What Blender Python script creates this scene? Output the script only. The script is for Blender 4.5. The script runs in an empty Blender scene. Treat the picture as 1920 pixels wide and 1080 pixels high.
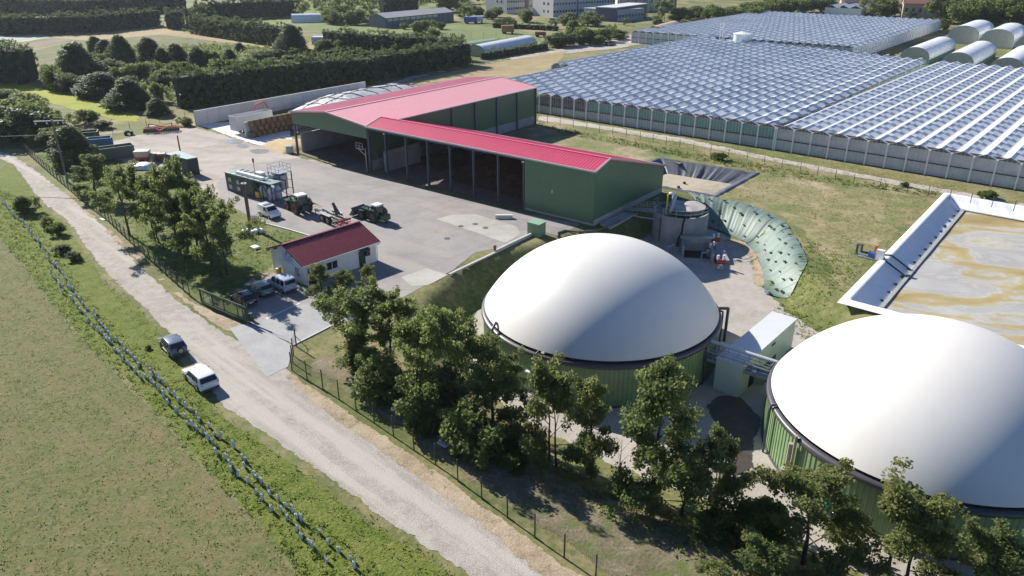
import bpy, bmesh, math, random
import numpy as np
from mathutils import Vector, Matrix
from mathutils.geometry import delaunay_2d_cdt
PI = math.pi; R = math.radians
rng = np.random.default_rng(7); random.seed(7)
S = bpy.context.scene; COL = S.collection

# ------------------------------------------------------------------ camera, light, exposure
CAM_H, F_PX, PITCH, ROLL = 37.5, 1400.0, R(24.53), R(-0.2)
cd = bpy.data.cameras.new('camera'); cam = bpy.data.objects.new('camera', cd); COL.objects.link(cam)
cd.sensor_width = 36.0; cd.lens = F_PX / 1920 * 36.0; cd.clip_start = 0.5; cd.clip_end = 6000
cam.location = (0, 0, CAM_H)
cam.rotation_euler = (Matrix.Rotation(PI / 2 - PITCH, 3, 'X') @ Matrix.Rotation(ROLL, 3, 'Z')).to_euler()
S.camera = cam
SUN_EL = R(31); SUN_TO = Vector((-math.cos(SUN_EL) * .7071, math.cos(SUN_EL) * .7071, math.sin(SUN_EL)))
w = bpy.data.worlds.new('World'); S.world = w; w.use_nodes = True
nt = w.node_tree; bg = nt.nodes['Background']
sky = nt.nodes.new('ShaderNodeTexSky'); sky.sky_type = 'NISHITA'; sky.sun_disc = False
sky.sun_elevation = SUN_EL; sky.sun_rotation = R(-45); sky.air_density = 1.0; sky.dust_density = 0.2; sky.ozone_density = 4
tn = nt.nodes.new('ShaderNodeMix'); tn.data_type = 'RGBA'; tn.blend_type = 'MULTIPLY'; tn.inputs['Factor'].default_value = 1; tn.inputs['B'].default_value = (.88, .98, 1.18, 1)   # white balance set for the sun leaves the sky light blue
nt.links.new(sky.outputs[0], tn.inputs['A']); nt.links.new(tn.outputs['Result'], bg.inputs[0]); bg.inputs[1].default_value = 0.05
sl = bpy.data.lights.new('sun', 'SUN'); sl.energy = 4.6; sl.angle = R(0.53); sl.color = (1, .95, .86)
so = bpy.data.objects.new('sun', sl); COL.objects.link(so)
so.rotation_euler = SUN_TO.to_track_quat('Z', 'Y').to_euler(); so.location = (-80, 80, 90)
S.view_settings.view_transform = 'Standard'; S.view_settings.look = 'None'
S.view_settings.gamma = 1; S.view_settings.exposure = 0.95; S.view_settings.use_curve_mapping = False
S.render.engine = 'CYCLES'
S.cycles.max_bounces = 6; S.cycles.diffuse_bounces = 3; S.cycles.glossy_bounces = 2
S.cycles.transmission_bounces = 4; S.cycles.transparent_max_bounces = 8; S.cycles.volume_bounces = 0

# ------------------------------------------------------------------ photograph pixel (1920 wide) -> point on a level
def ray(x, y):
    x -= 960; y -= 540
    c, s = math.cos(-ROLL), math.sin(-ROLL); x, y = c * x - s * y, s * x + c * y
    c, s = math.cos(PITCH), math.sin(PITCH)
    return Vector((x / F_PX, c - (y / F_PX) * s, -s - (y / F_PX) * c))
def G(x, y, z=0.0):
    d = ray(x, y); return Vector((0, 0, CAM_H)) + d * ((z - CAM_H) / d.z)
def up(x, y, yt, z=0.0):                      # height of a thing whose foot is at (x, y) and whose top shows at row yt
    b = G(x, y, z); d = ray(x, yt); return CAM_H + d.z * b.y / d.y - z

# ------------------------------------------------------------------ objects
def link(name, me, parent=None):
    o = bpy.data.objects.new(name, me); COL.objects.link(o)
    if parent is not None: o.parent = parent
    return o
def tag(o, label=None, cat=None, group=None, kind=None):
    if label: o['label'] = label
    if cat: o['category'] = cat
    if group: o['group'] = group
    if kind: o['kind'] = kind
    return o
def thing(name, label, cat, loc=(0, 0, 0), rz=0.0, group=None, sc=None):
    o = link(name, None); o.location = loc; o.rotation_euler = (0, 0, rz)
    if sc: o.scale = sc
    return tag(o, label, cat, group)
def copy_tree(o, parent=None):
    c = o.copy(); COL.objects.link(c)
    if parent is not None: c.parent = parent
    for ch in list(o.children): copy_tree(ch, c)
    return c
def place(proto, loc, rz, label, cat=None, group=None, sc=None):
    if not proto.get('used'): o = proto; proto['used'] = 1
    else: o = copy_tree(proto)
    o.location = loc; o.rotation_euler = (0, 0, rz)
    if sc: o.scale = sc
    return tag(o, label, cat, group)

class MB:
    """collects boxes, bars, tubes, prisms; build() links them as ONE mesh object"""
    def __init__(s): s.v = []; s.f = []
    def add(s, vs, fs):
        n = len(s.v); s.v += [tuple(p) for p in vs]; s.f += [tuple(i + n for i in q) for q in fs]; return s
    def box(s, c, d, rz=0.0, taper=1.0):
        hx, hy, hz = d[0] / 2, d[1] / 2, d[2] / 2; cs, sn = math.cos(rz), math.sin(rz); vs = []
        for z in (-1, 1):
            t = taper if z > 0 else 1
            for x, y in ((-1, -1), (1, -1), (1, 1), (-1, 1)):
                X, Y = x * hx * t, y * hy * t
                vs.append((c[0] + X * cs - Y * sn, c[1] + X * sn + Y * cs, c[2] + z * hz))
        return s.add(vs, [(3, 2, 1, 0), (4, 5, 6, 7), (0, 1, 5, 4), (1, 2, 6, 5), (2, 3, 7, 6), (3, 0, 4, 7)])
    def tube(s, a, b, r, n=8, r1=None, cap=True):
        a = Vector(a); b = Vector(b); r1 = r if r1 is None else r1; d = (b - a).normalized()
        u = d.orthogonal().normalized(); w_ = d.cross(u); vs = []
        for p, q in ((a, r), (b, r1)):
            for i in range(n):
                t = 2 * PI * i / n; vs.append(p + u * (q * math.cos(t)) + w_ * (q * math.sin(t)))
        fs = [(i, (i + 1) % n, n + (i + 1) % n, n + i) for i in range(n)]
        if cap: fs += [tuple(range(n - 1, -1, -1)), tuple(range(n, 2 * n))]
        return s.add(vs, fs)
    def path(s, pts, r, n=8):
        for a, b in zip(pts[:-1], pts[1:]): s.tube(a, b, r, n)
        return s
    def beam(s, a, b, wd, ht=None):
        a = Vector(a); b = Vector(b); ht = wd if ht is None else ht; d = (b - a).normalized()
        u = d.cross(Vector((0, 0, 1)))
        u = Vector((1, 0, 0)) if u.length < 1e-4 else u.normalized()
        w_ = u.cross(d); vs = []
        for p in (a, b):
            for x, y in ((-1, -1), (1, -1), (1, 1), (-1, 1)): vs.append(p + u * (x * wd / 2) + w_ * (y * ht / 2))
        return s.add(vs, [(0, 1, 2, 3), (7, 6, 5, 4), (0, 4, 5, 1), (1, 5, 6, 2), (2, 6, 7, 3), (3, 7, 4, 0)])
    def prism(s, poly, z0, z1):
        n = len(poly); z0 = [z0] * n if np.isscalar(z0) else z0; z1 = [z1] * n if np.isscalar(z1) else z1
        vs = [(p[0], p[1], z) for p, z in zip(poly, z0)] + [(p[0], p[1], z) for p, z in zip(poly, z1)]
        return s.add(vs, [tuple(range(n - 1, -1, -1)), tuple(range(n, 2 * n))] + [(i, (i + 1) % n, n + (i + 1) % n, n + i) for i in range(n)])
    def slab(s, quad, t):                       # a quad given thickness t along its normal (downwards)
        q = [Vector(p) for p in quad]; nn = (q[1] - q[0]).cross(q[-1] - q[0]).normalized()
        if nn.z < 0: nn = -nn
        n = len(q); vs = q + [p - nn * t for p in q]
        return s.add(vs, [tuple(range(n)), tuple(range(2 * n - 1, n - 1, -1))] + [(i, n + i, n + (i + 1) % n, (i + 1) % n) for i in range(n)])
    def quad(s, *p): return s.add(p, [tuple(range(len(p)))])
    def lathe(s, prof, n=32, c=(0, 0, 0), cap=False):
        vs = []
        for r, z in prof:
            for i in range(n):
                t = 2 * PI * i / n; vs.append((c[0] + r * math.cos(t), c[1] + r * math.sin(t), c[2] + z))
        fs = [(k * n + i, k * n + (i + 1) % n, (k + 1) * n + (i + 1) % n, (k + 1) * n + i) for k in range(len(prof) - 1) for i in range(n)]
        if cap: fs += [tuple(range(n - 1, -1, -1)), tuple(range((len(prof) - 1) * n, len(prof) * n))]
        return s.add(vs, fs)
    def build(s, name, m, parent=None, smooth=False, bevel=0.0, loc=None):
        me = bpy.data.meshes.new(name); me.from_pydata(s.v, [], s.f); me.materials.append(m)
        bm = bmesh.new(); bm.from_mesh(me)
        if bevel:
            bmesh.ops.bevel(bm, geom=[e for e in bm.edges if len(e.link_faces) == 2 and e.calc_face_angle() > .5], offset=bevel, segments=2, profile=.6, affect='EDGES')
        bmesh.ops.recalc_face_normals(bm, faces=bm.faces); bm.to_mesh(me); bm.free()
        if smooth:
            for p in me.polygons: p.use_smooth = True
            if smooth != 1: me.set_sharp_from_angle(angle=smooth)
        o = link(name, me, parent)
        if loc is not None: o.location = loc
        return o
def frame(o, u, v):                             # local (a, b, z) -> world
    return lambda a, b, z: Vector((o[0] + a * u[0] + b * v[0], o[1] + a * u[1] + b * v[1], z))

# ------------------------------------------------------------------ materials
MATS = {}
def newmat(name):
    m = bpy.data.materials.new(name); m.use_nodes = True
    return m, m.node_tree.nodes, m.node_tree.links, m.node_tree.nodes['Principled BSDF']
def ramp(nodes, stops):
    r = nodes.new('ShaderNodeValToRGB'); e = r.color_ramp.elements
    while len(e) < len(stops): e.new(.5)
    for q, (p, c) in zip(e, stops): q.position = p; q.color = (*c, 1)
    return r
def noise(nodes, links, vec, scale, detail=6, rough=.6, dist=0.0):
    n = nodes.new('ShaderNodeTexNoise'); n.inputs['Scale'].default_value = scale; n.inputs['Detail'].default_value = detail
    n.inputs['Roughness'].default_value = rough; n.inputs['Distortion'].default_value = dist
    links.new(vec, n.inputs['Vector']); return n.outputs['Fac']
def mixc(nodes, links, fac, a, b, mode='MIX'):
    m = nodes.new('ShaderNodeMix'); m.data_type = 'RGBA'; m.blend_type = mode; m.clamp_factor = True
    for sock, val in ((m.inputs['Factor'], fac), (m.inputs['A'], a), (m.inputs['B'], b)):
        if hasattr(val, 'is_linked') or hasattr(val, 'links'): links.new(val, sock)
        elif isinstance(val, tuple): sock.default_value = (*val, 1)
        else: sock.default_value = val
    return m.outputs['Result']
def math_(nodes, links, op, a, b=0.0, clamp=False):
    m = nodes.new('ShaderNodeMath'); m.operation = op; m.use_clamp = clamp
    for sock, val in ((m.inputs[0], a), (m.inputs[1], b)):
        if hasattr(val, 'links'): links.new(val, sock)
        else: sock.default_value = val
    return m.outputs[0]
def coord(nodes, kind='Object'):
    return nodes.new('ShaderNodeTexCoord').outputs[kind]
def paint(name, col, var=.12, scale=1.5, rough=.5, metal=0.0, bump=0.0, bscale=20, spec=.5, dirt=None, dirt_amt=.35):
    """one colour with patchy wear and, if asked, a second dirt colour in blotches"""
    if name in MATS: return MATS[name]
    m, N, L, B = newmat(name); v = coord(N)
    f = noise(N, L, v, scale, 8, .65); c = tuple(col)
    lo = tuple(x * (1 - var) for x in c); hi = tuple(min(1, x * (1 + var)) for x in c)
    r = ramp(N, [(.3, lo), (.7, hi)]); L.new(f, r.inputs[0]); out = r.outputs[0]
    if dirt:
        f2 = noise(N, L, v, scale * 2.7, 10, .7); k = ramp(N, [(.5, (0, 0, 0)), (.72, (dirt_amt,) * 3)]); L.new(f2, k.inputs[0])
        out = mixc(N, L, k.outputs[0], out, tuple(dirt))
    L.new(out, B.inputs['Base Color']); B.inputs['Roughness'].default_value = rough; B.inputs['Metallic'].default_value = metal
    B.inputs['Specular IOR Level'].default_value = spec
    if bump:
        b = N.new('ShaderNodeBump'); b.inputs['Strength'].default_value = bump; b.inputs['Distance'].default_value = .05
        L.new(noise(N, L, v, bscale, 6), b.inputs['Height']); L.new(b.outputs[0], B.inputs['Normal'])
    MATS[name] = m; return m
def clad(name, col, period=.33, axis=0, rough=.45, var=.1, spec=.5, depth=.04, dirt=(.2, .18, .14), dirt_amt=.2):
    """ribbed sheet metal: ribs are a bump across one local axis"""
    if name in MATS: return MATS[name]
    m = paint(name, col, var, .35, rough, 0, 0, 1, spec, dirt, dirt_amt); N, L = m.node_tree.nodes, m.node_tree.links; B = N['Principled BSDF']
    wv = N.new('ShaderNodeTexWave'); wv.bands_direction = 'XYZ'[axis]; wv.inputs['Scale'].default_value = .314 / period * 1.0
    wv.inputs['Distortion'].default_value = 0; L.new(coord(N), wv.inputs['Vector'])
    b = N.new('ShaderNodeBump'); b.inputs['Distance'].default_value = depth; b.inputs['Strength'].default_value = .8
    L.new(wv.outputs['Fac'], b.inputs['Height']); L.new(b.outputs[0], B.inputs['Normal']); return m
def earth(name, stops, scales=(.06, .5, 3.0), weights=(.35, .35, .3), rough=.95, bump=.35, bscale=4.0, edge=None, streak=None, extra=None, bdist=.12, warp=0.0):
    """ground cover: three noise scales through a colour ramp; edge=(noise scale, amount) frays the sheet's border away"""
    m, N, L, B = newmat(name); v = coord(N)
    if warp: 
        pass
    acc = None
    for sc, wt in zip(scales, weights):
        t = math_(N, L, 'MULTIPLY', noise(N, L, v, sc, 8, .65), wt); acc = t if acc is None else math_(N, L, 'ADD', acc, t)
    acc = math_(N, L, 'ADD', math_(N, L, 'MULTIPLY', math_(N, L, 'SUBTRACT', acc, .5), 1.7), .5)
    r = ramp(N, stops); L.new(acc, r.inputs[0]); out = r.outputs[0]
    if streak:                                   # (angle, stretched scale across, colour, low, high, strength)
        for ang, sx, sy, c, lo, hi, st in streak:
            mp = N.new('ShaderNodeMapping'); mp.vector_type = 'TEXTURE'; mp.inputs['Rotation'].default_value = (0, 0, ang); mp.inputs['Scale'].default_value = (1 / sx, 1 / sy, 1)
            L.new(v, mp.inputs['Vector']); k = ramp(N, [(lo, (0, 0, 0)), (hi, (st,) * 3)]); L.new(noise(N, L, mp.outputs[0], 1.0, 8, .6), k.inputs[0])
            out = mixc(N, L, k.outputs[0], out, c)
    if extra:                                    # blotches: (scale, colour, low, high, strength)
        for sc, c, lo, hi, st in extra:
            k = ramp(N, [(lo, (0, 0, 0)), (hi, (st,) * 3)]); L.new(noise(N, L, v, sc, 10, .65), k.inputs[0]); out = mixc(N, L, k.outputs[0], out, c)
    L.new(out, B.inputs['Base Color']); B.inputs['Roughness'].default_value = rough; B.inputs['Specular IOR Level'].default_value = .25
    if bump:
        b = N.new('ShaderNodeBump'); b.inputs['Strength'].default_value = bump; b.inputs['Distance'].default_value = bdist
        L.new(noise(N, L, v, bscale, 8, .7), b.inputs['Height']); L.new(b.outputs[0], B.inputs['Normal'])
    if edge:
        at = N.new('ShaderNodeAttribute'); at.attribute_name = 'edge'
        n1 = math_(N, L, 'MULTIPLY', math_(N, L, 'SUBTRACT', noise(N, L, v, edge[0], 8, .7), .5), edge[1])
        q = math_(N, L, 'GREATER_THAN', math_(N, L, 'ADD', at.outputs['Fac'], n1), edge[2] if len(edge) > 2 else .3)
        tr = N.new('ShaderNodeBsdfTransparent'); mx = N.new('ShaderNodeMixShader'); L.new(q, mx.inputs[0])
        L.new(tr.outputs[0], mx.inputs[1]); L.new(B.outputs[0], mx.inputs[2]); L.new(mx.outputs[0], N['Material Output'].inputs['Surface'])
    MATS[name] = m; return m
def leafmat(name, c1, c2, c3=None, transl=.54):
    """leaves: colour differs from clump to clump and tree to tree"""
    m, N, L, B = newmat(name)
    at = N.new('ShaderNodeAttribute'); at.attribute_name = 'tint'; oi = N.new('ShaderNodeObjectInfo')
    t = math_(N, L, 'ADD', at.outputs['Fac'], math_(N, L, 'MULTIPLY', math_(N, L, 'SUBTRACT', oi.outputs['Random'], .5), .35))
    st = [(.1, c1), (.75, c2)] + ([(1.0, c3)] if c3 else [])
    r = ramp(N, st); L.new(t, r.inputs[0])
    B.inputs['Roughness'].default_value = .6; B.inputs['Specular IOR Level'].default_value = .18; L.new(r.outputs[0], B.inputs['Base Color'])
    tl = N.new('ShaderNodeBsdfTranslucent'); L.new(mixc(N, L, .5, r.outputs[0], (.34, .4, .13)), tl.inputs[0])
    mx = N.new('ShaderNodeMixShader'); mx.inputs[0].default_value = transl; L.new(B.outputs[0], mx.inputs[1]); L.new(tl.outputs[0], mx.inputs[2])
    L.new(mx.outputs[0], N['Material Output'].inputs['Surface']); MATS[name] = m; return m
def glassy(name, col, rough=.08, trans=0.0, spec=.6):
    m, N, L, B = newmat(name); B.inputs['Base Color'].default_value = (*col, 1); B.inputs['Roughness'].default_value = rough; B.inputs['Specular IOR Level'].default_value = spec
    f = noise(N, L, coord(N), 1.2, 3); r = ramp(N, [(.3, tuple(x * .85 for x in col)), (.7, tuple(min(1, x * 1.15) for x in col))]); L.new(f, r.inputs[0]); L.new(r.outputs[0], B.inputs['Base Color'])
    if trans:
        tr = N.new('ShaderNodeBsdfTransparent'); mx = N.new('ShaderNodeMixShader'); mx.inputs[0].default_value = trans
        L.new(B.outputs[0], mx.inputs[1]); L.new(tr.outputs[0], mx.inputs[2]); L.new(mx.outputs[0], N['Material Output'].inputs['Surface'])
    MATS[name] = m; return m

WHITE = paint('white_paint', (.78, .78, .76), .06, 2, .4)
STEEL = paint('galvanised_steel', (.42, .44, .46), .15, 3, .4, .6)
DARKST = paint('dark_steel', (.06, .07, .085), .2, 2, .5)
RUBBER = paint('rubber', (.02, .02, .021), .2, 5, .8)
CONC = paint('concrete', (.36, .36, .35), .15, .5, .85, 0, .2, 8, .3, (.22, .21, .19), .4)
CONCW = paint('bright_concrete', (.58, .57, .54), .1, .4, .85, 0, .2, 8, .3, (.42, .39, .34), .4)
GREENM = paint('dark_green_metal', (.022, .06, .045), .15, 2, .4)
WOOD = paint('weathered_wood', (.2, .16, .12), .25, 3, .8)
BARK = paint('bark', (.075, .06, .045), .35, 4, .9, 0, .5, 12)
RED = paint('red_paint', (.42, .03, .03), .15, 3, .4)
BLUE = paint('blue_paint', (.05, .11, .36), .15, 3, .4)
YELLOW = paint('yellow_paint', (.62, .42, .03), .1, 3, .4)
GLASS = glassy('dark_glass', (.02, .024, .03))
LIGHTR = paint('red_lamp_glass', (.35, .015, .015), .1, 3, .2)
LAMPG = paint('clear_lamp_glass', (.7, .7, .68), .1, 3, .1)
# ------------------------------------------------------------------ terrain
FLOOR = [(-3, 63.2), (1.9, 56.9), (8.1, 51.5), (15.6, 46.7), (22.9, 40.5), (30, 33), (56, 33), (56, 52), (50, 60), (42, 68), (37, 74), (34, 82), (33.2, 90.2),
         (34.7, 97.5), (35.5, 104.5), (32, 111), (26, 114.5), (20.5, 108.5), (14, 100), (8, 95), (2, 91), (-3.5, 85), (-6.3, 78), (-6.3, 70)]
YARD_Z = -3.0
def segdist(P, poly):
    P = np.asarray(P, float); A = np.asarray(poly, float)[:, :2]; B = np.roll(A, -1, 0); D = B - A
    best = np.full(len(P), 1e9)
    for a, d in zip(A, D):
        t = np.clip(((P - a) @ d) / max(d @ d, 1e-9), 0, 1); best = np.minimum(best, np.linalg.norm(P - a - t[:, None] * d, axis=1))
    return best
def inside(P, poly):
    P = np.asarray(P, float); A = np.asarray(poly, float)[:, :2]; B = np.roll(A, -1, 0); r = np.zeros(len(P), bool)
    for a, b in zip(A, B):
        if a[1] == b[1]: continue
        c = ((a[1] > P[:, 1]) != (b[1] > P[:, 1])) & (P[:, 0] < (b[0] - a[0]) * (P[:, 1] - a[1]) / (b[1] - a[1]) + a[0]); r ^= c
    return r
def hfun(P):
    P = np.asarray(P, float)[:, :2]; d = segdist(P, FLOOR); d[inside(P, FLOOR)] = 0
    wd = 4.6 + 3.0 * np.clip((64 - P[:, 1]) / 10, 0, 1) * np.clip((28 - P[:, 0]) / 10, 0, 1); t = np.clip(d / wd, 0, 1)
    return YARD_Z * (1 - t * t * (3 - 2 * t))
def Z(x, y): return float(hfun([(x, y)])[0])
def resample(poly, step):
    out = []
    for a, b in zip(poly, poly[1:] + poly[:1]):
        a = np.array(a[:2], float); b = np.array(b[:2], float); n = max(1, int(np.linalg.norm(b - a) / step))
        out += [tuple(a + (b - a) * i / n) for i in range(n)]
    return out
def smooth(poly, it=2):                          # rounds a polygon's corners
    for _ in range(it):
        q = []
        for a, b in zip(poly, poly[1:] + poly[:1]):
            q += [(a[0] * .75 + b[0] * .25, a[1] * .75 + b[1] * .25), (a[0] * .25 + b[0] * .75, a[1] * .25 + b[1] * .75)]
        poly = q
    return poly
def tri(pts, loops, mode=1):
    edges = [(l[i], l[(i + 1) % len(l)]) for l in loops for i in range(len(l))]
    v, e, f, *_ = delaunay_2d_cdt([Vector(p[:2]) for p in pts], edges if mode == 0 else [], loops if mode else [], mode, 1e-5)
    return np.array([(p.x, p.y) for p in v]), f
UG, VG = Vector((.763, -.647)), Vector((.647, .763))        # greenhouse and lagoon directions
LAG0 = Vector((38.9, 78.0)); LAG_U, LAG_V = Vector((.765, -.644)), Vector((.635, .772)); LAG_L, LAG_W = 62.0, 52.2
lagf = lambda a, b: (LAG0.x + LAG_U.x * a + LAG_V.x * b, LAG0.y + LAG_U.y * a + LAG_V.y * b)
LAG = [lagf(0, 0), lagf(LAG_L, 0), lagf(LAG_L, LAG_W), lagf(0, LAG_W)]
BAS = [(17.9, 128.9), (33.5, 118.3), (44.6, 131.9), (28.8, 142.4)]

def sheet(name, poly, z, m, step=2.0, feather=1.5, kind='structure', drape=True, jit=0.0):
    poly = [(p[0], p[1]) for p in poly]; b = resample(poly, step)
    if jit: b = [(x + rng.normal() * jit, y + rng.normal() * jit) for x, y in b]
    A = np.array(b); lo, hi = A.min(0), A.max(0); gx, gy = np.meshgrid(np.arange(lo[0], hi[0], step), np.arange(lo[1], hi[1], step))
    g = np.stack([gx.ravel(), gy.ravel()], 1) + rng.normal(size=(gx.size, 2)) * step * .12
    g = g[inside(g, A)]; g = g[segdist(g, A) > step * .45] if len(g) else g
    v, f = tri(b + [tuple(p) for p in g], [list(range(len(b)))])
    cc = np.array([v[list(q)].mean(0) for q in f]); hh_ = inside(cc, LAG) | inside(cc, BAS); f = [q for q, k in zip(f, hh_) if not k]
    zz = (hfun(v) if drape else np.zeros(len(v))) + z
    me = bpy.data.meshes.new(name); me.from_pydata([(x, y, q) for (x, y), q in zip(v, zz)], [], f); me.materials.append(m)
    at = me.attributes.new('edge', 'FLOAT', 'POINT'); at.data.foreach_set('value', np.clip(segdist(v, A) / feather, 0, 1).astype(np.float32))
    o = link(name, me); o['kind'] = kind
    for p in me.polygons: p.use_smooth = True
    me.flip_normals() if me.polygons[0].normal.z < 0 else None
    return o
P2 = lambda *pts, z=0.0: [tuple(G(x, y, z)[:2]) for x, y in pts]

M_MEADOW = earth('meadow_grass', [(.3, (.075, .1, .03)), (.45, (.125, .14, .05)), (.54, (.22, .195, .09)), (.68, (.33, .27, .16))], (.02, .13, 1.6), (.35, .35, .3), bump=.5, bscale=3,
                 extra=[(.05, (.12, .165, .04), .5, .64, .6), (.35, (.36, .3, .2), .6, .7, .5)])
def make_ground():
    pts = []
    for y0, y1, st, x0, x1 in ((10, 160, 3, -140, 140), (160, 330, 8, -260, 260), (330, 900, 30, -700, 700), (900, 3000, 250, -3000, 3000), (-200, 10, 20, -200, 200)):
        for y in np.arange(y0, y1, st):
            for x in np.arange(x0, x1, st): pts.append((x + rng.normal() * st * .1, y + rng.normal() * st * .1))
    for q in ((-3000, -400), (3000, -400), (3000, 3200), (-3000, 3200)): pts.append(q)
    # a finer band on the banks round the sunken tank yard
    gx, gy = np.meshgrid(np.arange(-16, 66, 1.1), np.arange(22, 122, 1.1)); g = np.stack([gx.ravel(), gy.ravel()], 1); d = segdist(g, FLOOR)
    pts += [tuple(p) for p in g[(d < 8.2) & ~inside(g, FLOOR)]]
    P = np.array(pts); keep = np.ones(len(P), bool)
    for L_ in (LAG, BAS): keep &= ~(inside(P, L_) | (segdist(P, L_) < .4))
    keep &= ~(segdist(P, FLOOR) < .3)
    pts = [tuple(p) for p in P[keep]]; loops = []
    for L_ in (FLOOR, LAG, BAS):
        b = resample(list(L_), 2.0); loops.append(list(range(len(pts), len(pts) + len(b)))); pts += b
    v, f = tri(pts, loops, 0); c = np.array([v[list(q)].mean(0) for q in f]); hole = inside(c, LAG) | inside(c, BAS); zz = hfun(v)
    me = bpy.data.meshes.new('ground'); me.from_pydata([(x, y, z) for (x, y), z in zip(v, zz)], [], [q for q, h_ in zip(f, hole) if not h_]); me.materials.append(M_MEADOW)
    for p in me.polygons: p.use_smooth = True
    o = link('ground', me); o['kind'] = 'structure'
    if me.polygons[0].normal.z < 0: me.flip_normals()
make_ground()

M_FIELD = earth('weedy_field', [(.34, (.075, .1, .025)), (.46, (.12, .135, .042)), (.56, (.165, .145, .065)), (.7, (.225, .175, .1))], (.05, .45, 2.6), (.3, .32, .38), bump=.7, bscale=2.2, edge=(.8, .9, .25),
                streak=[(R(-38), .05, .9, (.2, .155, .095), .52, .66, .45)], extra=[(1.6, (.24, .18, .1), .5, .66, .6), (.9, (.09, .14, .03), .52, .66, .65), (4.5, (.1, .08, .045), .54, .64, .6), (7, (.2, .21, .08), .56, .66, .6), (.04, (.1, .15, .03), .5, .72, .6)])
M_VERGE = earth('lush_verge', [(.32, (.075, .115, .015)), (.46, (.14, .185, .028)), (.58, (.2, .215, .05)), (.72, (.27, .235, .11))], (.1, .7, 4), (.2, .4, .4), bump=1.0, bscale=3.5, bdist=.3, edge=(.7, .7, .2))
M_LAWN = earth('patchy_lawn', [(.32, (.045, .075, .014)), (.47, (.1, .135, .028)), (.58, (.17, .17, .06)), (.7, (.27, .21, .12))], (.06, .4, 2.5), (.35, .35, .3), bump=.7, bscale=3.2, edge=(.6, .8, .2))
M_PLAT = earth('dry_plateau_grass', [(.3, (.09, .13, .035)), (.43, (.15, .175, .06)), (.53, (.24, .215, .105)), (.66, (.37, .3, .19))], (.045, .22, 1.8), (.4, .32, .28), bump=.6, bscale=3, edge=(.3, 1, .4), extra=[(.1, (.42, .34, .23), .53, .64, .75), (.07, (.1, .16, .03), .55, .66, .8), (2.2, (.4, .33, .22), .58, .68, .6)])
M_ROAD = earth('white_gravel', [(.33, (.26, .238, .205)), (.47, (.355, .325, .285)), (.6, (.44, .405, .36))], (.12, .9, 7), (.25, .3, .45), bump=.6, bscale=9, edge=(.45, 1.1, .45),
               streak=[(R(-44), .025, .5, (.47, .435, .385), .5, .6, .8), (R(-44), .03, .35, (.24, .22, .195), .56, .68, .5)], extra=[(.4, (.33, .27, .19), .6, .72, .5), (6, (.55, .54, .52), .62, .7, .6)])
M_TRACK = earth('pale_track', [(.33, (.36, .325, .28)), (.5, (.46, .42, .37)), (.66, (.54, .5, .45))], (.12, .9, 4), (.3, .35, .35), bump=.4, bscale=6, edge=(.5, .7, .35), extra=[(.25, (.3, .24, .15), .6, .72, .5)])
M_SAND = earth('sandy_soil', [(.33, (.25, .195, .13)), (.5, (.37, .295, .205)), (.66, (.46, .38, .28))], (.15, .8, 5), (.3, .35, .35), bump=.6, bscale=6, edge=(.5, 1.0, .45), extra=[(.9, (.12, .14, .05), .57, .66, .8)])
M_ASPH = earth('worn_asphalt', [(.33, (.215, .205, .2)), (.5, (.275, .262, .255)), (.66, (.33, .31, .3))], (.05, .25, 3), (.45, .3, .25), rough=.85, bump=.15, bscale=14, edge=(.5, .12, .03),
               streak=[(R(-38), .02, .3, (.34, .31, .285), .5, .66, .7), (R(48), .03, .5, (.2, .19, .19), .56, .68, .5), (R(-5), .025, .6, (.24, .22, .21), .57, .66, .5)], extra=[(.12, (.38, .33, .28), .52, .68, .55), (.8, (.15, .145, .145), .68, .74, .5)])
M_YARDG = earth('dusty_yard_gravel', [(.33, (.3, .265, .235)), (.5, (.4, .355, .315)), (.66, (.47, .425, .38))], (.06, .4, 4), (.4, .3, .3), bump=.4, bscale=7, edge=(.35, 1.2, .5), streak=[(R(-30), .03, .4, (.31, .265, .22), .5, .64, .7), (R(10), .03, .5, (.47, .43, .38), .54, .66, .6)],
                extra=[(.11, (.22, .18, .145), .6, .7, .5)])
M_FLOORG = earth('tank_yard_gravel', [(.33, (.3, .27, .235)), (.5, (.4, .365, .325)), (.66, (.48, .44, .4))], (.1, .5, 6), (.3, .3, .4), bump=.5, bscale=8, edge=(.6, 1.0, .4), extra=[(.3, (.45, .36, .25), .58, .72, .5)])
M_PAVE = earth('pale_paving', [(.33, (.27, .27, .27)), (.6, (.36, .36, .36))], (.1, .6, 5), (.4, .3, .3), rough=.8, bump=.1, bscale=14, edge=(.5, .1, .02), extra=[(.25, (.3, .29, .28), .55, .7, .5)])
M_CONCS = earth('concrete_slab', [(.33, (.34, .325, .295)), (.6, (.44, .42, .385))], (.08, .5, 4), (.45, .3, .25), rough=.85, bump=.1, bscale=12, edge=(.5, .1, .02), extra=[(.3, (.3, .27, .24), .58, .72, .6)])
M_WSLAB = earth('white_concrete_slab', [(.33, (.62, .61, .58)), (.6, (.74, .73, .7))], (.08, .5, 4), (.45, .3, .25), rough=.85, bump=.1, bscale=12, edge=(.3, .6, .25), extra=[(.25, (.45, .41, .36), .6, .75, .5)])
M_DRY = earth('dry_stubble', [(.33, (.25, .19, .1)), (.5, (.33, .26, .14)), (.66, (.38, .31, .18))], (.03, .2, 2), (.35, .35, .3), bump=.4, bscale=3, edge=(.3, 1, .4), streak=[(R(52), .015, .3, (.24, .2, .1), .5, .66, .6)], extra=[(.06, (.16, .15, .06), .52, .68, .5)])
M_GREENF = earth('green_field', [(.33, (.1, .14, .045)), (.5, (.15, .19, .065)), (.66, (.22, .24, .1))], (.03, .15, 1.5), (.35, .35, .3), bump=.4, bscale=2, edge=(.2, 1, .4))
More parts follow.
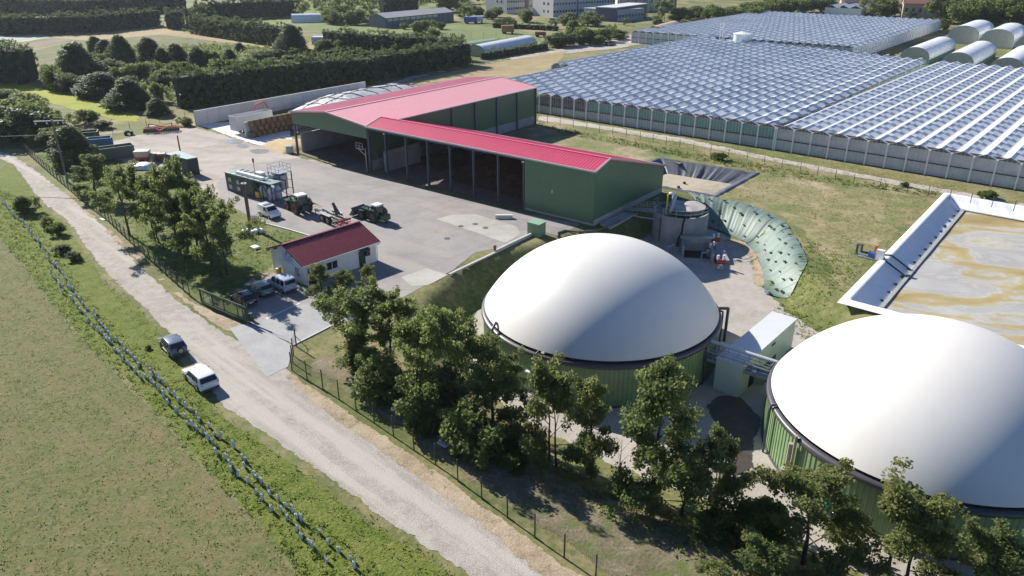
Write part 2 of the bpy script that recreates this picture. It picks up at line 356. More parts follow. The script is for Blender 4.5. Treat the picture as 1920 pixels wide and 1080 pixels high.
M_YFIELD = earth('yellow_green_field', [(.33, (.17, .2, .02)), (.5, (.27, .3, .025)), (.66, (.33, .3, .05))], (.03, .2, 2), (.35, .35, .3), bump=.5, bscale=2, edge=(.25, 1, .4))
M_PALEF = earth('pale_covered_field', [(.33, (.36, .38, .34)), (.5, (.46, .48, .42)), (.66, (.3, .36, .18))], (.03, .2, 2), (.35, .35, .3), bump=.3, bscale=2, edge=(.2, .8, .4), streak=[(R(60), .02, .25, (.2, .28, .1), .48, .6, .8)])
M_BROWNF = earth('ploughed_field', [(.33, (.16, .12, .1)), (.5, (.21, .165, .14)), (.66, (.25, .2, .165))], (.03, .2, 2), (.35, .35, .3), bump=.5, bscale=2, edge=(.2, .8, .4))
M_SCRUBF = earth('rough_scrub_grass', [(.33, (.06, .085, .03)), (.48, (.12, .14, .05)), (.62, (.19, .17, .085))], (.04, .2, 1.2), (.3, .4, .3), bump=.8, bscale=1.5, edge=(.2, 1, .4), extra=[(.08, (.2, .13, .09), .58, .7, .6)])

bf_ = lambda a, b: (-26.14 + math.cos(R(38.2)) * a + math.sin(R(38.2)) * b, 134.16 - math.sin(R(38.2)) * a + math.cos(R(38.2)) * b)
# far to near, each sheet a few millimetres above the one below
sheet('scrub_ground', P2((0, 108), (170, 68), (330, 52), (470, 68), (640, 92), (650, 150), (350, 200), (325, 225), (200, 180), (0, 150), (-60, 140)), .02, M_SCRUBF, 5, 5)
sheet('far_meadow', P2((700, 22), (1000, 60), (1060, 95), (880, 112), (640, 80), (560, 40)), .02, M_GREENF, 8, 6)
sheet('hilltop_meadow', P2((300, 52), (720, 60), (880, 6), (300, 6)), .016, M_GREENF, 14, 8)
sheet('pale_field', P2((-80, 40), (60, 58), (120, 68), (60, 78), (-120, 90)), .024, M_PALEF, 8, 5)
sheet('ploughed_strip', P2((-120, 96), (0, 86), (110, 72), (160, 74), (110, 82), (0, 96), (-60, 110)), .03, M_BROWNF, 6, 4)
sheet('meadow_strip', P2((70, 68), (300, 52), (480, 68), (640, 90), (560, 100), (300, 66), (170, 78), (105, 74)), .032, M_DRY, 6, 5)
sheet('dry_field', P2((690, 166), (880, 125), (1045, 92), (1070, 96), (1048, 125), (1000, 148), (930, 150), (860, 150), (735, 170)), .024, M_DRY, 4, 3)
sheet('far_road', P2((680, 165), (790, 137), (885, 121), (960, 105), (1040, 92), (1150, 70), (1235, 52), (1330, 36), (1345, 42), (1265, 62), (1160, 84), (1050, 99), (960, 113), (880, 127), (800, 145), (712, 166)), .032, M_YARDG, 4, 2)
sheet('car_park', P2((1040, 92), (1100, 76), (1190, 70), (1260, 62), (1250, 76), (1160, 92), (1060, 102)), .038, M_YARDG, 4, 2)
sheet('yellow_field', P2((-90, 128), (0, 148), (80, 160), (180, 188), (270, 214), (285, 224), (240, 236), (120, 206), (0, 172), (-90, 156)), .03, M_YFIELD, 4, 4)
sheet('plateau_grass', [(27, 123), bf_(48.5, 23)[:2], bf_(1, 23), bf_(1, 52)] + P2((1005, 213), (1290, 262), (1640, 336), (1960, 396), (1782, 362)) + [(70, 118.5), (38.4, 78.2), (37.5, 82), (40.5, 92), (41.3, 104), (38.5, 113.5), (30, 121)], .008, M_PLAT, 3, 2)
sheet('greenhouse_path', P2((1005, 214), (1130, 234), (1290, 260), (1450, 294), (1640, 330), (1800, 358), (1960, 388), (1990, 400), (1960, 398), (1800, 369), (1640, 341), (1450, 304), (1290, 271), (1130, 244), (1005, 226)), .024, M_TRACK, 2, .8)
sheet('service_path', P2((130, 254), (240, 242), (370, 216), (380, 221), (250, 248), (140, 261)), .026, M_SAND, 3, 1.5)
sheet('lawn', P2((60, 285), (110, 268), (165, 262), (240, 300), (330, 330), (430, 385), (480, 418), (578, 440), (505, 508), (425, 560), (380, 566), (340, 541), (297, 503), (234, 446), (160, 381), (95, 326)), .012, M_LAWN, 2, 1)
sheet('crop_field', P2((-40, 400), (0, 440), (55, 505), (94, 558), (160, 640), (240, 712), (272, 748), (315, 792), (371, 860), (415, 908), (490, 984), (522, 1018), (550, 1057), (760, 1310), (1150, 1640), (-500, 1640), (-800, 800)), .02, M_FIELD, 1.8, 1.2, jit=.15)
sheet('grass_verge', P2((-20, 330), (20, 300), (60, 352), (85, 392), (120, 412), (160, 468), (183, 502), (203, 535), (262, 577), (292, 612), (330, 660), (395, 745), (409, 770), (460, 804), (510, 839), (586, 893), (650, 940), (712, 987), (838, 1062), (1130, 1300), (1500, 1620), (1200, 1640), (760, 1300), (610, 1150), (545, 1062), (486, 988), (411, 910), (310, 795), (236, 714), (155, 642), (90, 560), (50, 507), (-20, 430)), .012, M_VERGE, 1.5, .9)
sheet('road_shoulder', P2((120, 352), (160, 385), (216, 433), (260, 470), (312, 519), (357, 558), (380, 571), (472, 609), (474, 618), (430, 628), (390, 610), (335, 568), (272, 508), (205, 452), (150, 398)), .03, M_SAND, 1.2, 1.0)
sheet('fence_shoulder', P2((540, 690), (576, 711), (668, 771), (738, 818), (817, 871), (903, 936), (1003, 1008), (1117, 1088), (1370, 1275), (1740, 1560), (1690, 1570), (1320, 1270), (1120, 1150), (1000, 1085), (880, 985), (780, 905), (690, 840), (600, 775), (520, 705)), .03, M_SAND, 1.2, 1.0)
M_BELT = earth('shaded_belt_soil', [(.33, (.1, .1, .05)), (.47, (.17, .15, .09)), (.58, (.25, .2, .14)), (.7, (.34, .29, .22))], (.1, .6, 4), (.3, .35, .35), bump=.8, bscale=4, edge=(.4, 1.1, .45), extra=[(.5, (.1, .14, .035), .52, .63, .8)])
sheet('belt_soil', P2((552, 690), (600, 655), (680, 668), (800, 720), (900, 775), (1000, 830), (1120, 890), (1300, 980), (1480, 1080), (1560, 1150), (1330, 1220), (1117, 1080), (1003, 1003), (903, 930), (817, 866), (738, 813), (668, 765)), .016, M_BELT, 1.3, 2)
sheet('gravel_road', P2((-30, 290), (0, 283), (28, 288), (75, 320), (130, 362), (205, 425), (265, 492), (335, 556), (420, 615), (545, 688), (640, 755), (760, 845), (880, 935), (1010, 1030), (1130, 1115), (1330, 1270), (1700, 1560), (1500, 1620), (1130, 1300), (838, 1066), (706, 980), (640, 930), (575, 880), (500, 830), (450, 795), (400, 760), (372, 712), (320, 640), (280, 600), (240, 560), (205, 530), (180, 500), (150, 460), (112, 408), (80, 388), (60, 366), (20, 310)), .02, M_ROAD, 1.2, 1.3)
sheet('gravel_yard', P2((150, 280), (235, 256), (300, 243), (362, 236), (420, 250), (560, 290), (700, 326), (640, 345), (540, 330), (450, 345), (418, 380), (385, 374), (330, 345), (230, 310)), .016, M_YARDG, 2, 2)
sheet('asphalt_yard', P2((467, 603), (475, 590), (425, 565), (512, 511), (575, 538), (660, 508), (582, 442), (480, 412), (415, 378), (405, 345), (440, 312), (560, 296), (692, 327), (870, 374), (1003, 404), (1114, 424), (1060, 446), (1015, 434), (946, 463), (891, 474), (850, 507), (790, 540), (700, 588), (620, 613), (549, 646)), .024, M_ASPH, 2, 1)
sheet('gate_pavement', P2((430, 616), (470, 604), (549, 648), (541, 688), (500, 708), (470, 668)), .036, M_PAVE, 1, .7)
sheet('drive_pavement', P2((472, 600), (560, 572), (640, 556), (700, 552), (720, 575), (620, 613), (549, 646)), .034, M_PAVE, 1.5, 1)
sheet('gate_threshold', P2((476, 607), (549, 645), (546, 649), (472, 610)), .046, M_WSLAB, 1, .3)
sheet('painted_line', P2((498, 597), (562, 568), (563, 570), (500, 599)), .046, paint('road_paint', (.6, .6, .58), .15, 2, .7), 1, .3)
sheet('concrete_slab', P2((818, 411), (872, 396), (990, 431), (948, 456)), .036, M_CONCS, 2, .5)
sheet('white_slab', P2((800, 503), (840, 516), (782, 546), (752, 520)), .036, M_CONCS, 1.5, .5)
sheet('silage_apron', P2((362, 235), (372, 232), (455, 226), (545, 238), (556, 280), (540, 285), (470, 270), (420, 253), (395, 243)), .03, M_WSLAB, 2, 1.5)
sheet('tank_yard', [(x, y) for x, y in FLOOR], .012, M_FLOORG, 1.6, 1.6)
sheet('sandy_bank_foot', [(34.2, 90), (35.8, 97), (36.5, 104), (33, 107.5), (31, 105), (33.4, 103.3), (33.8, 97.5), (31.6, 91), (31.5, 87)], .03, M_SAND, .8, .8)
sheet('patio', P2((505, 508), (500, 500), (420, 556), (428, 566), (512, 513)), .03, M_SAND, 1, .6)
# standing rain in the yard and the wet stain by the tanks
M_WATER = glassy('puddle_water', (.34, .34, .35), .04)  # light grey base carries the sky's reflection on the water
for p in (((424, 261), (452, 262), (456, 268), (438, 271), (425, 268)), ((440, 272), (462, 270), (470, 276), (452, 279)), ((462, 281), (500, 279), (508, 286), (480, 290))):
    o = sheet('puddle', smooth(P2(*p), 2), .044, M_WATER, 1, .5)
M_WET = earth('wet_gravel', [(.33, (.05, .042, .035)), (.66, (.1, .085, .075))], (.2, 1, 6), (.3, .3, .4), rough=.35, bump=.3, bscale=8, edge=(.4, 1.3, .5))
sheet('wet_ground', P2((1310, 760), (1340, 735), (1400, 740), (1440, 790), (1420, 850), (1425, 880), (1380, 905), (1340, 890), (1370, 830), (1330, 800), z=-3), .03, M_WET, .8, 1.2)
# ------------------------------------------------------------------ barn and its long wing
PHI = R(38.2); BU, BV = Vector((math.cos(PHI), -math.sin(PHI))), Vector((math.sin(PHI), math.cos(PHI)))
B0 = Vector((-26.14, 134.16)); bf = frame(B0, BU, BV)
BW, BL, HE, HR, WL, WR, WB, WE = 21.6, 51.3, 8.36, 9.6, 48.6, 3.46, 21.3, 4.6
RZB = -PHI
M_CRIM = paint('crimson_roof_metal', (.66, .065, .14), .06, .3, .42, .0, 0, 1, .8, (.6, .16, .24), .25)
M_CGREEN = clad('green_cladding', (.085, .165, .095), .3, 0, .4, .06, .5, .03, (.08, .09, .06), .25)
M_CGREENB = clad('green_cladding_side', (.085, .165, .095), .3, 1, .4, .06, .5, .03, (.08, .09, .06), .25)
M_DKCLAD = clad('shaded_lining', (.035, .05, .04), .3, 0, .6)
M_GREYCL = clad('grey_cladding', (.3, .32, .34), .3, 1, .5)
M_POST = paint('blue_grey_steel', (.07, .085, .115), .12, 1, .45)
M_TRIM = paint('pale_trim', (.5, .5, .5), .08, 2, .4)
def lobj(mb, name, m, parent, **k): return mb.build(name, m, parent, **k)      # parts are made in their thing's own axes
M_BFLOOR = earth('shed_floor', [(.33, (.13, .11, .09)), (.6, (.22, .19, .165))], (.1, .5, 3), (.4, .3, .3), bump=.3, bscale=6, edge=(.5, .1, .02))
sheet('shed_floor', [bf(x, y, 0)[:2] for x, y in ((-21.8, .2), (48.4, .2), (48.4, 21.2), (0, 21.2), (0, 51), (-21.8, 51))], .03, M_BFLOOR, 3, .5)
M_CRIMB = paint('dusty_crimson_roof_metal', (.66, .085, .16), .06, .3, .42, .0, 0, 1, .8, (.6, .2, .28), .25); M_CRIMB.node_tree.nodes['Principled BSDF'].inputs['Sheen Weight'].default_value = .8; M_CRIMB.node_tree.nodes['Principled BSDF'].inputs['Sheen Roughness'].default_value = .45
barn = thing('barn', 'large open-fronted green barn with a crimson ridged roof behind the long wing', 'barn', (B0.x, B0.y, 0), RZB)
# local axes of the barn: x along the wing (towards the camera right), y away
T = .22
def roof_slab(x0, x1, y0, y1, za, zb, axis):
    """a sloping sheet with ribs; za at the first edge, zb at the second, sloping across axis"""
    m = MB()
    if axis == 'x': q = [(x0, y0, za), (x1, y0, zb), (x1, y1, zb), (x0, y1, za)]
    else: q = [(x0, y0, za), (x1, y0, za), (x1, y1, zb), (x0, y1, zb)]
    m.slab(q, T)
    L = (y1 - y0) if axis == 'x' else (x1 - x0); n = int(L / .55)
    for i in range(n + 1):
        t = (i + .5) / (n + 1)
        if axis == 'x': a, b = (x0, y0 + t * L, za + .015), (x1, y0 + t * L, zb + .015)
        else: a, b = (x0 + t * L, y0, za + .015), (x0 + t * L, y1, zb + .015)
        m.beam(a, b, .16, .09)
    return m
roof_slab(-BW - .3, -BW / 2, -.3, BL + .3, HE, HR, 'x').build('roof_slope', M_CRIMB, barn)
roof_slab(-BW / 2, .3, -.3, BL + .3, HR, HE, 'x').build('roof_slope', M_CRIMB, barn)
MB().beam((-BW / 2, -.3, HR + .06), (-BW / 2, BL + .3, HR + .06), .5, .1).build('ridge_cap', M_CRIMB, barn)
m = MB()
m.beam((-BW - .35, -.33, HE + .03), (-BW / 2, -.33, HR + .03), .12, .22).beam((-BW / 2, -.33, HR + .03), (.35, -.33, HE + .03), .12, .22)
m.beam((-BW - .35, BL + .33, HE + .03), (-BW / 2, BL + .33, HR + .03), .12, .22).beam((-BW / 2, BL + .33, HR + .03), (.35, BL + .33, HE + .03), .12, .22)
m.beam((.38, WR + 1, HE - .05), (.38, BL + .3, HE - .05), .22, .2); m.beam((-BW - .38, -.3, HE - .05), (-BW - .38, BL + .3, HE - .05), .22, .2)
m.build('roof_trim', M_TRIM, barn)
FB = HE - 2.3
MB().add([(-BW, -.06, FB), (0, -.06, FB), (0, -.06, HE - T), (-BW / 2, -.06, HR - T), (-BW, -.06, HE - T), (-BW, .1, FB), (0, .1, FB), (0, .1, HE - T), (-BW / 2, .1, HR - T), (-BW, .1, HE - T)],
         [(0, 1, 2, 3, 4), (9, 8, 7, 6, 5), (0, 5, 6, 1), (1, 6, 7, 2), (2, 7, 8, 3), (3, 8, 9, 4), (4, 9, 5, 0)]).build('front_fascia', M_CGREEN, barn)
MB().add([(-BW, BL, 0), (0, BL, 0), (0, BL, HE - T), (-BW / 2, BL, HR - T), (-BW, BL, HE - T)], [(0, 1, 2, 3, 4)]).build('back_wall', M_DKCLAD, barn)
PL = 1.9
MB().box((.0, BL / 2 + .1, PL + (HE - T - PL) / 2), (.14, BL - .2, HE - T - PL)).build('side_wall', M_CGREENB, barn)
m = MB(); m.box((-.06, BL / 2 + .1, PL / 2), (.2, BL - .4, PL)); m.build('concrete_plinth', CONC, barn)
m = MB().box((-BW + .3, BL / 2 + .6, 1.9), (.4, BL - 1.4, 3.8)); m.box((-BW + 6.8, BL - 8, 1.7), (12, .4, 3.4)); m.build('push_wall', CONC, barn)
MB().box((-BW - .08, BL / 2 + .4, 3.8 + (HE - T - 3.8) / 2), (.12, BL - .9, HE - T - 3.8)).build('far_side_cladding', M_GREYCL, barn)  # front bay closed in as well, added to keep sun off the barn floor
m = MB()
for a, b in (((-BW, .4), (-BW, BL * .28)),):
    for z in (4.6, 5.6, 6.6): m.beam((a[0], a[1], z), (b[0], b[1], z), .08, .12)
    m.beam((a[0], a[1], 3.9), (b[0] , b[1] * .5, 7.8), .07); m.beam((a[0], b[1] * .5, 7.8), (b[0], b[1], 3.9), .07)
m.build('bracing', M_POST, barn)
for x, y in [(-BW + .15, 0.25), (0.1, 0.25)] + [(-BW + .1, y) for y in (7.2, 14.4, 21.6, 28.8, 36, 43, 51)] + [(.13, y) for y in (22.5, 29.7, 36.9, 44.1, 51.1)]:
    MB().box((x, y, (HE - T) / 2), (.45, .3, HE - T)).build('post', M_POST, barn)
m = MB(); m.box((-1.2, -.5, 4.2), (1.9, 1.0, .1)); m.beam((-2.1, -.5, 4.1), (-.3, -.3, 2.9), .12)
for x in (-2.1, -1.2, -.3):
    m.beam((x, -.95, 4.2), (x, -.95, 5.3), .06)
m.beam((-2.1, -.95, 5.3), (-.3, -.95, 5.3), .06).beam((-2.1, -.95, 4.75), (-.3, -.95, 4.75), .05).beam((-.25, -.4, 0), (-.25, -.4, 4.2), .12)
m.build('service_platform', STEEL, barn)
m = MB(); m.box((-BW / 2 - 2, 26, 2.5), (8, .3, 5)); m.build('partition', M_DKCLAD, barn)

wing = thing('storage_wing', 'long open storage shed with a ribbed crimson roof and a green boarded end', 'barn', (B0.x, B0.y, 0), RZB)
roof_slab(.4, WL + .25, -.35, WR, HE, 9.46, 'y').build('roof_slope', M_CRIM, wing)
roof_slab(.4, WL + .25, WR, WB + .3, 9.46, WE, 'y').build('roof_slope', M_CRIM, wing)
m = MB(); m.beam((.38, WR, 9.51), (WL + .25, WR, 9.51), .45, .1); m.build('ridge_cap', paint('ridge_crimson', (.7, .12, .22), .06, .5, .4), wing)
m = MB(); m.beam((.2, -.42, HE - .06), (WL + .3, -.42, HE - .06), .2, .24)
m.beam((WL + .3, -.42, HE + .03), (WL + .3, WR, 9.5), .14, .26).beam((WL + .3, WR, 9.5), (WL + .3, WB + .3, WE + .03), .14, .22).beam((.3, -.42, HE + .03), (.3, WR, 9.5), .14, .2)
m.beam((.4, WB + .38, WE - .06), (WL + .3, WB + .38, WE - .06), .2, .2)
m.build('roof_trim', M_TRIM, wing)
PX = 35.9
MB().box(((PX + WL) / 2, -.02, .35 + (HE - T - .35) / 2), (WL - PX, .14, HE - T - .35)).build('front_cladding', M_CGREEN, wing)
MB().box(((PX + WL) / 2, .02, .175), (WL - PX, .16, .35)).build('front_plinth', CONC, wing)
e = [(WL, 0, .9), (WL, WB, .9), (WL, WB, WE - T), (WL, WR, 9.46 - T), (WL, 0, HE - T)]
MB().add(e + [(x - .14, y, z) for x, y, z in e], [(0, 1, 2, 3, 4), (9, 8, 7, 6, 5)] + [(i, 5 + i, 5 + (i + 1) % 5, (i + 1) % 5) for i in range(5)]).build('end_cladding', M_CGREENB, wing)
MB().box((WL - .12, WB / 2, .45), (.3, WB - .1, .9)).build('end_plinth', CONC, wing)
MB().box((WL / 2 + .2, WB - .1, WE / 2 - .2), (WL - .6, .16, WE - .4)).build('back_wall', M_DKCLAD, wing)
MB().box((WL / 2, WB - .6, 1.6), (WL - 1, .4, 3.2)).build('push_wall', CONC, wing)
posts = []
for px, py in ((732, 334), (772, 343.8), (814, 356), (857, 367.5), (904, 379), (952.5, 391.5), (1001, 405)):
    p = G(px, py); posts.append((p.x - B0.x) * BU.x + (p.y - B0.y) * BU.y)
posts = [4.7 + (35.6 - 4.7) * i / 6 for i in range(7)]
for x in posts: 
    m = MB().box((x, .15, (HE - T) / 2), (.22, .4, HE - T)); m.build('post', M_POST, wing)
m = MB().beam((.4, .1, HE - T - .2), (WL, .1, HE - T - .2), .14, .36)
for x in posts: m.beam((x, .3, HE - .6), (x, WR, 9.1), .2, .4).beam((x, WR, 9.1), (x, WB, WE - .5), .2, .4)
m.build('roof_frame', M_POST, wing)
m = MB().beam((1.0, .2, .3), (4.2, .2, 4.2), .06).beam((1, .2, 4.2), (4.2, .2, .3), .06); m.build('bracing', M_POST, wing)
MB().box((2.6, 6, 1.9), (.35, 9, 3.8)).build('bay_wall', CONC, wing)
m = MB().box((posts[0], -.12, HE - .75), (.35, .25, .2)); m.build('floodlight', WHITE, wing)
m = MB().box((PX - .3, -.15, HE - .75), (.35, .25, .2)); m.build('floodlight', WHITE, wing)
MB().box((PX + 5.2, -.11, 3.9), (.1, .05, .5)).build('door_handle', WHITE, wing)

def heap(name, pts, hgt, m, label, cat, rough=.35, ang=.9, group=None, seed=1):
    """a loose pile on a polygon: grid whose height grows inwards"""
    P = np.array([(p[0], p[1]) for p in pts]); c = P.mean(0); b = resample([tuple(p) for p in P], .8); lo, hi = P.min(0), P.max(0)
    gx, gy = np.meshgrid(np.arange(lo[0], hi[0], .7), np.arange(lo[1], hi[1], .7)); g = np.stack([gx.ravel(), gy.ravel()], 1)
    g = g[inside(g, P)]; g = g[segdist(g, P) > .3]; v, f = tri(b + [tuple(p) for p in g], [list(range(len(b)))]); d = segdist(v, P); r_ = np.random.default_rng(seed)
    z = hgt * (1 - np.exp(-d * ang / hgt * 1.2)) + r_.normal(size=len(v)) * rough * np.minimum(d, 1) * .5
    z[:len(b)] = 0
    mb = MB(); mb.add([(x - c[0], y - c[1], max(q, 0) + .02) for (x, y), q in zip(v, z)], [tuple(q) for q in f]); o = mb.build(name, m, smooth=1)
    o.location = (c[0], c[1], 0); return tag(o, label, cat, group)
M_BIOM = earth('fermenting_biomass', [(.33, (.035, .022, .012)), (.5, (.075, .045, .024)), (.66, (.13, .085, .05))], (.4, 2, 8), (.3, .35, .35), bump=1, bscale=5, bdist=.3)
heap('biomass_heap', [bf(x, y, 0) for x, y in ((15, 5), (35, 3.6), (35, 18), (15, 20), (12, 12))], 5.5, M_BIOM, 'brown heap of loose biomass stored under the long crimson-roofed shed', 'heap')
heap('biomass_heap', [bf(x, y, 0) for x, y in ((4.5, 9), (10.5, 7), (11.5, 18), (5, 20))], 4.5, paint('dark_compost', (.06, .055, .03), .4, 2, .95, 0, 1, 4), 'olive brown compost heap at the barn end of the long open shed', 'heap', seed=3)

# ------------------------------------------------------------------ office
o0 = G(574, 536); o1 = G(707, 490); o2 = G(505, 508); ou = Vector((o1.x - o0.x, o1.y - o0.y)); OL = ou.length; ou.normalize(); OW = Vector((o2.x - o0.x, o2.y - o0.y)).length
orz = math.atan2(ou.y, ou.x)
office = thing('office_building', 'small white site office with a dark red ribbed pitched roof beside the parked cars', 'building', (o0.x, o0.y, 0), orz)
M_RENDER = paint('white_render', (.8, .79, .76), .05, .5, .85, 0, .1, 10, .3, (.5, .48, .42), .3)
M_OROOF = paint('maroon_roof_metal', (.19, .03, .045), .12, .6, .45, 0, 0, 1, .5, (.26, .09, .09), .3)
OE, OR_ = 2.9, 4.35
MB().add([(0, 0, 0), (OL, 0, 0), (OL, OW, 0), (0, OW, 0), (0, 0, OE), (OL, 0, OE), (OL, OW, OE), (0, OW, OE), (0, OW / 2, OR_), (OL, OW / 2, OR_)],
         [(0, 1, 5, 4), (2, 3, 7, 6), (1, 2, 6, 9, 5), (3, 0, 4, 8, 7)]).build('wall', M_RENDER, office)
def oroof(y0, y1, z0, z1):
    m = MB().slab([(-.5, y0, z0), (OL + .4, y0, z0), (OL + .4, y1, z1), (-.5, y1, z1)], .1); n = 30
    for i in range(n + 1):
        x = -.45 + (OL + .8) * i / n; m.beam((x, y0, z0 + .02), (x, y1, z1 + .02), .09, .07)
    return m
sl_ = (OR_ - OE) / (OW / 2)
oroof(-.5, OW / 2, OE - .5 * sl_ + .14, OR_ + .14).build('roof_slope', M_OROOF, office); oroof(OW + .5, OW / 2, OE - .5 * sl_ + .14, OR_ + .14).build('roof_slope', M_OROOF, office)
MB().beam((-.5, OW / 2, OR_ + .2), (OL + .4, OW / 2, OR_ + .2), .35, .08).build('ridge_cap', M_OROOF, office)
m = MB().beam((-.5, -.56, OE - .16), (OL + .4, -.56, OE - .16), .12, .12).path([(OL + .38, -.56, OE - .2), (OL + .1, -.1, OE - .6), (OL + .1, -.06, .1)], .05); m.build('gutter', WHITE, office)
for y in (OW + .2, OW * .78, OW * .25): MB().box((-.25, y, OE + (OR_ - OE) * (1 - abs(y - OW / 2) / (OW / 2)) - .12), (.5, .12, .16)).build('rafter_end', WOOD, office)
def window(par, x, z, wd, ht, face, panes=2):
    """face 'front': on y=0 looking -y;  'end': on x=0 looking -x"""
    fr = MB(); gl = MB()
    P = (lambda a, d, zz: (x + a, -d, zz)) if face == 'front' else (lambda a, d, zz: (-d, x + a, zz))
    def bx(mb, a, zz, wa, wz, d, t):
        c = P(a, d, zz); dim = (wa, t, wz) if face == 'front' else (t, wa, wz); mb.box(c, dim)
    for s in (-1, 1): bx(fr, s * (wd / 2 - .035), z, .07, ht, .03, .08); bx(fr, 0, z + s * (ht / 2 - .035), wd - .14, .07, .03, .08)
    for i in range(1, panes): bx(fr, -wd / 2 + wd * i / panes, z, .06, ht - .14, .03, .07)
    f = fr.build('window_frame', WHITE, par); bx(gl, 0, z, wd - .14, ht - .14, .02, .03); gl.build('pane', GLASS, f)
    s = MB(); bx(s, 0, z - ht / 2 - .05, wd + .2, .06, .1, .2); s.build('sill', WHITE, f)
window(office, 3.9, 1.55, 1.7, 1.1, 'front'); window(office, 1.6, 1.45, 1.0, 1.15, 'end', 2)
d = MB().box((.95, -.03, 1.06), (.95, .1, 2.1)).build('door', paint('dark_grey_door', (.035, .04, .045), .1, 2, .4), office)
MB().box((.85, -.095, 1.55), (.25, .02, .32)).build('notice', WHITE, d); MB().box((1.33, -.1, 1.05), (.04, .06, .16)).build('handle', STEEL, d)
d = MB().box((OL - 2.3, -.03, 1.06), (.95, .1, 2.1)).build('door', paint('dark_grey_door', (.035, .04, .045), .1, 2, .4), office)
m = MB().slab([(OL - 3.0, -.06, 2.75), (OL - 1.5, -.06, 2.75), (OL - 1.5, -.95, 2.4), (OL - 3.0, -.95, 2.4)], .06); m.build('door_canopy', GREENM, office)
m = MB().box((OL - 1.55, -.25, 1.7), (.6, .35, .7)).lathe([(.05, 0), (.22, .02)], 12, (OL - 1.55, -.45, 1.7)); m.build('air_unit', paint('dark_unit', (.06, .05, .05), .2, 3, .5), office)
# the painted sign on the gable: a small dark mark over three rows of light blue lettering
def text_part(name, body, size, m, parent, loc, rot, depth=.006):
    c = bpy.data.curves.new(name, 'FONT'); c.body = body; c.size = size; c.extrude = depth; c.align_x = 'CENTER'; c.align_y = 'CENTER'
    t = bpy.data.objects.new(name, c); COL.objects.link(t); dg = bpy.context.evaluated_depsgraph_get(); me = bpy.data.meshes.new_from_object(t.evaluated_get(dg))
    bpy.data.objects.remove(t); me.materials.clear(); me.materials.append(m); o = link(name, me, parent); o.location = loc; o.rotation_euler = rot; return o
sg = MB().box((-.03, OW * .47, 2.75), (.03, 2.3, 1.5)).build('sign_board', paint('sign_white', (.6, .66, .7), .05, 1, .5), office)
MB().tube((-.05, OW * .47 + .1, 3.28), (-.07, OW * .47 + .1, 3.28), .14, 12).add([(-.06, OW * .47 - .15, 3.4), (-.06, OW * .47 + .05, 3.62), (-.06, OW * .47 + .22, 3.4)], [(0, 1, 2)]).build('emblem', paint('sign_navy', (.03, .06, .12), .1, 1, .5), sg)
for k, wd in ((0, 1.7), (1, 1.9), (2, 1.4)):
    m = MB(); n = 9 - k
    for i in range(n): m.box((-.05, OW * .47 + wd / 2 - wd * (i + .5) / n, 2.98 - .3 * k), (.012, wd / n * .7, .14 if (i * 7 + k) % 3 else .19))
    m.build('lettering', paint('sign_blue', (.16, .38, .52), .1, 1, .5), sg)

# ------------------------------------------------------------------ digesters
M_WALLG = paint('sage_green_cladding', (.205, .31, .15), .06, .6, .42, 0, 0, 1, .5, (.1, .1, .07), .25)
M_DOME = paint('white_gas_membrane', (.75, .72, .67), .03, .25, .42, 0, 0, 1, .45, (.55, .53, .48), .12)
M_BAND = paint('dark_rim_band', (.07, .067, .078), .15, 1.5, .4)
def digester(x, y, label, hc, rot):
    Rr, zt = 12.85, 4.46; t = thing('gas_digester', label, 'digester', (x, y, YARD_Z), rot, 'domed digesters')
    m = MB(); n = 176; prof = []; vs = []; fs = []
    for z in (0, zt - .1):
        for i in range(n * 4):
            k = i % 4; r = Rr - .13 + (.055 if k in (1, 2) else 0); a = 2 * PI * (i // 4 + (.1, .16, .9, .96)[k] if k in (0, 1) else i // 4 + (0, 0, .5, .56)[k]) / n
            vs.append((r * math.cos(a), r * math.sin(a), z))
    N_ = n * 4
    m.add(vs, [(i, (i + 1) % N_, N_ + (i + 1) % N_, N_ + i) for i in range(N_)]); m.build('wall', M_WALLG, t)
    MB().lathe([(Rr - .05, zt - .24), (Rr + .06, zt - .22), (Rr + .14, zt - .1), (Rr + .13, zt + .12), (Rr + .02, zt + .27), (Rr - .28, zt + .3)], 160).build('rim_band', M_BAND, t, smooth=1)
    MB().lathe([(Rr - .02, 0), (Rr + .05, .0), (Rr + .05, .16), (Rr - .02, .18)], 96).build('foot_flashing', DARKST, t)
    S_ = (Rr * Rr + hc * hc) / (2 * hc); zc = zt + .2 + hc - S_; amax = math.asin(min(1, (Rr - .22) / S_)) if hc < Rr else PI / 2
    pr = [(S_ * math.sin(amax * k / 40), zc + S_ * math.cos(amax * k / 40)) for k in range(40, -1, -1)]; pr[-1] = (.02, pr[-1][1])
    MB().lathe(pr, 144).build('gas_dome', M_DOME, t, smooth=1)
    return t, pr
T1 = (9.63, 73.65); T2 = (35.19, 53.37)
dig1, PR1 = digester(*T1, 'white domed green-walled digester standing nearest the barn and the site office', 7.55, 0)
dig2, PR2 = digester(*T2, 'white domed green-walled digester cut by the right edge of the view', 7.35, .3)
def onrim(t, a, r, z): return (r * math.cos(R(a)), r * math.sin(R(a)), z)
def rimpipe(t, a, zl=0.0, name='drain_pipe', m=None, r=.1, out=.32, hook=True, rot=0):
    p = [onrim(t, a, 12.85 + out, zl), onrim(t, a, 12.85 + out, 4.35)] + ([onrim(t, a, 12.95 + out * .5, 4.85), onrim(t, a, 12.5, 5.0)] if hook else [])
    MB().path(p, r, 8).build(name, m or DARKST, t)
for a in (236, 352): rimpipe(dig1, a)
for a in (178 - 17,): rimpipe(dig2, a - 0)
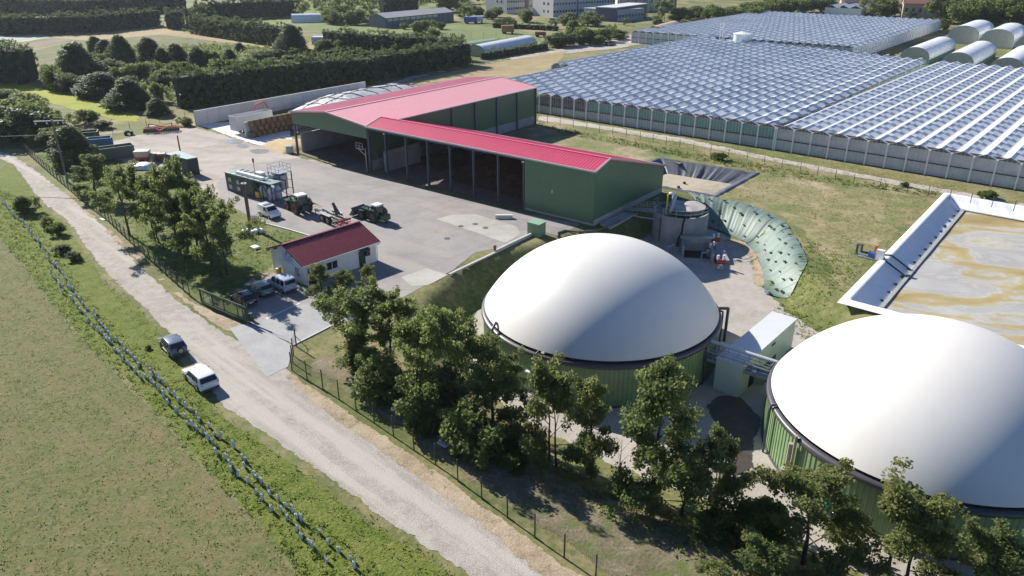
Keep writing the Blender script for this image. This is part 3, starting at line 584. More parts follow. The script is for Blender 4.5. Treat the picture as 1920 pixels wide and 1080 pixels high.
m = MB(); b = Vector(onrim(dig1, 2, 13.3, 0)); m.path([onrim(dig1, 2, 12.9, 4.1), onrim(dig1, 2, 14.3, 4.1), onrim(dig1, 2, 14.3, 0)], .17, 10); m.build('gas_pipe', DARKST, dig1, smooth=R(60))
m = MB().path([onrim(dig1, 208, 13.0, 4.0), onrim(dig1, 208, 13.2, 5.1), onrim(dig1, 206, 12.6, 5.5), onrim(dig1, 205, 12.2, 5.2)], .13, 10); m.build('overflow_hose', DARKST, dig1, smooth=R(60))
m = MB().box(onrim(dig1, 232, 13.0, 2.6), (.7, .5, .16), R(232)); m.build('inspection_hatch', WHITE, dig1)
q = 197 - 17
m = MB().path([onrim(dig2, q - 1.2, 13.15, 1.4), onrim(dig2, q - 1.2, 13.15, 3.9)], .2, 10).path([onrim(dig2, q + .6, 13.1, 1.4), onrim(dig2, q + .6, 13.1, 4.9)], .12, 10)
m.box(onrim(dig2, q, 13.2, .95), (.7, 1.1, 1.0), R(q)); m.build('condensate_column', paint('putty_grey', (.36, .34, .28), .1, 2, .5), dig2)
m = MB().lathe([(.05, 0), (.32, .05), (.36, .5), (.3, .85), (.05, .9)], 14, onrim(dig2, q + 18, 13.5, .2)).tube(onrim(dig2, q + 18, 13.4, .6), onrim(dig2, q + 18, 12.8, .6), .2, 10).tube(onrim(dig2, q + 18, 13.3, 1), onrim(dig2, q + 18, 12.95, 2.4), .1, 8)
m.build('agitator_motor', paint('teal_motor', (.02, .17, .13), .15, 3, .4), dig2, smooth=R(50))
m = MB().tube(onrim(dig2, q + 20, 13.6, .5), onrim(dig2, q + 22, 13.3, .9), .16, 10).tube(onrim(dig2, q + 16, 13.7, .2), onrim(dig2, q + 16, 13.7, 1.1), .09, 8); m.build('valve', STEEL, dig2)

# walkway with pipes between the two tanks
wa = Vector((*T1, 0)); wb = Vector((*T2, 0)); dd = (wb - wa).normalized(); pa = wa + dd * 12.6; pb = wb - dd * 12.6; nn = Vector((-dd.y, dd.x, 0))
cat = thing('tank_walkway', 'grey steel walkway with railings and a fat white pipe joining the two domed tanks', 'walkway', (pa.x, pa.y, 0), math.atan2(dd.y, dd.x)); LW = (pb - pa).length
MB().box((LW / 2, 0, -.1), (LW, 1.1, .08)).build('deck', paint('grating', (.2, .22, .25), .15, 4, .5, .5), cat)
m = MB()
for s in (-1, 1): m.beam((0, s * .58, -.15), (LW, s * .58, -.15), .1, .3)
m.build('side_girder', STEEL, cat)
for s in (-1, 1):
    m = MB(); k = 7
    for i in range(k + 1): m.beam((LW * i / k, s * .6, -.1), (LW * i / k, s * .6, 1.15), .05)
    for z in (.35, .75, 1.15): m.beam((0, s * .6, z), (LW, s * .6, z), .05)
    m.build('railing', STEEL, cat)
MB().tube((-.6, .35, 1.45), (LW + .6, .35, 1.45), .2, 14).build('gas_pipe', paint('white_pipe', (.6, .62, .66), .05, 2, .25, .3), cat, smooth=R(60))
MB().tube((-.4, -.75, .9), (LW + .4, -.75, .9), .06, 8).build('thin_pipe', STEEL, cat)
for x in (.35, LW - .5): MB().path([(x, -.75, YARD_Z), (x, -.75, .7), (x - .1, -.6, 1.3), (x, -.2, 1.5)], .11, 8).build('down_pipe', DARKST, cat)
MB().lathe([(.08, 0), (.2, .02), (.2, .1), (.08, .12)], 14, (LW * .72, -.68, .3)).build('gauge', WHITE, cat)
# technical container between the tanks
c = [G(1343.7, 671.5, .5), G(1449, 585, .5), G(1494.8, 597.5, .5), G(1393.7, 686, .5)]
cu = Vector((c[1].x - c[0].x, c[1].y - c[0].y)); CL = cu.length; cu.normalize(); CW_ = abs((c[3].x - c[0].x) * cu.y - (c[3].y - c[0].y) * cu.x)
tc = thing('pump_container', 'long pale green technical container with a flat white roof between the two domes', 'container', (c[0].x, c[0].y, YARD_Z), math.atan2(cu.y, cu.x))
CH = 3.45
MB().box((CL / 2, -CW_ / 2, CH / 2), (CL, CW_, CH)).build('body', clad('pale_green_cladding', (.6, .65, .6), .5, 0, .45, .05, .5, .02), tc)
MB().box((CL / 2, -CW_ / 2, CH + .05), (CL + .16, CW_ + .16, .1)).build('roof', paint('white_roof_sheet', (.6, .62, .64), .04, .6, .45), tc)
d = MB().box((2.9, -CW_ - .04, 1.2), (1.3, .06, 2.2)).build('doorway', paint('dark_opening', (.012, .014, .016), .1, 1, .8), tc)
MB().box((3.6, -CW_ - .55, 1.2), (.07, 1.1, 2.2), R(20)).build('door', paint('pale_green_door', (.34, .42, .33), .05, 1, .5), tc)
MB().box((7.2, -CW_ - .06, .9), (3.0, .1, .5)).build('louvre', DARKST, tc); m = MB()
for x in (5.8, 6.6, 7.6, 8.3): m.lathe([(.28, 0), (.3, .3), (.2, .6)], 12, (x, -CW_ - .55, .1)).tube((x, -CW_ - .5, .5), (x, -CW_ - .1, .8), .09)
m.build('pump_set', STEEL, tc); MB().box((5.0, -CW_ - .6, .45), (.9, .8, .9)).build('black_cabinet', DARKST, tc)
m = MB().box((7.5, -CW_ - .08, 2.9), (.8, .1, .14)); m.build('lamp', DARKST, tc)
# ------------------------------------------------------------------ lagoon with floating cover, small basin
M_LINER = paint('white_liner', (.83, .85, .87), .04, .5, .6, 0, .25, .7, .5, (.6, .58, .52), .2)
def liner(t, f, L_, W_, depth, inset, m, crest=.35, wr=.08, lip=.9, step=.6, seed=0):
    """crest lip, slope down to the floor, wrinkled; f(a, b) -> world xy"""
    r_ = np.random.default_rng(seed); mb = MB(); rings = [(-lip, -.02), (-lip * .6, crest * .7), (0, crest), (.25, crest - .15), (inset * .35, -depth * .33), (inset * .7, -depth * .7), (inset, -depth), (inset + 1.2, -depth - .02)]
    def ring(o):
        c = [(o, o), (L_ - o, o), (L_ - o, W_ - o), (o, W_ - o)]; out = []
        n = [int(L_ / step), int(W_ / step)] * 2
        for k in range(4):
            for i in range(n[k]):
                s = i / n[k]; out.append((c[k][0] + (c[(k + 1) % 4][0] - c[k][0]) * s, c[k][1] + (c[(k + 1) % 4][1] - c[k][1]) * s))
        return out
    N_ = len(ring(0)); ph = np.cumsum(r_.normal(size=N_) * .9); vs = []
    for j, (o, z) in enumerate(rings):
        for i, (a, b) in enumerate(ring(o)):
            x, y = f(a, b); k = wr * (math.sin(ph[i]) + .6 * math.sin(2.3 * ph[i])) * (.25 if j < 4 else 1.0) * (0 if j in (0, 7) else 1)
            vs.append((x - t.location.x, y - t.location.y, z + k))
    mb.add(vs, [(j * N_ + i, j * N_ + (i + 1) % N_, (j + 1) * N_ + (i + 1) % N_, (j + 1) * N_ + i) for j in range(len(rings) - 1) for i in range(N_)])
    return mb.build('liner', m, t, smooth=1)
lag = thing('covered_lagoon', 'big rectangular lagoon with a white liner rim and a floating cover holding brown rain puddles', 'lagoon', (LAG0.x, LAG0.y, 0))
LD, LI = 1.45, 3.0
liner(lag, lagf, LAG_L, LAG_W, LD, LI, M_LINER, seed=2)
def covermat():
    m, N, L, B = newmat('floating_cover'); v = coord(N)
    mp = N.new('ShaderNodeMapping'); mp.vector_type = 'TEXTURE'; mp.inputs['Rotation'].default_value = (0, 0, R(-14)); mp.inputs['Scale'].default_value = (15, 6, 1); L.new(v, mp.inputs['Vector'])
    f = noise(N, L, mp.outputs[0], 1.0, 5, .55, .9); g = noise(N, L, v, .5, 8, .65); a = math_(N, L, 'ADD', math_(N, L, 'MULTIPLY', f, .8), math_(N, L, 'MULTIPLY', g, .2))
    r = ramp(N, [(.36, (.4, .39, .38)), (.43, (.34, .33, .315)), (.46, (.42, .41, .39)), (.49, (.38, .335, .21)), (.54, (.37, .29, .13)), (.64, (.3, .22, .09))]); L.new(a, r.inputs[0])
    k = ramp(N, [(.55, (0, 0, 0)), (.75, (.5, .5, .5))]); L.new(noise(N, L, v, 1.3, 9, .7), k.inputs[0])
    L.new(mixc(N, L, k.outputs[0], r.outputs[0], (.36, .31, .26)), B.inputs['Base Color'])
    rr = ramp(N, [(.5, (.8,) * 3), (.58, (.6,) * 3)]); L.new(a, rr.inputs[0]); L.new(rr.outputs[0], B.inputs['Roughness'])
    b = N.new('ShaderNodeBump'); b.inputs['Strength'].default_value = .5; b.inputs['Distance'].default_value = .3; L.new(f, b.inputs['Height']); L.new(b.outputs[0], B.inputs['Normal']); return m
m = MB(); st = 1.6; na, nb = int((LAG_L - 2 * LI) / st), int((LAG_W - 2 * LI) / st); vs = []
for j in range(nb + 1):
    for i in range(na + 1):
        a = LI + .1 + (LAG_L - 2 * LI - .2) * i / na; b = LI + .1 + (LAG_W - 2 * LI - .2) * j / nb; x, y = lagf(a, b)
        e_ = min(i, j, na - i, nb - j); vs.append((x - LAG0.x, y - LAG0.y, -LD + .25 + (.0 if e_ == 0 else .12 * math.sin(a * .5 + b * .23) * math.sin(b * .41 - a * .1))))
m.add(vs, [(j * (na + 1) + i, j * (na + 1) + i + 1, (j + 1) * (na + 1) + i + 1, (j + 1) * (na + 1) + i) for j in range(nb) for i in range(na)])
m.build('floating_cover', covermat(), lag, smooth=1)
m = MB(); q = [lagf(a, b) for a, b in ((LI, LI), (LAG_L - LI, LI), (LAG_L - LI, LAG_W - LI), (LI, LAG_W - LI))]
for a, b in zip(q, q[1:] + q[:1]): m.beam((a[0] - LAG0.x, a[1] - LAG0.y, -LD + .32), (b[0] - LAG0.x, b[1] - LAG0.y, -LD + .32), .45, .22)
m.build('cover_border', paint('border_grey', (.34, .34, .34), .15, 1, .6), lag)
for k in range(15):
    x, y = lagf(LI - .55, LI + 2.5 + k * 3.05); w_ = MB().lathe([(.04, 0), (.2, .03), (.22, .16), (.1, .22)], 10, (x - LAG0.x, y - LAG0.y, -LD + .25)); w_.build('ballast_weight', RUBBER, lag, smooth=1)
x0 = [lagf(-1.0, 17), lagf(.2, 17.2), lagf(2, 17.4), lagf(4.6, 17), lagf(8.5, 14.5)]; zz = [.35, .45, -.6, -1.7, -1.65]
for k, dx in enumerate((0, -2.6)):
    m = MB(); pp = [(x + LAG_V.x * dx * (i > 0), y + LAG_V.y * dx * (i > 0), z) for i, ((x, y), z) in enumerate(zip(x0, zz))]
    m.path(pp[:4 if k else 5], .1, 8); tag(m.build('suction_hose', RUBBER), ('black hose running from the blue pump over the white liner far onto the lagoon cover', 'shorter black hose beside the long one on the white lagoon liner')[k], 'hose')
bas = thing('settling_basin', 'small rectangular basin lined with wrinkled black sheet and half full of pale sludge', 'basin', (BAS[0][0], BAS[0][1], 0))
bu = Vector((BAS[1][0] - BAS[0][0], BAS[1][1] - BAS[0][1])); bv = Vector((BAS[3][0] - BAS[0][0], BAS[3][1] - BAS[0][1])); bL, bW = bu.length, bv.length; bu.normalize(); bv.normalize()
basf = lambda a, b: (BAS[0][0] + bu.x * a + bv.x * b, BAS[0][1] + bu.y * a + bv.y * b)
M_BLINER = paint('black_liner', (.12, .128, .145), .2, 1, .3, 0, 0, 1, .6, (.2, .19, .18), .3)
liner(bas, basf, bL, bW, 2.4, 4.0, M_BLINER, .25, .17, .6, .38, 5)
m = MB(); q = [basf(3.0, 3.0), basf(bL - 3.0, 3.0), basf(bL - 3.0, bW - 3.0), basf(3.0, bW - 3.0)]; m.quad(*[(x - BAS[0][0], y - BAS[0][1], -1.75) for x, y in q])
m.build('sludge', earth('pale_sludge', [(.33, (.34, .29, .22)), (.5, (.44, .38, .29)), (.66, (.3, .27, .22))], (.08, .4, 3), (.5, .3, .2), bump=.2, bscale=5), bas)
for px, py in ((1283, 344), (1272, 352)):
    p = G(px, py, -1.7); tag(MB().lathe([(.05, 0), (.3, .05), (.25, .3), (.05, .35)], 8, (0, 0, 0)).build('float', RUBBER, None, 1, loc=p), 'dark float lying on the pale sludge of the small basin', 'float', 'floats in the small basin')

# pump unit on the grass by the lagoon
p = G(1632, 484); pu = thing('transfer_pump', 'blue pump with a white control box and black elbow on grass by the lagoon', 'pump', p, R(-40))
MB().box((0, 0, .08), (3.0, 1.2, .14)).build('skid', STEEL, pu); MB().tube((-.3, 0, .6), (.5, 0, .6), .36, 14).build('motor', BLUE, pu, smooth=R(50))
MB().path([(-.3, 0, .6), (-1.3, 0, .6), (-1.3, 0, 1.5), (-1.9, .2, 1.5), (-1.9, .2, 0)], .16, 8).build('elbow_pipe', DARKST, pu); MB().box((1.15, -.1, .8), (.95, .6, 1.35)).build('control_box', WHITE, pu)
MB().path([(.3, .3, .9), (.3, .3, 1.6), (.6, .3, 1.7)], .12, 8).build('valve_handle', RED, pu)

# ------------------------------------------------------------------ concrete pre-tank, its platform and pumps
cx, cy = 25.6, 107.6; CR = 4.15
ct = thing('concrete_tank', 'round grey concrete tank with a sagging pale cover and a tall yellow post', 'tank', (cx, cy, YARD_Z))
M_OLDC = paint('stained_concrete', (.3, .3, .3), .2, .5, .9, 0, .3, 5, .3, (.15, .145, .14), .55)
MB().lathe([(CR, 0), (CR, 4.3), (CR - .25, 4.3), (CR - .25, 3.6), (.02, 3.6)], 48).build('wall', M_OLDC, ct, smooth=R(40))
m = MB(); n = 28; vs = [(0, 0, 5.15)]
for k in range(1, 5):
    for i in range(n):
        a = 2 * PI * i / n; r = 2.9 * k / 4; vs.append((r * math.cos(a) + .9, r * math.sin(a) + .6, 5.15 - .12 * k + .12 * math.sin(5 * a + k) * k / 4))
m.add(vs, [(0, 1 + i, 1 + (i + 1) % n) for i in range(n)] + [(1 + k * n + i, 1 + (k + 1) * n + i, 1 + (k + 1) * n + (i + 1) % n, 1 + k * n + (i + 1) % n) for k in range(3) for i in range(n)])
m.build('tarpaulin_cover', paint('pale_tarpaulin', (.42, .38, .37), .15, 1, .7), ct, smooth=1)
MB().lathe([(2.9, 4.0), (2.9, 4.75)], 40, (.9, .6, 0)).build('cover_drum', paint('dull_green', (.12, .16, .13), .2, 1, .6), ct, smooth=R(40))
MB().tube((-2.6, -1.6, 4.0), (-2.5, -1.6, 7.2), .13, 8).build('yellow_post', YELLOW, ct); MB().lathe([(.02, .25), (.3, .2), (.34, 0), (.02, -.05)], 14, (-2.0, -1.3, 7.2)).build('lamp', WHITE, ct, smooth=1)
MB().tube((-1.9, -1.2, 4.3), (-1.2, -.6, 7.0), .36, 12).build('feed_pipe', paint('blue_grey_pipe', (.25, .33, .42), .1, 2, .35, .3), ct, smooth=R(50))
m = MB(); k = 20
for i in range(k):
    a0, a1 = PI * (.75 + i * 1.05 / k), PI * (.75 + (i + 1) * 1.05 / k)
    for z in (4.85, 5.4): m.beam((CR * math.cos(a0), CR * math.sin(a0), z), (CR * math.cos(a1), CR * math.sin(a1), z), .05)
    if i % 3 == 0: m.beam((CR * math.cos(a0), CR * math.sin(a0), 4.3), (CR * math.cos(a0), CR * math.sin(a0), 5.4), .05)
m.build('railing', STEEL, ct)
m = MB(); a = R(255); m.path([((CR + .2) * math.cos(a + .25 * t), (CR + .2) * math.sin(a + .25 * t), z) for t, z in ((0, 0), (.1, 1.2), (.5, 2.2), (.55, 3.6), (.7, 4.4))] + [(.8, -2.6, 4.6)], .13, 8); m.build('black_hose', RUBBER, ct)
MB().path([((CR + .1) * math.cos(R(215)), (CR + .1) * math.sin(R(215)), .3), ((CR + .1) * math.cos(R(215)), (CR + .1) * math.sin(R(215)), 4)], .08).build('cable_duct', DARKST, ct)
# gangway from the barn to the tank
a_ = bf(WL + .6, 8.5, 0); b_ = Vector((cx - 3.6, cy - .4, 1.35)); a_ = Vector((a_.x, a_.y, .55)); gd = (b_ - a_); gl = math.hypot(gd.x, gd.y)
gw = thing('gangway', 'grey steel gangway with railings leading from the barn to the round concrete tank', 'gangway', a_, math.atan2(gd.y, gd.x)); hz = gd.z
m = MB(); m.beam((0, 0, 0), (gl, 0, hz), 1.2, .12); m.build('deck', STEEL, gw)
for s in (-.6, .6):
    m = MB()
    for z in (.4, .75, 1.1): m.beam((0, s, z), (gl, s, z + hz), .05)
    for i in range(6): m.beam((gl * i / 5, s, hz * i / 5), (gl * i / 5, s, 1.1 + hz * i / 5), .05)
    m.build('railing', STEEL, gw)
m = MB().path([(.3, -1.0, -.3), (gl * .5, -1.0, -.5), (gl, -.7, -.4)], .12).path([(.6, 1, -.2), (gl * .6, 1, -.2), (gl, .8, .3)], .09); m.build('feed_pipe', STEEL, gw)
rp = [bf(WL + .4, 1.2, .25), bf(WL + 2.6, .6, .2), bf(WL + 2.4, 9, .2), bf(WL + .4, 9, .25)]
tag(MB().slab(rp, .3).build('concrete_ramp', CONC), 'grey concrete ramp along the green end wall of the long shed', 'ramp')
m = MB(); pts = [G(1110, 432, .15), G(1135, 426, .2), G(1085, 436, .15), G(1060, 434, .15), G(1046, 440, .12)]
m.path([bf(WL + 2.4, 3.5, .3), G(1150, 420, .2), G(1120, 432, .15), G(1085, 435, .15), G(1060, 432, .15), G(1045, 437, .15), G(1046, 443, .12)], .16, 8); tag(m.build('slurry_hose', paint('grey_hose', (.12, .12, .13), .2, 2, .5)), 'dark grey hose lying along the paving by the green end of the long shed', 'hose')
# pump pit, low walls and red-white pumps below the tank
pit = thing('pump_pit', 'small concrete pump pit with dark opening at the foot of the round tank', 'pit', (cx + 1.0, cy - 7.6, YARD_Z), R(-8))
m = MB().box((0, 1.6, 1.0), (4.2, .25, 2.0)).box((-2, .2, .9), (.25, 3, 1.8)).box((1.95, -.6, .75), (.35, 4.6, 1.5)); m.build('wall', M_OLDC, pit)
MB().box((0, .2, .03), (3.6, 2.8, .06)).build('pit_floor', paint('wet_black', (.02, .018, .015), .2, 1, .5), pit); MB().box((.0, 1.9, 2.06), (4.6, .9, .1)).build('cover_plate', STEEL, pit)
tag(MB().prism([(-.9, -2.3), (.9, -2.3), (.9, 2.3), (-.9, 2.3)], 0, [.5, .5, 1.1, 1.1]).build('concrete_block', M_OLDC, None, loc=(cx + 4.0, cy - 8.6, YARD_Z)), 'pale sloping concrete block beside the pump pit', 'block')
for k, (px, py, lb) in enumerate(((1350, 500, 'red and white pump standing in the sun by the small concrete block'), (1341, 458, 'red and white pump standing in the shade by the concrete tank wall'), (1334, 475, 'red headed pump lying in the middle of the pump row'))):
    p = G(px, py + 3, YARD_Z); t = thing('pump', lb, 'pump', p, R(20 * k), 'red and white pumps')
    MB().lathe([(.05, 0), (.42, .02), (.42, .16), (.25, .3), (.25, .8), (.05, .85)], 14).build('pump_body', WHITE, t, smooth=R(50)); MB().tube((-.6, 0, .95), (.6, 0, .95), .34, 14).build('motor', RED, t, smooth=R(50))
    MB().path([(-.4, .1, 1.1), (-.4, .1, 1.9)], .17, 10).build('riser', WHITE, t); MB().path([(.4, .1, 1.1), (.4, .1, 1.9)], .17, 10).build('riser', WHITE, t); MB().path([(0, -.3, .3), (0, -.9, .3), (0, -.9, 0)], .14).build('outlet', STEEL, t)
for px, py, lb in ((1262, 474, 'grey pipework manifold in the shade left of the pump pit'), (1327, 486, 'blue grey pipework manifold on the slab between the pumps')):
    p = G(px, py, YARD_Z); m = MB().path([(-.9, 0, 0), (-.9, 0, 1), (0, 0, 1), (0, .3, .4), (.9, .3, .4), (.9, .3, 0)], .15, 8).lathe([(.2, 0), (.35, .3), (.2, .6)], 10, (0, 0, .9)); tag(m.build('pipe_manifold', paint('blue_grey_pipe', (.25, .33, .42)), None, R(50), loc=p), lb, 'pipework')

# planted slope under green cloth
M_CLOTH = paint('green_ground_cloth', (.14, .195, .168), .12, .4, .55, 0, 0, 1, .45, (.3, .36, .32), .4)
toe = [(29.9, 114.3), (32.0, 110.4), (34.3, 107.0), (35.1, 103.2), (35.0, 98.5), (34.3, 94.2), (33.3, 90), (32.3, 86.5)]
top = [(29.5, 120.3), (34.2, 116.6), (38.6, 112.4), (40.6, 106.0), (40.2, 100.5), (39.4, 94.5), (38.3, 89.5), (34.8, 84.6)]
def curve(pts, n):
    P = np.array(pts, float); t = np.linspace(0, len(P) - 1, n); k = np.minimum(t.astype(int), len(P) - 2); f = (t - k)[:, None]
    p0, p1, p2, p3 = P[np.maximum(k - 1, 0)], P[k], P[k + 1], P[np.minimum(k + 2, len(P) - 1)]
    return .5 * (2 * p1 + (p2 - p0) * f + (2 * p0 - 5 * p1 + 4 * p2 - p3) * f ** 2 + (3 * p1 - p0 - 3 * p2 + p3) * f ** 3)
n = 190; ca, cb = curve(toe, n), curve(top, n); m = MB(); vs = []; kk = 9; ph = np.cumsum(rng.normal(size=n) * .8)
def clothpt(i, s): 
    x, y = ca[i] + (cb[i] - ca[i]) * s; return x, y
xy = np.array([clothpt(i, j / kk) for i in range(n) for j in range(kk + 1)]); zh = hfun(xy)
for i in range(n):
    for j in range(kk + 1):
        s = j / kk; vs.append((xy[i * (kk + 1) + j][0], xy[i * (kk + 1) + j][1], zh[i * (kk + 1) + j] + .15 + .06 * math.sin(ph[i] + .8 * s) + .05 * math.sin(2.7 * ph[i] - 1.5 * s)))
m.add(vs, [(i * (kk + 1) + j, (i + 1) * (kk + 1) + j, (i + 1) * (kk + 1) + j + 1, i * (kk + 1) + j + 1) for i in range(n - 1) for j in range(kk)])
tag(m.build('ground_cloth', M_CLOTH, None, 1), 'pale green planting cloth stretched in folds over the curved slope beside the round tank', 'ground cloth')
# ------------------------------------------------------------------ greenhouses
M_GL = None
def ghglass(name, c1, c2, bar, rough=.22):
    m, N, L, B = newmat(name); v = coord(N)
    mp = N.new('ShaderNodeMapping'); mp.inputs['Rotation'].default_value = (0, 0, R(90)); L.new(v, mp.inputs['Vector'])
    br = N.new('ShaderNodeTexBrick'); br.offset = 0; br.inputs['Scale'].default_value = 1; br.inputs['Brick Width'].default_value = 1.25; br.inputs['Row Height'].default_value = 1.75; br.inputs['Mortar Size'].default_value = .035
    br.inputs['Color1'].default_value = (*c1, 1); br.inputs['Color2'].default_value = (*c2, 1); br.inputs['Mortar'].default_value = (*bar, 1); br.inputs['Bias'].default_value = 0
    L.new(mp.outputs[0], br.inputs['Vector']); f = noise(N, L, v, .07, 6, .6); k = ramp(N, [(.42, (0, 0, 0)), (.62, (.55,) * 3)]); L.new(f, k.inputs[0])
    L.new(mixc(N, L, k.outputs[0], br.outputs[0], tuple(min(1, x * 1.55) for x in c2)), B.inputs['Base Color'])
    B.inputs['Roughness'].default_value = rough; B.inputs['Specular IOR Level'].default_value = .45; MATS[name] = m; return m
M_GLA = ghglass('sky_pale_roof_glass', (.61, .645, .69), (.67, .705, .75), (.78, .8, .82), .4)  # pale diffuse colours stand in for bright sky reflected in the panes
M_GLB = ghglass('whitewashed_roof_glass', (.75, .775, .805), (.8, .82, .845), (.85, .86, .87), .4)
M_WASH = paint('whitewashed_slope', (.6, .61, .62), .06, .5, .35, 0, 0, 1, .6)
M_VENT = glassy('vent_glass', (.72, .74, .76), .3, 0, .4); M_VENTD = glassy('vent_glass_grey', (.64, .67, .71), .3, 0, .4)
M_ALU = paint('aluminium', (.55, .56, .57), .08, 1, .35, .3)
M_WPOST = paint('white_wall_post', (.8, .81, .82), .05, 1, .4)
M_SCRG = paint('teal_shade_screen', (.14, .46, .38), .15, .8, .7, 0, 0, 1, .3, (.12, .28, .24), .5); M_SCRW = paint('misted_lower_screen', (.55, .66, .62), .15, .8, .7, 0, 0, 1, .3, (.55, .6, .6), .5)
M_SCRC = paint('grey_white_screen', (.8, .81, .82), .12, .8, .6, 0, 0, 1, .3, (.52, .53, .53), .5); M_INT = paint('plants_inside', (.16, .12, .11), .45, .7, .9, 0, 0, 1, .2, (.08, .13, .06), .7)
M_PANE = glassy('wall_pane', (.5, .55, .56), .06, .72)
EV, RG, BAY = 4.45, 5.15, 3.5
def greenhouse(name, label, O, rz, bays, d0, D, left, right, screens, vent_mode, glass_l, glass_r, wall_sides=('front',), vstep=5.2, vsize=(2.1, 1.0), keep=True, clearbays=(), stag=True):
    """bays along local x, ridges along local y from d0; left/right bay index; local origin O"""
    t = thing(name, label, 'greenhouse', (O[0], O[1], 0), rz); x0, x1 = left * BAY, right * BAY
    for gm, s, nm in ((glass_l, 0, 'roof_glass_facing_left'), (glass_r, 1, 'roof_glass_facing_right')):
        m = MB()
        for i in range(left, right):
            a, b, c = i * BAY + .12, i * BAY + BAY / 2, (i + 1) * BAY - .12; y0 = d0(i); y1 = D(i)
            if s == 0: m.slab([(a, y0, EV), (b, y0, RG), (b, y1, RG), (a, y1, EV)], .05)
            else: m.slab([(b, y0, RG), (c, y0, EV), (c, y1, EV), (b, y1, RG)], .05)
        m.build('roof_glass', gm, t)
    m = MB()
    for i in range(left, right + 1):
        j = min(max(i, left), right - 1); m.beam((i * BAY, d0(j) - .05, EV - .02), (i * BAY, D(j), EV - .02), .3, .14)
    m.build('gutter', M_ALU, t)
    m = MB()
    for i in range(left, right): m.beam((i * BAY + BAY / 2, d0(i), RG + .02), (i * BAY + BAY / 2, D(i), RG + .02), .1, .08)
    m.build('ridge_bar', M_ALU, t)
    # vents
    spots = []
    for i in range(left, right):
        y = d0(i) + 2.2 + (vstep / 2 if (i % 2 and stag) else 0); k = 0
        while y < D(i) - 2: spots.append((i, y, k)); y += vstep; k += 1
    spots.sort(key=lambda q: q[1]); 
    def vent(mb, i, y, k, ang):
        xr = i * BAY + BAY / 2; sgn = 1; dx, dz = math.cos(ang) * vsize[1] * sgn, -math.sin(ang) * vsize[1]
        z = RG + .09; mb.slab([(xr, y, z), (xr + dx, y, z + dz), (xr + dx, y + vsize[0], z + dz), (xr, y + vsize[0], z)], .04)
        if ang < .3:
            for yy in (y + .35, y + vsize[0] - .35): mb.beam((xr + dx * .9, yy, z + dz), (xr + dx * .7, yy, z - .3), .05)
    rest = MB(); restB = MB()
    base = math.atan2(RG - EV, BAY / 2)
    for n_, (i, y, k) in enumerate(spots):
        ang = base - (.62 if vent_mode == 'open' else .08) + rng.normal() * .03; far = y > 65 and vent_mode == 'open'
        if n_ < 100: mb = MB(); vent(mb, i, y, k, ang); mb.build('roof_vent', M_VENTD if (i * 7 + k * 3) % 5 else M_VENT, t)
        else: vent(rest if (i * 7 + k * 3) % 5 else restB, i, y, k, ang)
    if rest.v: tag(rest.build('roof_vents', M_VENTD, t), kind='stuff')
    if restB.v: tag(restB.build('roof_vents', M_VENT, t), kind='stuff')
    # front wall: posts, rails, panes, screens behind
    for i in range(left, right + 1):
        j = min(i, right - 1); MB().box((i * BAY, d0(j) - .16, EV / 2), (.24, .34, EV)).build('wall_post', M_WPOST, t)
    fronts = {}
    for i in range(left, right): fronts.setdefault(d0(i), []).append(i)
    for y, ii in fronts.items():
        for z in (.25, 2.2, EV - .1): MB().beam((ii[0] * BAY, y - .02, z), ((ii[-1] + 1) * BAY, y - .02, z), .1, .2 if z == 2.2 else .1).build('wall_rail', DARKST if z == 2.2 else M_ALU, t)
        bars = MB(); pn = MB()
        for i in ii:
            a, b = i * BAY, (i + 1) * BAY
            for q in range(1, 5):
                bars.beam((a + BAY * q / 5, y - .02, .2), (a + BAY * q / 5, y - .02, EV), .045); bars.beam((a + BAY * q / 5, y - .02, EV), (a + BAY * q / 5, y - .02, EV + (RG - EV) * (1 - abs(q / 5 - .5) * 2)), .045)
            bars.beam((a, y - .03, EV), ((a + b) / 2, y - .03, RG), .09); bars.beam(((a + b) / 2, y - .03, RG), (b, y - .03, EV), .09)
            pn.quad((a, y, .1), (b, y, .1), (b, y, EV), (a, y, EV)); pn.add([(a, y, EV), (b, y, EV), ((a + b) / 2, y, RG - .05)], [(0, 1, 2)])
        bars.build('glazing_bar', M_ALU, t); pn.build('wall_glass', M_PANE, t)
    for y_, ii in fronts.items():
     su, sl2, si = MB(), MB(), MB()
     for i in ii:
        y = d0(i) + .3; a, b = i * BAY, (i + 1) * BAY
        if i in clearbays: si.box(((a + b) / 2, y + 1.2, 1.6), (BAY, .3, 3.1)); sl2.box(((a + b) / 2, y, .9), (BAY, .05, 1.7))
        else: su.box(((a + b) / 2, y, 3.25), (BAY, .05, 2.1)); sl2.box(((a + b) / 2, y, 1.1), (BAY, .05, 2.1)); si.box(((a + b) / 2, y + .5, 4.55), (BAY, .3, .55))
     if su.v: su.build('shade_screen', screens[0], t)
     sl2.build('lower_screen', screens[1], t); si.build('crop_inside', M_INT, t)
    # side walls
    for nm, i, x in (('left', left, x0), ('right', right - 1, x1)):
        y0, y1 = d0(i), D(i); MB().box((x, (y0 + y1) / 2, EV / 2), (.06, y1 - y0, EV)).build('side_glass', screens[1], t)
        m = MB(); n = int((y1 - y0) / 3.5)
        for k in range(n + 1): m.box((x + (.08 if nm == 'right' else -.08), y0 + (y1 - y0) * k / n, EV / 2), (.1, .12, EV))
        m.beam((x + .06, y0, 2.2), (x + .06, y1, 2.2), .1); m.build('side_frame', M_ALU, t)
    return t
GO = (53.0, 149.3); A39 = R(39.4); A41 = R(41.0)
nL = 17
O_L = (53.0 - .773 * BAY * nL, 149.3 + .635 * BAY * nL)
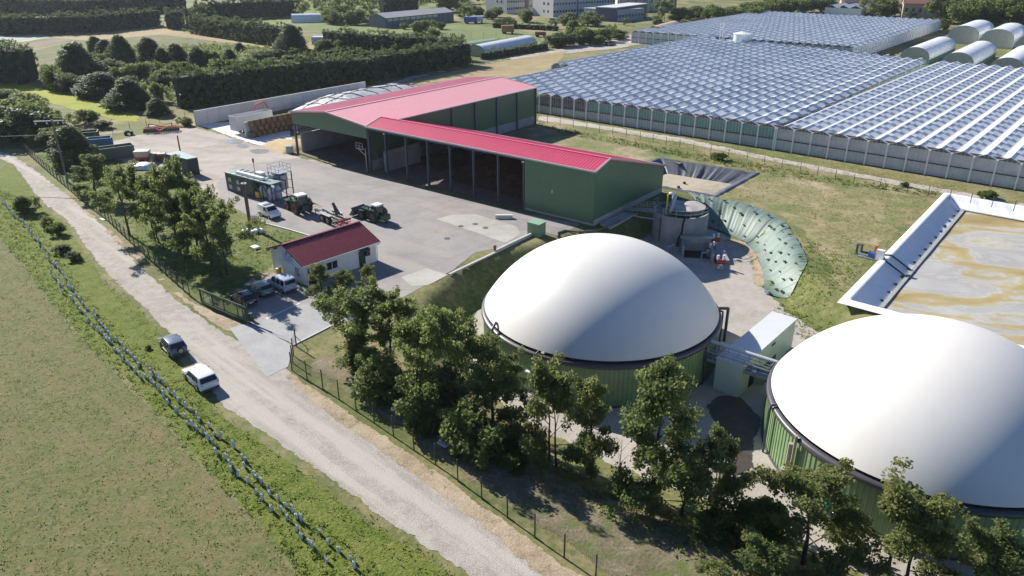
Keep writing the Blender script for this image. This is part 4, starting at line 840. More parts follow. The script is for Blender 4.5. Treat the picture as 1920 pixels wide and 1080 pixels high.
gh1 = greenhouse('greenhouse', 'vast clear glasshouse with open roof vents and teal screens behind the barn', O_L, -A39, nL, lambda i: 43.0 if i < -6 else 0.0, lambda i: 152.0 if i < -6 else 137 - max(i, 0) * .9, -8, nL, (M_SCRG, M_SCRW), 'open', M_GLA, M_GLA, clearbays=(-6, -5, -4, -3, -2, -1, 0, 1, 2, 3), vstep=5.6)
gh2 = greenhouse('greenhouse', 'glasshouse with whitewashed roof strips right of the long dark gutter', (GO[0] + .25, GO[1] - .2), -A41, 18, lambda i: 0.0, lambda i: 122.0, 0, 21, (M_SCRC, M_SCRC), 'closed', M_WASH, M_GLB, vstep=4.6, vsize=(1.9, 1.0))
t = thing('valley_gutter', 'long dark broken gutter strip between the two near glasshouses', 'gutter', (GO[0] + .1, GO[1] - .1, 0), -R(40.2))
MB().box((0, 6, EV + .22), (.5, 12, .12)).build('gutter_piece', DARKST, t)
for k in range(13): MB().box((0, 14 + k * 8.3, EV + .22), (.5, 5.4, .12)).build('gutter_piece', DARKST, t)
c0 = G(1600, 89, 4.6)
gh3 = greenhouse('greenhouse', 'far glasshouse with white open vents standing behind the near glasshouses', (c0.x, c0.y), -A39, 26, lambda i: 0.0, lambda i: 137.0, -26, 0, (M_SCRC, M_SCRC), 'open', M_GLB, M_GLB, clearbays=(), vstep=6.4, vsize=(2.6, 1.1))
# plastic tunnels
M_POLY = paint('white_film', (.8, .81, .82), .05, .5, .4, 0, 0, 1, .5, (.5, .5, .5), .2); M_TGRN = paint('green_side_net', (.03, .14, .09), .1, 1, .7)
def tunnel(label, a, b, wd, ht, m, hoops=12, ends=None, group=None, side=None, name='poly_tunnel', wall=.0, hoopm=None):
    a = Vector((a[0], a[1], 0)); b = Vector((b[0], b[1], 0)); d = b - a; L_ = d.length; t = thing(name, label, 'tunnel', a, math.atan2(d.y, d.x), group)
    prof = [(wd / 2 * math.cos(PI * k / 16), wall + (ht - wall) * math.sin(PI * k / 16) ** .8) for k in range(17)]
    if wall: prof = [(wd / 2, 0)] + prof + [(-wd / 2, 0)]
    n = hoops * 2; mb = MB(); vs = []
    for i in range(n + 1):
        sag = .05 if i % 2 else 0
        for y, z in prof: vs.append((L_ * i / n, y * (1 - sag * .4), max(z - sag, 0)))
    K = len(prof); mb.add(vs, [(i * K + k, i * K + k + 1, (i + 1) * K + k + 1, (i + 1) * K + k) for i in range(n) for k in range(K - 1)]); mb.build('film_cover', m, t, smooth=R(30))
    if ends:
        for x in (0, L_): 
            e_ = MB().add([(x, y * .98, z * .98) for y, z in prof], [tuple(range(K))]).build('end_wall', ends, t)
            fr = MB(); s = -.05 if x == 0 else .05
            for y in (-wd / 4, 0, wd / 4): fr.beam((x + s, y, 0), (x + s, y, ht * .8), .1)
            fr.beam((x + s, -wd / 2 * .9, ht * .45), (x + s, wd / 2 * .9, ht * .45), .1); fr.build('end_frame', M_ALU, e_)
    for i in range(0, n + 1, 2):
        hp = MB()
        for k in range(K - 1): hp.beam((L_ * i / n, prof[k][0], prof[k][1]), (L_ * i / n, prof[k + 1][0], prof[k + 1][1]), .09)
        hp.build('hoop', hoopm or M_POLY, t)
    if side: 
        for s in (-1, 1): MB().box((L_ / 2, s * (wd / 2 + .04), .75), (L_, .06, 1.5)).build('side_net', side, t)
    return t
def ln(p, ang, L_): return (p[0] + math.sin(ang) * L_, p[1] + math.cos(ang) * L_)
M_ENDF = glassy('end_film', (.4, .43, .38), .3)
tunnel('long white film tunnel with blue shaded side beside the dark hedge', G(893, 106), G(990, 86), 9, 4.2, M_POLY, 22, M_ENDF, hoopm=M_ALU)
for k, (px, py) in enumerate(((1764, 96), (1838, 105), (1922, 114))):
    p = G(px, py, 0); tunnel(('rounded white tunnel with green side nets nearest the far glasshouse', 'rounded white tunnel with green side nets second from the far glasshouse', 'rounded white tunnel with green side nets cut by the right edge')[k], ln((p.x, p.y), A39, -42), (p.x, p.y), 9.5, 5.4, M_POLY, 14, M_ENDF, 'white tunnels with green sides', M_TGRN, wall=1.4)
for k, (px, py) in enumerate(((1803, 82), (1866, 90), (1935, 100))):
    p = G(px, py, 0); tunnel(('pointed white tunnel with glazed end, first of the attached row under the trees', 'pointed white tunnel with glazed end, middle of the attached row under the trees', 'pointed white tunnel with glazed end, last of the attached row under the trees')[k], ln((p.x, p.y), A39, 0), ln((p.x, p.y), A39, 34), 11.5, 7.2, M_POLY, 10, M_ENDF, 'attached pointed tunnels', None, wall=3.0)
tunnel('tan hooped tunnel with an open orange end at the corner of the glasshouse', G(1226, 74), G(1262, 62), 9.5, 5.6, paint('tan_cover', (.5, .4, .28), .08, 1, .6), 6, None, hoopm=paint('orange_rib', (.5, .22, .08), .1, 1, .6))
# white water tank and masts standing among the glasshouse roofs
p = G(1390, 80, 4.4); t = thing('water_tank', 'white cylindrical water tank with a conical cap rising among the glasshouse roofs', 'tank', (p.x, p.y, 0)); MB().lathe([(3.1, 0), (3.1, 7.6)], 32).build('tank_shell', paint('tank_white', (.55, .62, .64), .05, 1, .5), t, smooth=R(40)); MB().lathe([(3.3, 7.5), (3.3, 7.7), (.05, 8.5)], 32).build('tank_cap', WHITE, t, smooth=R(30))
for k, px in enumerate((1349, 1354)):
    p = G(px, 76, 4.4); t = tag(MB().tube((0, 0, 0), (0, 0, 10.5), .16, 8).box((0, 0, 10.5), (.5, .5, .3)).build('vent_flue', M_ALU, None, loc=(p.x, p.y, 0)), 'thin metal flue rising beside the white water tank on the glasshouse', 'flue', 'twin flues by the water tank')
# ------------------------------------------------------------------ vegetation
def cloud(name, C, rad, per, size, m, parent=None, seed=0, tint=None, flat=.75, upb=.5, asp=.65):
    """leaves: per quads round each cluster centre C (n,3) with radius rad; tint differs from cluster to cluster"""
    r_ = np.random.default_rng(seed); C = np.asarray(C, float); n = len(C); rad = np.broadcast_to(np.asarray(rad, float), (n,)); K = n * per
    d = r_.normal(size=(n, per, 3)); d /= np.linalg.norm(d, axis=2, keepdims=True); d[..., 2] *= flat
    p = (C[:, None, :] + d * (rad[:, None] * r_.random((n, per)) ** .45)[..., None]).reshape(-1, 3)
    nn = d.reshape(-1, 3) * .7 + r_.normal(size=(K, 3)) * .7; nn[:, 2] += upb; nn /= np.linalg.norm(nn, axis=1, keepdims=True)
    u = np.cross(nn, r_.normal(size=(K, 3))); u /= np.linalg.norm(u, axis=1, keepdims=True); v = np.cross(nn, u)
    s = size * (.6 + .8 * r_.random(K))[:, None]; a, b = u * s / 2, v * s * asp / 2
    V = np.stack([p - a, p + b * 1.1 - nn * s * .08, p + a, p - b * 1.1 - nn * s * .08], 1).reshape(-1, 3).astype(np.float32)
    me = bpy.data.meshes.new(name); me.vertices.add(4 * K); me.vertices.foreach_set('co', V.ravel()); me.loops.add(4 * K); me.loops.foreach_set('vertex_index', np.arange(4 * K, dtype=np.int32))
    me.polygons.add(K); me.polygons.foreach_set('loop_start', np.arange(0, 4 * K, 4, dtype=np.int32)); me.polygons.foreach_set('loop_total', np.full(K, 4, np.int32))
    t = (r_.random(n) if tint is None else np.asarray(tint)); t = np.clip(np.repeat(t, per) * .75 + r_.random(K) * .3, 0, 1.1)
    at = me.attributes.new('tint', 'FLOAT', 'FACE'); at.data.foreach_set('value', t.astype(np.float32)); me.materials.append(m); me.update(calc_edges=True)
    return link(name, me, parent)
L_MAPLE = leafmat('maple_leaves', (.07, .1, .04), (.16, .2, .075), (.27, .26, .1))
L_OLIVE = leafmat('yellowing_leaves', (.085, .105, .04), (.2, .21, .08), (.34, .27, .1))
L_DARK = leafmat('dark_conifer_needles', (.034, .058, .032), (.085, .125, .06), (.14, .17, .07), .32)
L_BUSH = leafmat('bush_leaves', (.06, .09, .035), (.14, .175, .065), (.24, .24, .09))
L_GREY = leafmat('greyish_leaves', (.06, .08, .05), (.12, .14, .09), (.19, .19, .13))
L_WEED = leafmat('weed_leaves', (.07, .12, .01), (.16, .23, .02), (.26, .29, .05))
L_HEDGE = leafmat('field_hedge_leaves', (.04, .075, .02), (.09, .14, .035), (.15, .19, .05))
L_DRYG = leafmat('dry_grass_blades', (.2, .19, .08), (.34, .3, .14), (.46, .39, .23), .6)
L_DEAD = leafmat('brown_twigs', (.09, .065, .045), (.14, .1, .07), (.2, .15, .1), .1)

def broadleaf(name, H, W, seed, m, trunks=1, base=.22, limbs=8, per=85, leaf=.24, narrow=1.0, ivy=False, rad=.62):
    """tapered trunk, ascending limbs, leaf clusters towards the limb tips, gaps between"""
    r_ = np.random.default_rng(seed); t = thing(name, '', 'tree'); tb = MB(); C = []
    for k in range(trunks):
        ox, oy = (r_.normal(size=2) * .5 if trunks > 1 else (0, 0)); lean = r_.normal(size=2) * .05 * H; n = 7
        pts = [(ox + lean[0] * (i / n) ** 1.5 + r_.normal() * .05, oy + lean[1] * (i / n) ** 1.5 + r_.normal() * .05, H * .93 * i / n) for i in range(n + 1)]; r0 = .022 * H / math.sqrt(trunks)
        for i in range(n): tb.tube(pts[i], pts[i + 1], r0 * (1 - .85 * i / n), 7, r0 * (1 - .85 * (i + 1) / n), cap=False)
        P = np.array(pts); nl = max(3, limbs // trunks)
        for j in range(nl + 1):
            s = base + (1 - base) * (j + r_.random() * .6) / (nl + .6); i = min(int(s * n), n - 1); o = P[i] + (P[i + 1] - P[i]) * (s * n - i)
            a = j * 2.4 + r_.random() * .9 + k; ln_ = W / 2 * (.5 + .65 * math.sin(PI * min(1, (s - base) / (1 - base) * .7 + .3))) * (.75 + .45 * r_.random())
            el = .2 + .9 * s + r_.normal() * .12; d = np.array([math.cos(a) * math.cos(el) * narrow, math.sin(a) * math.cos(el) * narrow, math.sin(el) * .9])
            e = o + d * ln_ * 1.1; tb.tube(o, o + d * ln_ * .6, r0 * .34, 5, r0 * .16, cap=False)
            for q in range(4):
                a2 = a + r_.normal() * .8; d2 = d + np.array([math.cos(a2), math.sin(a2), r_.normal() * .6]) * .55; b_ = o + d * ln_ * (.35 + .2 * q); e2 = b_ + d2 * ln_ * .48
                tb.tube(b_, e2, r0 * .12, 4, r0 * .05, cap=False)
                for f in (.5, .8, 1.05): C.append(b_ + (e2 - b_) * f + r_.normal(size=3) * .25)
            C.append(e)
        for q in range(5): C.append(P[-1] + np.array([r_.normal() * .4, r_.normal() * .4, r_.random() * .07 * H - .1]))
    if ivy:
        for q in range(70): z = r_.random() * H * .6; a = r_.random() * 6.28; C.append((math.cos(a) * .55, math.sin(a) * .55, z + .2))
    C = np.array(C); C[:, 2] = np.clip(C[:, 2], .4, None); kz = H / C[:, 2].max(); C[:, 2] *= kz; tb.v = [(x, y, z * kz * .97) for x, y, z in tb.v]
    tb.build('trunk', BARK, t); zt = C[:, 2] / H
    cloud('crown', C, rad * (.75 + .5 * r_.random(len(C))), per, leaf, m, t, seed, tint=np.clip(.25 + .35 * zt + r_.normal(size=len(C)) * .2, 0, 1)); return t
def conifer(name, H, W, seed, m, per=130, leaf=.36, shape=.75):
    r_ = np.random.default_rng(seed); t = thing(name, '', 'tree'); MB().tube((0, 0, 0), (0, 0, H * .85), .018 * H, 7, .004 * H).build('trunk', BARK, t); C = []; n = 90
    for i in range(n):
        z = (i + .5) / n; a = i * 2.4; r = W / 2 * min(1, (1 - z) ** shape * 1.15) * (.58 + .58 * r_.random()) * min(1, .55 + z * 6); C.append((r * math.cos(a), r * math.sin(a), z * H * .96 + .2 + r_.normal() * .15))
    C += [(0, 0, H * f) for f in (.3, .5, .7, .85, .96)]
    cloud('crown', C, W * .17, per, leaf, m, t, seed, flat=1.0); return t
def bush(name, H, W, seed, m, per=100, leaf=.3, n=70):
    r_ = np.random.default_rng(seed); t = thing(name, '', 'bush'); C = []; tb = MB()
    lob = [(r_.normal() * .22, r_.normal() * .22, .45 + .3 * r_.random(), .3 + .2 * r_.random()) for _ in range(5)]
    for i in range(n):
        l = lob[i % 5]; d = r_.normal(size=3); d /= np.linalg.norm(d); p = np.array(l[:3]) + d * l[3]; C.append((p[0] * W * .72, p[1] * W * .72, max(.08, p[2]) * H))
    C = np.array(C); C[:, 2] *= (H * .95) / C[:, 2].max()
    for k in range(4): tb.tube((0, 0, 0), (math.cos(k * 1.6) * W * .2, math.sin(k * 1.6) * W * .2, H * .6), .03 * H, 5, .008 * H)
    tb.build('stem', BARK, t); cloud('foliage', C, W * .15, per, leaf, m, t, seed, flat=.9); return t
def hedge(label, pts, H, W, m=None, dens=5.0, leaf=.8, group=None, seed=0, zj=.55, name='hedge', lip=0):
    """clipped row: a solid twig core with leaf sprays over its sides and top"""
    m = m or L_DARK; r_ = np.random.default_rng(seed + 11); pts = [Vector((p[0], p[1], 0)) for p in pts]; o = pts[0]; t = thing(name, label, 'hedge', o, 0, group); C = []; core = MB()
    for a, b in zip(pts[:-1], pts[1:]):
        a = a - o; b = b - o; L_ = (b - a).length; d = (b - a) / L_; nrm = Vector((-d.y, d.x, 0)); core.beam(a + Vector((0, 0, H * .46)), b + Vector((0, 0, H * .46)), W * .5, H * .86)
        area = L_ * (2 * H + W); k = int(area * dens / 13)
        for i in range(k):
            s = r_.random(); q = r_.random() * (2 * H + W); tp = H * (1 + .09 * math.sin(s * L_ * .35 + seed) + .06 * math.sin(s * L_ * 1.3))
            if q < H: x, z = -W / 2, q
            elif q < H + W: x, z = q - H - W / 2, tp
            else: x, z = W / 2, q - H - W
            z = min(z, tp); p = a + d * (s * L_) + nrm * (x * (1 - .25 * z / H) + r_.normal() * .25); C.append((p.x, p.y, max(.2, z + r_.normal() * zj - .2)))
    core.build('twig_core', paint('dark_twigs', (.012, .02, .012), .3, 1, .95), t); cloud('foliage', C, .7 if H > 3 else .4, 24, leaf * .58, m, t, seed, flat=1.0); return t

# prototypes
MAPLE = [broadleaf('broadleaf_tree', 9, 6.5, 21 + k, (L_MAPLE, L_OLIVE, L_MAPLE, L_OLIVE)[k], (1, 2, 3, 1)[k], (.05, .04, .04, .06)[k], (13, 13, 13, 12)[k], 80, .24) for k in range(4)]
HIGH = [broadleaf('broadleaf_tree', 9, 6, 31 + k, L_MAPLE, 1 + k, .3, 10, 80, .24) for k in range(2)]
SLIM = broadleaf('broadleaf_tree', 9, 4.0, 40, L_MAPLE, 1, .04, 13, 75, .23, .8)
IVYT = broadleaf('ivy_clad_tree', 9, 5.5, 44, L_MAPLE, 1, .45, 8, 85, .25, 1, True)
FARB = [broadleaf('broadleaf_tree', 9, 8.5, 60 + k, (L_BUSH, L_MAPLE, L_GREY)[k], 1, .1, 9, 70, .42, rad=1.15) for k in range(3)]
CON = [conifer('conifer', 9, 6, 70, L_DARK), conifer('conifer', 9, 5, 71, L_DARK, shape=.5)]
BUSH = [bush('bush', 4, 5, 80, L_BUSH), bush('bush', 4, 5, 81, L_DARK), bush('bush', 4, 5, 82, L_GREY), bush('bush', 4, 5, 83, L_HEDGE)]
def tree(proto, px, py, ytop, wpx, label, group=None, z=None, xtop=None, cat=None):
    """foot at pixel (px, py), top at row ytop, crown about wpx pixels wide"""
    z0 = 0.0 if z is None else z; p = G(px, py, z0); 
    if z == 'h': p = G(px, py, 0)
    hgt = up(px, py, ytop, z0); d = (Vector((0, 0, CAM_H)) - p).length; w_ = wpx * .92 * d / F_PX
    if proto in FARB and w_ > 1.05 * hgt: proto = BUSH[(0, 3, 2)[FARB.index(proto)]]
    if proto not in CON: hgt = max(.72 * hgt, hgt - .3 * w_ * CAM_H / d)
    if proto in BUSH: hgt = max(hgt, .6 * w_)
    bh, bw = proto_dim[id_of(proto)]
    return place(proto, (p.x, p.y, z0 - .05), rng.random() * 6.28, label, cat, group, (w_ / bw, w_ / bw, hgt / bh))
proto_dim = {}
def id_of(o): return o.name.split('.')[0] + str(o.children[0].data.name)
def crown_of(o): return [c for c in o.children if c.name.startswith(('crown', 'foliage'))][0]
for o in MAPLE + HIGH + [SLIM, IVYT] + FARB + CON + BUSH:
    me = crown_of(o).data; co = np.empty(len(me.vertices) * 3, np.float32); me.vertices.foreach_get('co', co); co = co.reshape(-1, 3)
    proto_dim[id_of(o)] = (float(np.percentile(co[:, 2], 99.8)), float((np.percentile(co[:, 0], 98) - np.percentile(co[:, 0], 2) + np.percentile(co[:, 1], 98) - np.percentile(co[:, 1], 2)) / 2))

# belt between the track and the digesters (left to right)
BELT = 'trees between the track and the domes'
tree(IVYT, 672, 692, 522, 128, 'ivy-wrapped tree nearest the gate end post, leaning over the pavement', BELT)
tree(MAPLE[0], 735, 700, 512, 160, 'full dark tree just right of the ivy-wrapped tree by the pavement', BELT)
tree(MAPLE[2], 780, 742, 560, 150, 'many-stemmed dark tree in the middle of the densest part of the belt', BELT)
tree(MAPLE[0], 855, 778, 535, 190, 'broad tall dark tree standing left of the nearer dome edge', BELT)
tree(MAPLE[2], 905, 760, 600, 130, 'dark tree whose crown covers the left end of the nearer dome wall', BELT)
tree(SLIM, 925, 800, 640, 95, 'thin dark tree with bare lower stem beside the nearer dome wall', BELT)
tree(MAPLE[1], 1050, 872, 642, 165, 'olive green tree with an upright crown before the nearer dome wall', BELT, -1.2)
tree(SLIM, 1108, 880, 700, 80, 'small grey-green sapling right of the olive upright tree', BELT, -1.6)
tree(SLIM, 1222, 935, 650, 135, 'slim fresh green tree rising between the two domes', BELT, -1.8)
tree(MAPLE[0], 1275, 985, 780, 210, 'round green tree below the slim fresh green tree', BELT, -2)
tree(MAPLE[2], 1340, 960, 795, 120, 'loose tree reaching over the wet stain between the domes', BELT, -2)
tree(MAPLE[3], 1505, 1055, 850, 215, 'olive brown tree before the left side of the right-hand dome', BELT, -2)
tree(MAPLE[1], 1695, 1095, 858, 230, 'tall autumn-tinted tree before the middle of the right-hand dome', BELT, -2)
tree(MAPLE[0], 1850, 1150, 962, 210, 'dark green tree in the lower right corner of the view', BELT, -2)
tree(MAPLE[2], 1420, 1130, 1000, 170, 'low dark tree cut by the bottom edge below the olive brown tree', BELT, -2)
for pr, px, py, yt, wp, lb in ((BUSH[0], 800, 800, 690, 120, 'dense low bush under the densest part of the tree belt'), (BUSH[0], 885, 850, 742, 120, 'dense low bush in the shade left of the olive upright tree'), (BUSH[3], 955, 880, 800, 90, 'lighter low bush in the tree belt before the nearer dome'), (BUSH[0], 715, 750, 670, 110, 'low bush at the foot of the full dark tree'), (BUSH[3], 1400, 1010, 930, 110, 'sunlit low bush beside the wet stain')): tree(pr, px, py, yt, wp, lb, 'bushes under the tree belt', -.4 if px < 900 else -1.2)
t = thing('dead_sapling', 'bare leafless sapling between the upright olive tree and the slim green tree', 'tree', G(1158, 915, -1.6)); m = MB().tube((0, 0, 0), (.1, 0, 4.6), .05, 6, .015)
for k in range(9): z = 1.2 + k * .38; a = k * 2.1; m.tube((.03, 0, z), (math.cos(a) * .7, math.sin(a) * .5, z + .9), .02, 4, .006)
m.build('bare_stem', BARK, t)
# row along the fence left of the gate
ROW = 'trees on the lawn left of the gate'
for pr, px, py, yt, wp, lb in ((CON[1], 142, 312, 236, 62, 'dark narrow tree standing beside the wooden power pole'), (SLIM, 180, 372, 285, 60, 'young loose tree on the bright lawn right of the power pole'),
        (HIGH[0], 243, 442, 300, 95, 'left tree of the leafy clump before the dark green cabin'), (HIGH[1], 290, 455, 318, 85, 'dark shaded tree inside the leafy clump before the dark green cabin'), (HIGH[0], 335, 470, 290, 100, 'tallest tree of the clump, standing right before the dark green cabin'),
        (HIGH[1], 352, 482, 350, 80, 'low dense tree in front of the tallest lawn tree'), (HIGH[0], 398, 500, 340, 92, 'bright-topped tree between the lawn clump and the pair of dark trunks'), (HIGH[1], 422, 520, 362, 100, 'two-stemmed dark tree nearest the white office gable'), (SLIM, 372, 478, 330, 60, 'slender tree half hidden behind the two-stemmed dark tree')):
    tree(pr, px, py, yt, wp, lb, ROW)
# saplings before the office
for px, py, yt, wp, lb in ((605, 560, 490, 45, 'fresh green sapling before the office window'), (645, 560, 500, 50, 'leafy shrub in front of the middle of the office wall'), (690, 548, 492, 36, 'small yellow-green shrub before the far office door')):
    tree(SLIM, px, py, yt, wp, lb, 'shrubs before the office')

# hedges behind the barn (dark clipped conifers)
h = lambda *p: P2(*p)
DK = 'dark conifer windbreaks'
hedge('long dark windbreak hedge behind the silage wall, left of the archway', h((338, 204), (630, 163)), 8.8, 5, dens=9, group=DK, seed=1)
hedge('long dark windbreak hedge behind the barn, right of the archway', h((650, 160), (878, 120)), 7.8, 5, dens=9, group=DK, seed=2)
MB2 = hedge('short piece of hedge bridging the archway in the windbreak', h((628, 163), (652, 160)), 8.3, 4, dens=9, group=DK, seed=3); 
for c_ in MB2.children: c_.location.z = 0
hedge('second dark hedge parallel behind the long windbreak', h((612, 92), (866, 112)), 7.5, 5, dens=8, group=DK, seed=4)
hedge('dark hedge between the round-topped conifer and the striped garden rows', h((365, 62), (560, 92)), 8, 6, dens=7, leaf=1.0, group=DK, seed=5)
hedge('dark hedge ending at the narrow gap in the upper left', h((30, 66), (176, 61), (298, 48)), 8.5, 6, dens=6, leaf=1.1, group=DK, seed=6)
hedge('farthest dark hedge along the very top left edge', h((-60, 24), (160, 30), (350, 22)), 10, 8, dens=5, leaf=1.2, group=DK, seed=7)
hedge('dark hedge running to the left edge beside the pale field', h((-200, 50), (30, 66)), 9, 6, dens=6, leaf=1.1, group=DK, seed=8)
hedge('blocky hedge piece standing alone in the gap of the upper left hedges', h((314, 54), (348, 53)), 9, 7, dens=8, leaf=1.0, group=DK, seed=9)
hedge('dark hedge block at the top right of the hedge gap', h((358, 58), (400, 62)), 11, 8, dens=8, leaf=1.0, group=DK, seed=10)
hedge('dark hedge behind the blocky hedge piece, near the top edge', h((370, 40), (560, 30)), 10, 7, dens=5, leaf=1.2, group=DK, seed=12)
hedge('dark clipped hedge at the left edge beside the yellow strip', h((-60, 150), (0, 154), (68, 152)), 10.5, 12, dens=8, group=DK, seed=13)
hedge('dark block of conifers behind the grey-roofed shed', h((716, 24), (780, 20)), 11, 10, dens=6, leaf=1.1, group=DK, seed=14)
for k, (a, b) in enumerate((((538, 126), (720, 95)), ((548, 133), (733, 100)), ((530, 118), (705, 92)))):
    hedge(('middle garden hedge row in the striped plot behind the windbreak', 'nearest garden hedge row in the striped plot behind the windbreak', 'farthest garden hedge row in the striped plot behind the windbreak')[k], h(a, b), 2.0, 2.2, L_HEDGE, 9, .6, 'garden hedge rows', 20 + k)
hedge('low clipped hedge in front of the long white tunnel', h((905, 112), (965, 102), (1025, 92)), 2.6, 2.5, L_HEDGE, 9, .6, None, 30)
hedge('low hedge along the meadow behind the long white tunnel', h((925, 52), (1010, 56), (1045, 58)), 2.4, 2.5, L_BUSH, 8, .7, None, 31)

# scrub and trees beyond the yard: (proto, foot x, foot y, top y, width, label, group)
SC = 'scrub behind the yard'
def many(rows, group):
    for pr, px, py, yt, wp, lb in rows: tree(pr, px, py, yt, wp, lb, group)
many(((CON[0], 150, 148, 80, 66, 'large dark conifer at the left of the overgrown plot'), (CON[1], 182, 104, 68, 26, 'small pointed conifer at the back of the overgrown plot'), (CON[1], 202, 112, 74, 30, 'bluish conifer right of the small pointed conifer'), (CON[0], 232, 124, 66, 44, 'tall shaggy conifer in the middle of the overgrown plot'),
      (CON[1], 283, 118, 70, 38, 'rounded dark conifer at the centre back of the overgrown plot'), (CON[0], 306, 122, 90, 28, 'short dark conifer beside the rounded one'), (CON[0], 333, 120, 82, 40, 'dark bushy conifer near the right of the overgrown plot'), (CON[1], 372, 124, 88, 32, 'dark conifer left of the grey-green shrub'), (CON[0], 432, 116, 92, 24, 'lone small dark conifer in the right meadow'), (CON[0], 450, 96, 80, 20, 'tiny dark conifer in the dry meadow'),
      (CON[0], 192, 180, 136, 74, 'big dark tree leaning over the yellow strip'), (CON[0], 246, 203, 148, 66, 'big dark tree right of the leaning one at the foot of the yellow strip'), (CON[1], 296, 216, 184, 36, 'low dark bush at the very end of the yellow strip'), (CON[0], 548, 98, 46, 50, 'round-topped conifer at the end of the striped garden plot')), 'conifers in the overgrown plot')
many(((BUSH[2], 130, 172, 140, 50, 'grey-leaved bush at the foot of the large dark conifer'), (BUSH[0], 105, 165, 118, 40, 'green bush beside the dark clipped hedge'), (BUSH[3], 187, 128, 104, 44, 'light green bush in the middle of the conifers'), (BUSH[2], 205, 138, 112, 40, 'silvery bush below the tall shaggy conifer'), (BUSH[3], 228, 148, 122, 36, 'yellow-green bush right of the silvery bush'),
      (BUSH[0], 262, 150, 118, 52, 'mid green bush under the rounded dark conifer'), (BUSH[1], 275, 140, 118, 36, 'dark bush in the shade of the rounded conifer'), (BUSH[3], 338, 152, 112, 44, 'bright bush with a yellow tint right of the overgrown plot'), (BUSH[2], 308, 162, 128, 36, 'pale reedy bush before the overgrown plot'), (BUSH[0], 395, 122, 92, 38, 'grey-green shrub behind the left end of the windbreak'),
      (BUSH[3], 430, 152, 122, 70, 'yellow-green thicket behind the windbreak hedge'), (BUSH[0], 300, 190, 152, 30, 'thin green bush left of the windbreak hedge'), (BUSH[0], 150, 150, 120, 40, 'mid green bush in front of the large dark conifer'), (BUSH[2], 245, 172, 140, 40, 'grey bush between the two big dark trees'), (BUSH[0], 470, 140, 112, 50, 'green thicket right of the yellow-green thicket'), (BUSH[1], 492, 116, 100, 34, 'dark round bush left of the garden rows'), (BUSH[2], 505, 124, 110, 26, 'lavender grey bush at the start of the garden rows'), (BUSH[1], 520, 108, 94, 26, 'dark bush behind the lavender grey one'),
      (BUSH[3], 555, 104, 88, 20, 'round clipped shrub, left one of the pair in the garden'), (BUSH[3], 575, 103, 88, 20, 'round clipped shrub, right one of the pair in the garden'), (BUSH[3], 645, 92, 76, 22, 'yellowish shrub by the blue and white roof in the garden'), (BUSH[0], 610, 98, 82, 40, 'brown-green shrub row in the garden')), SC)
many(((BUSH[2], 20, 208, 176, 60, 'grey shrub at the left edge below the yellow strip'), (BUSH[0], 62, 222, 190, 70, 'wide scrubby bush below the yellow strip'), (FARB[0], 30, 258, 208, 100, 'big shaded bush at the left edge behind the power pole'), (FARB[1], 92, 246, 200, 56, 'bright green bush behind the power pole crossarm'), (BUSH[0], 165, 232, 205, 40, 'small bush by the heap of brushwood'), (BUSH[1], 195, 240, 224, 24, 'low dark bush right of the brushwood heap'), (BUSH[1], 20, 262, 232, 90, 'dark thicket at the end of the track by the fence'), (FARB[0], 95, 275, 240, 50, 'green bush behind the foot of the fence bend'), (FARB[0], 120, 270, 235, 50, 'green bush just left of the dark narrow tree'),
      (BUSH[0], 348, 236, 226, 26, 'dark tuft beside the red harrow'), (BUSH[1], 1695, 350, 340, 12, 'small dark bush on the fence line by the big lagoon'), (BUSH[3], 1345, 300, 288, 26, 'weedy bush on the fence behind the small basin'), (BUSH[3], 1850, 372, 362, 24, 'weedy bush at the back corner of the big lagoon')), 'bushes around the yard')
many(((BUSH[0], 50, 398, 362, 36, 'dark weed clump at the left edge of the track'), (BUSH[3], 108, 440, 415, 24, 'bushy weed left of the white track'), (BUSH[2], 122, 474, 455, 26, 'grey weed tuft in the grass left of the track'), (BUSH[1], 140, 488, 470, 20, 'dark weed tuft next to the grey tuft'), (BUSH[0], 92, 425, 405, 22, 'small weed bush above the bushy weed'), (BUSH[1], 278, 655, 646, 9, 'lone dark tuft left of the blue-grey car')), 'weed clumps along the track')
many(((FARB[1], 640, 40, 12, 50, 'round green tree left of the grey-roofed shed'), (BUSH[0], 625, 44, 18, 44, 'broad olive bush left of the grey-roofed shed'), (FARB[0], 668, 46, 18, 46, 'loose tree at the left gable of the grey-roofed shed'), (BUSH[3], 757, 55, 42, 14, 'small light shrub in front of the grey-roofed shed'), (BUSH[3], 826, 55, 40, 18, 'yellowish shrub near the right half of the grey-roofed shed'), (BUSH[2], 812, 72, 52, 24, 'silvery willow bush behind the windbreak'), (BUSH[0], 790, 62, 50, 40, 'brownish shrubs in front of the grey-roofed shed'),
      (FARB[1], 872, 34, 8, 26, 'dark green tree right of the grey-roofed shed'), (FARB[0], 893, 32, 10, 30, 'round tree left of the big white block'), (FARB[0], 842, 22, 0, 60, 'pale green tree behind the grey-roofed shed'), (FARB[2], 915, 36, 18, 20, 'brownish bush before the big white block'), (FARB[1], 930, 32, 12, 22, 'dark bush against the big white block'), (FARB[0], 985, 42, 16, 30, 'light green tree before the gap of the white blocks'), (BUSH[1], 937, 50, 34, 24, 'dark clipped bush at the end of the meadow hedge'), (BUSH[3], 955, 48, 36, 26, 'lime green bush right of the dark clipped bush'),
      (FARB[1], 1036, 54, 36, 18, 'pointed dark bush by the parked white van'), (FARB[2], 1066, 46, 22, 34, 'grey-green round tree before the blue-white block'), (FARB[2], 1102, 48, 20, 40, 'broad grey-brown tree before the dark blue hall'), (FARB[0], 1075, 62, 36, 30, 'fresh green tree left of the hall meadow')), 'trees round the far shed and blocks')
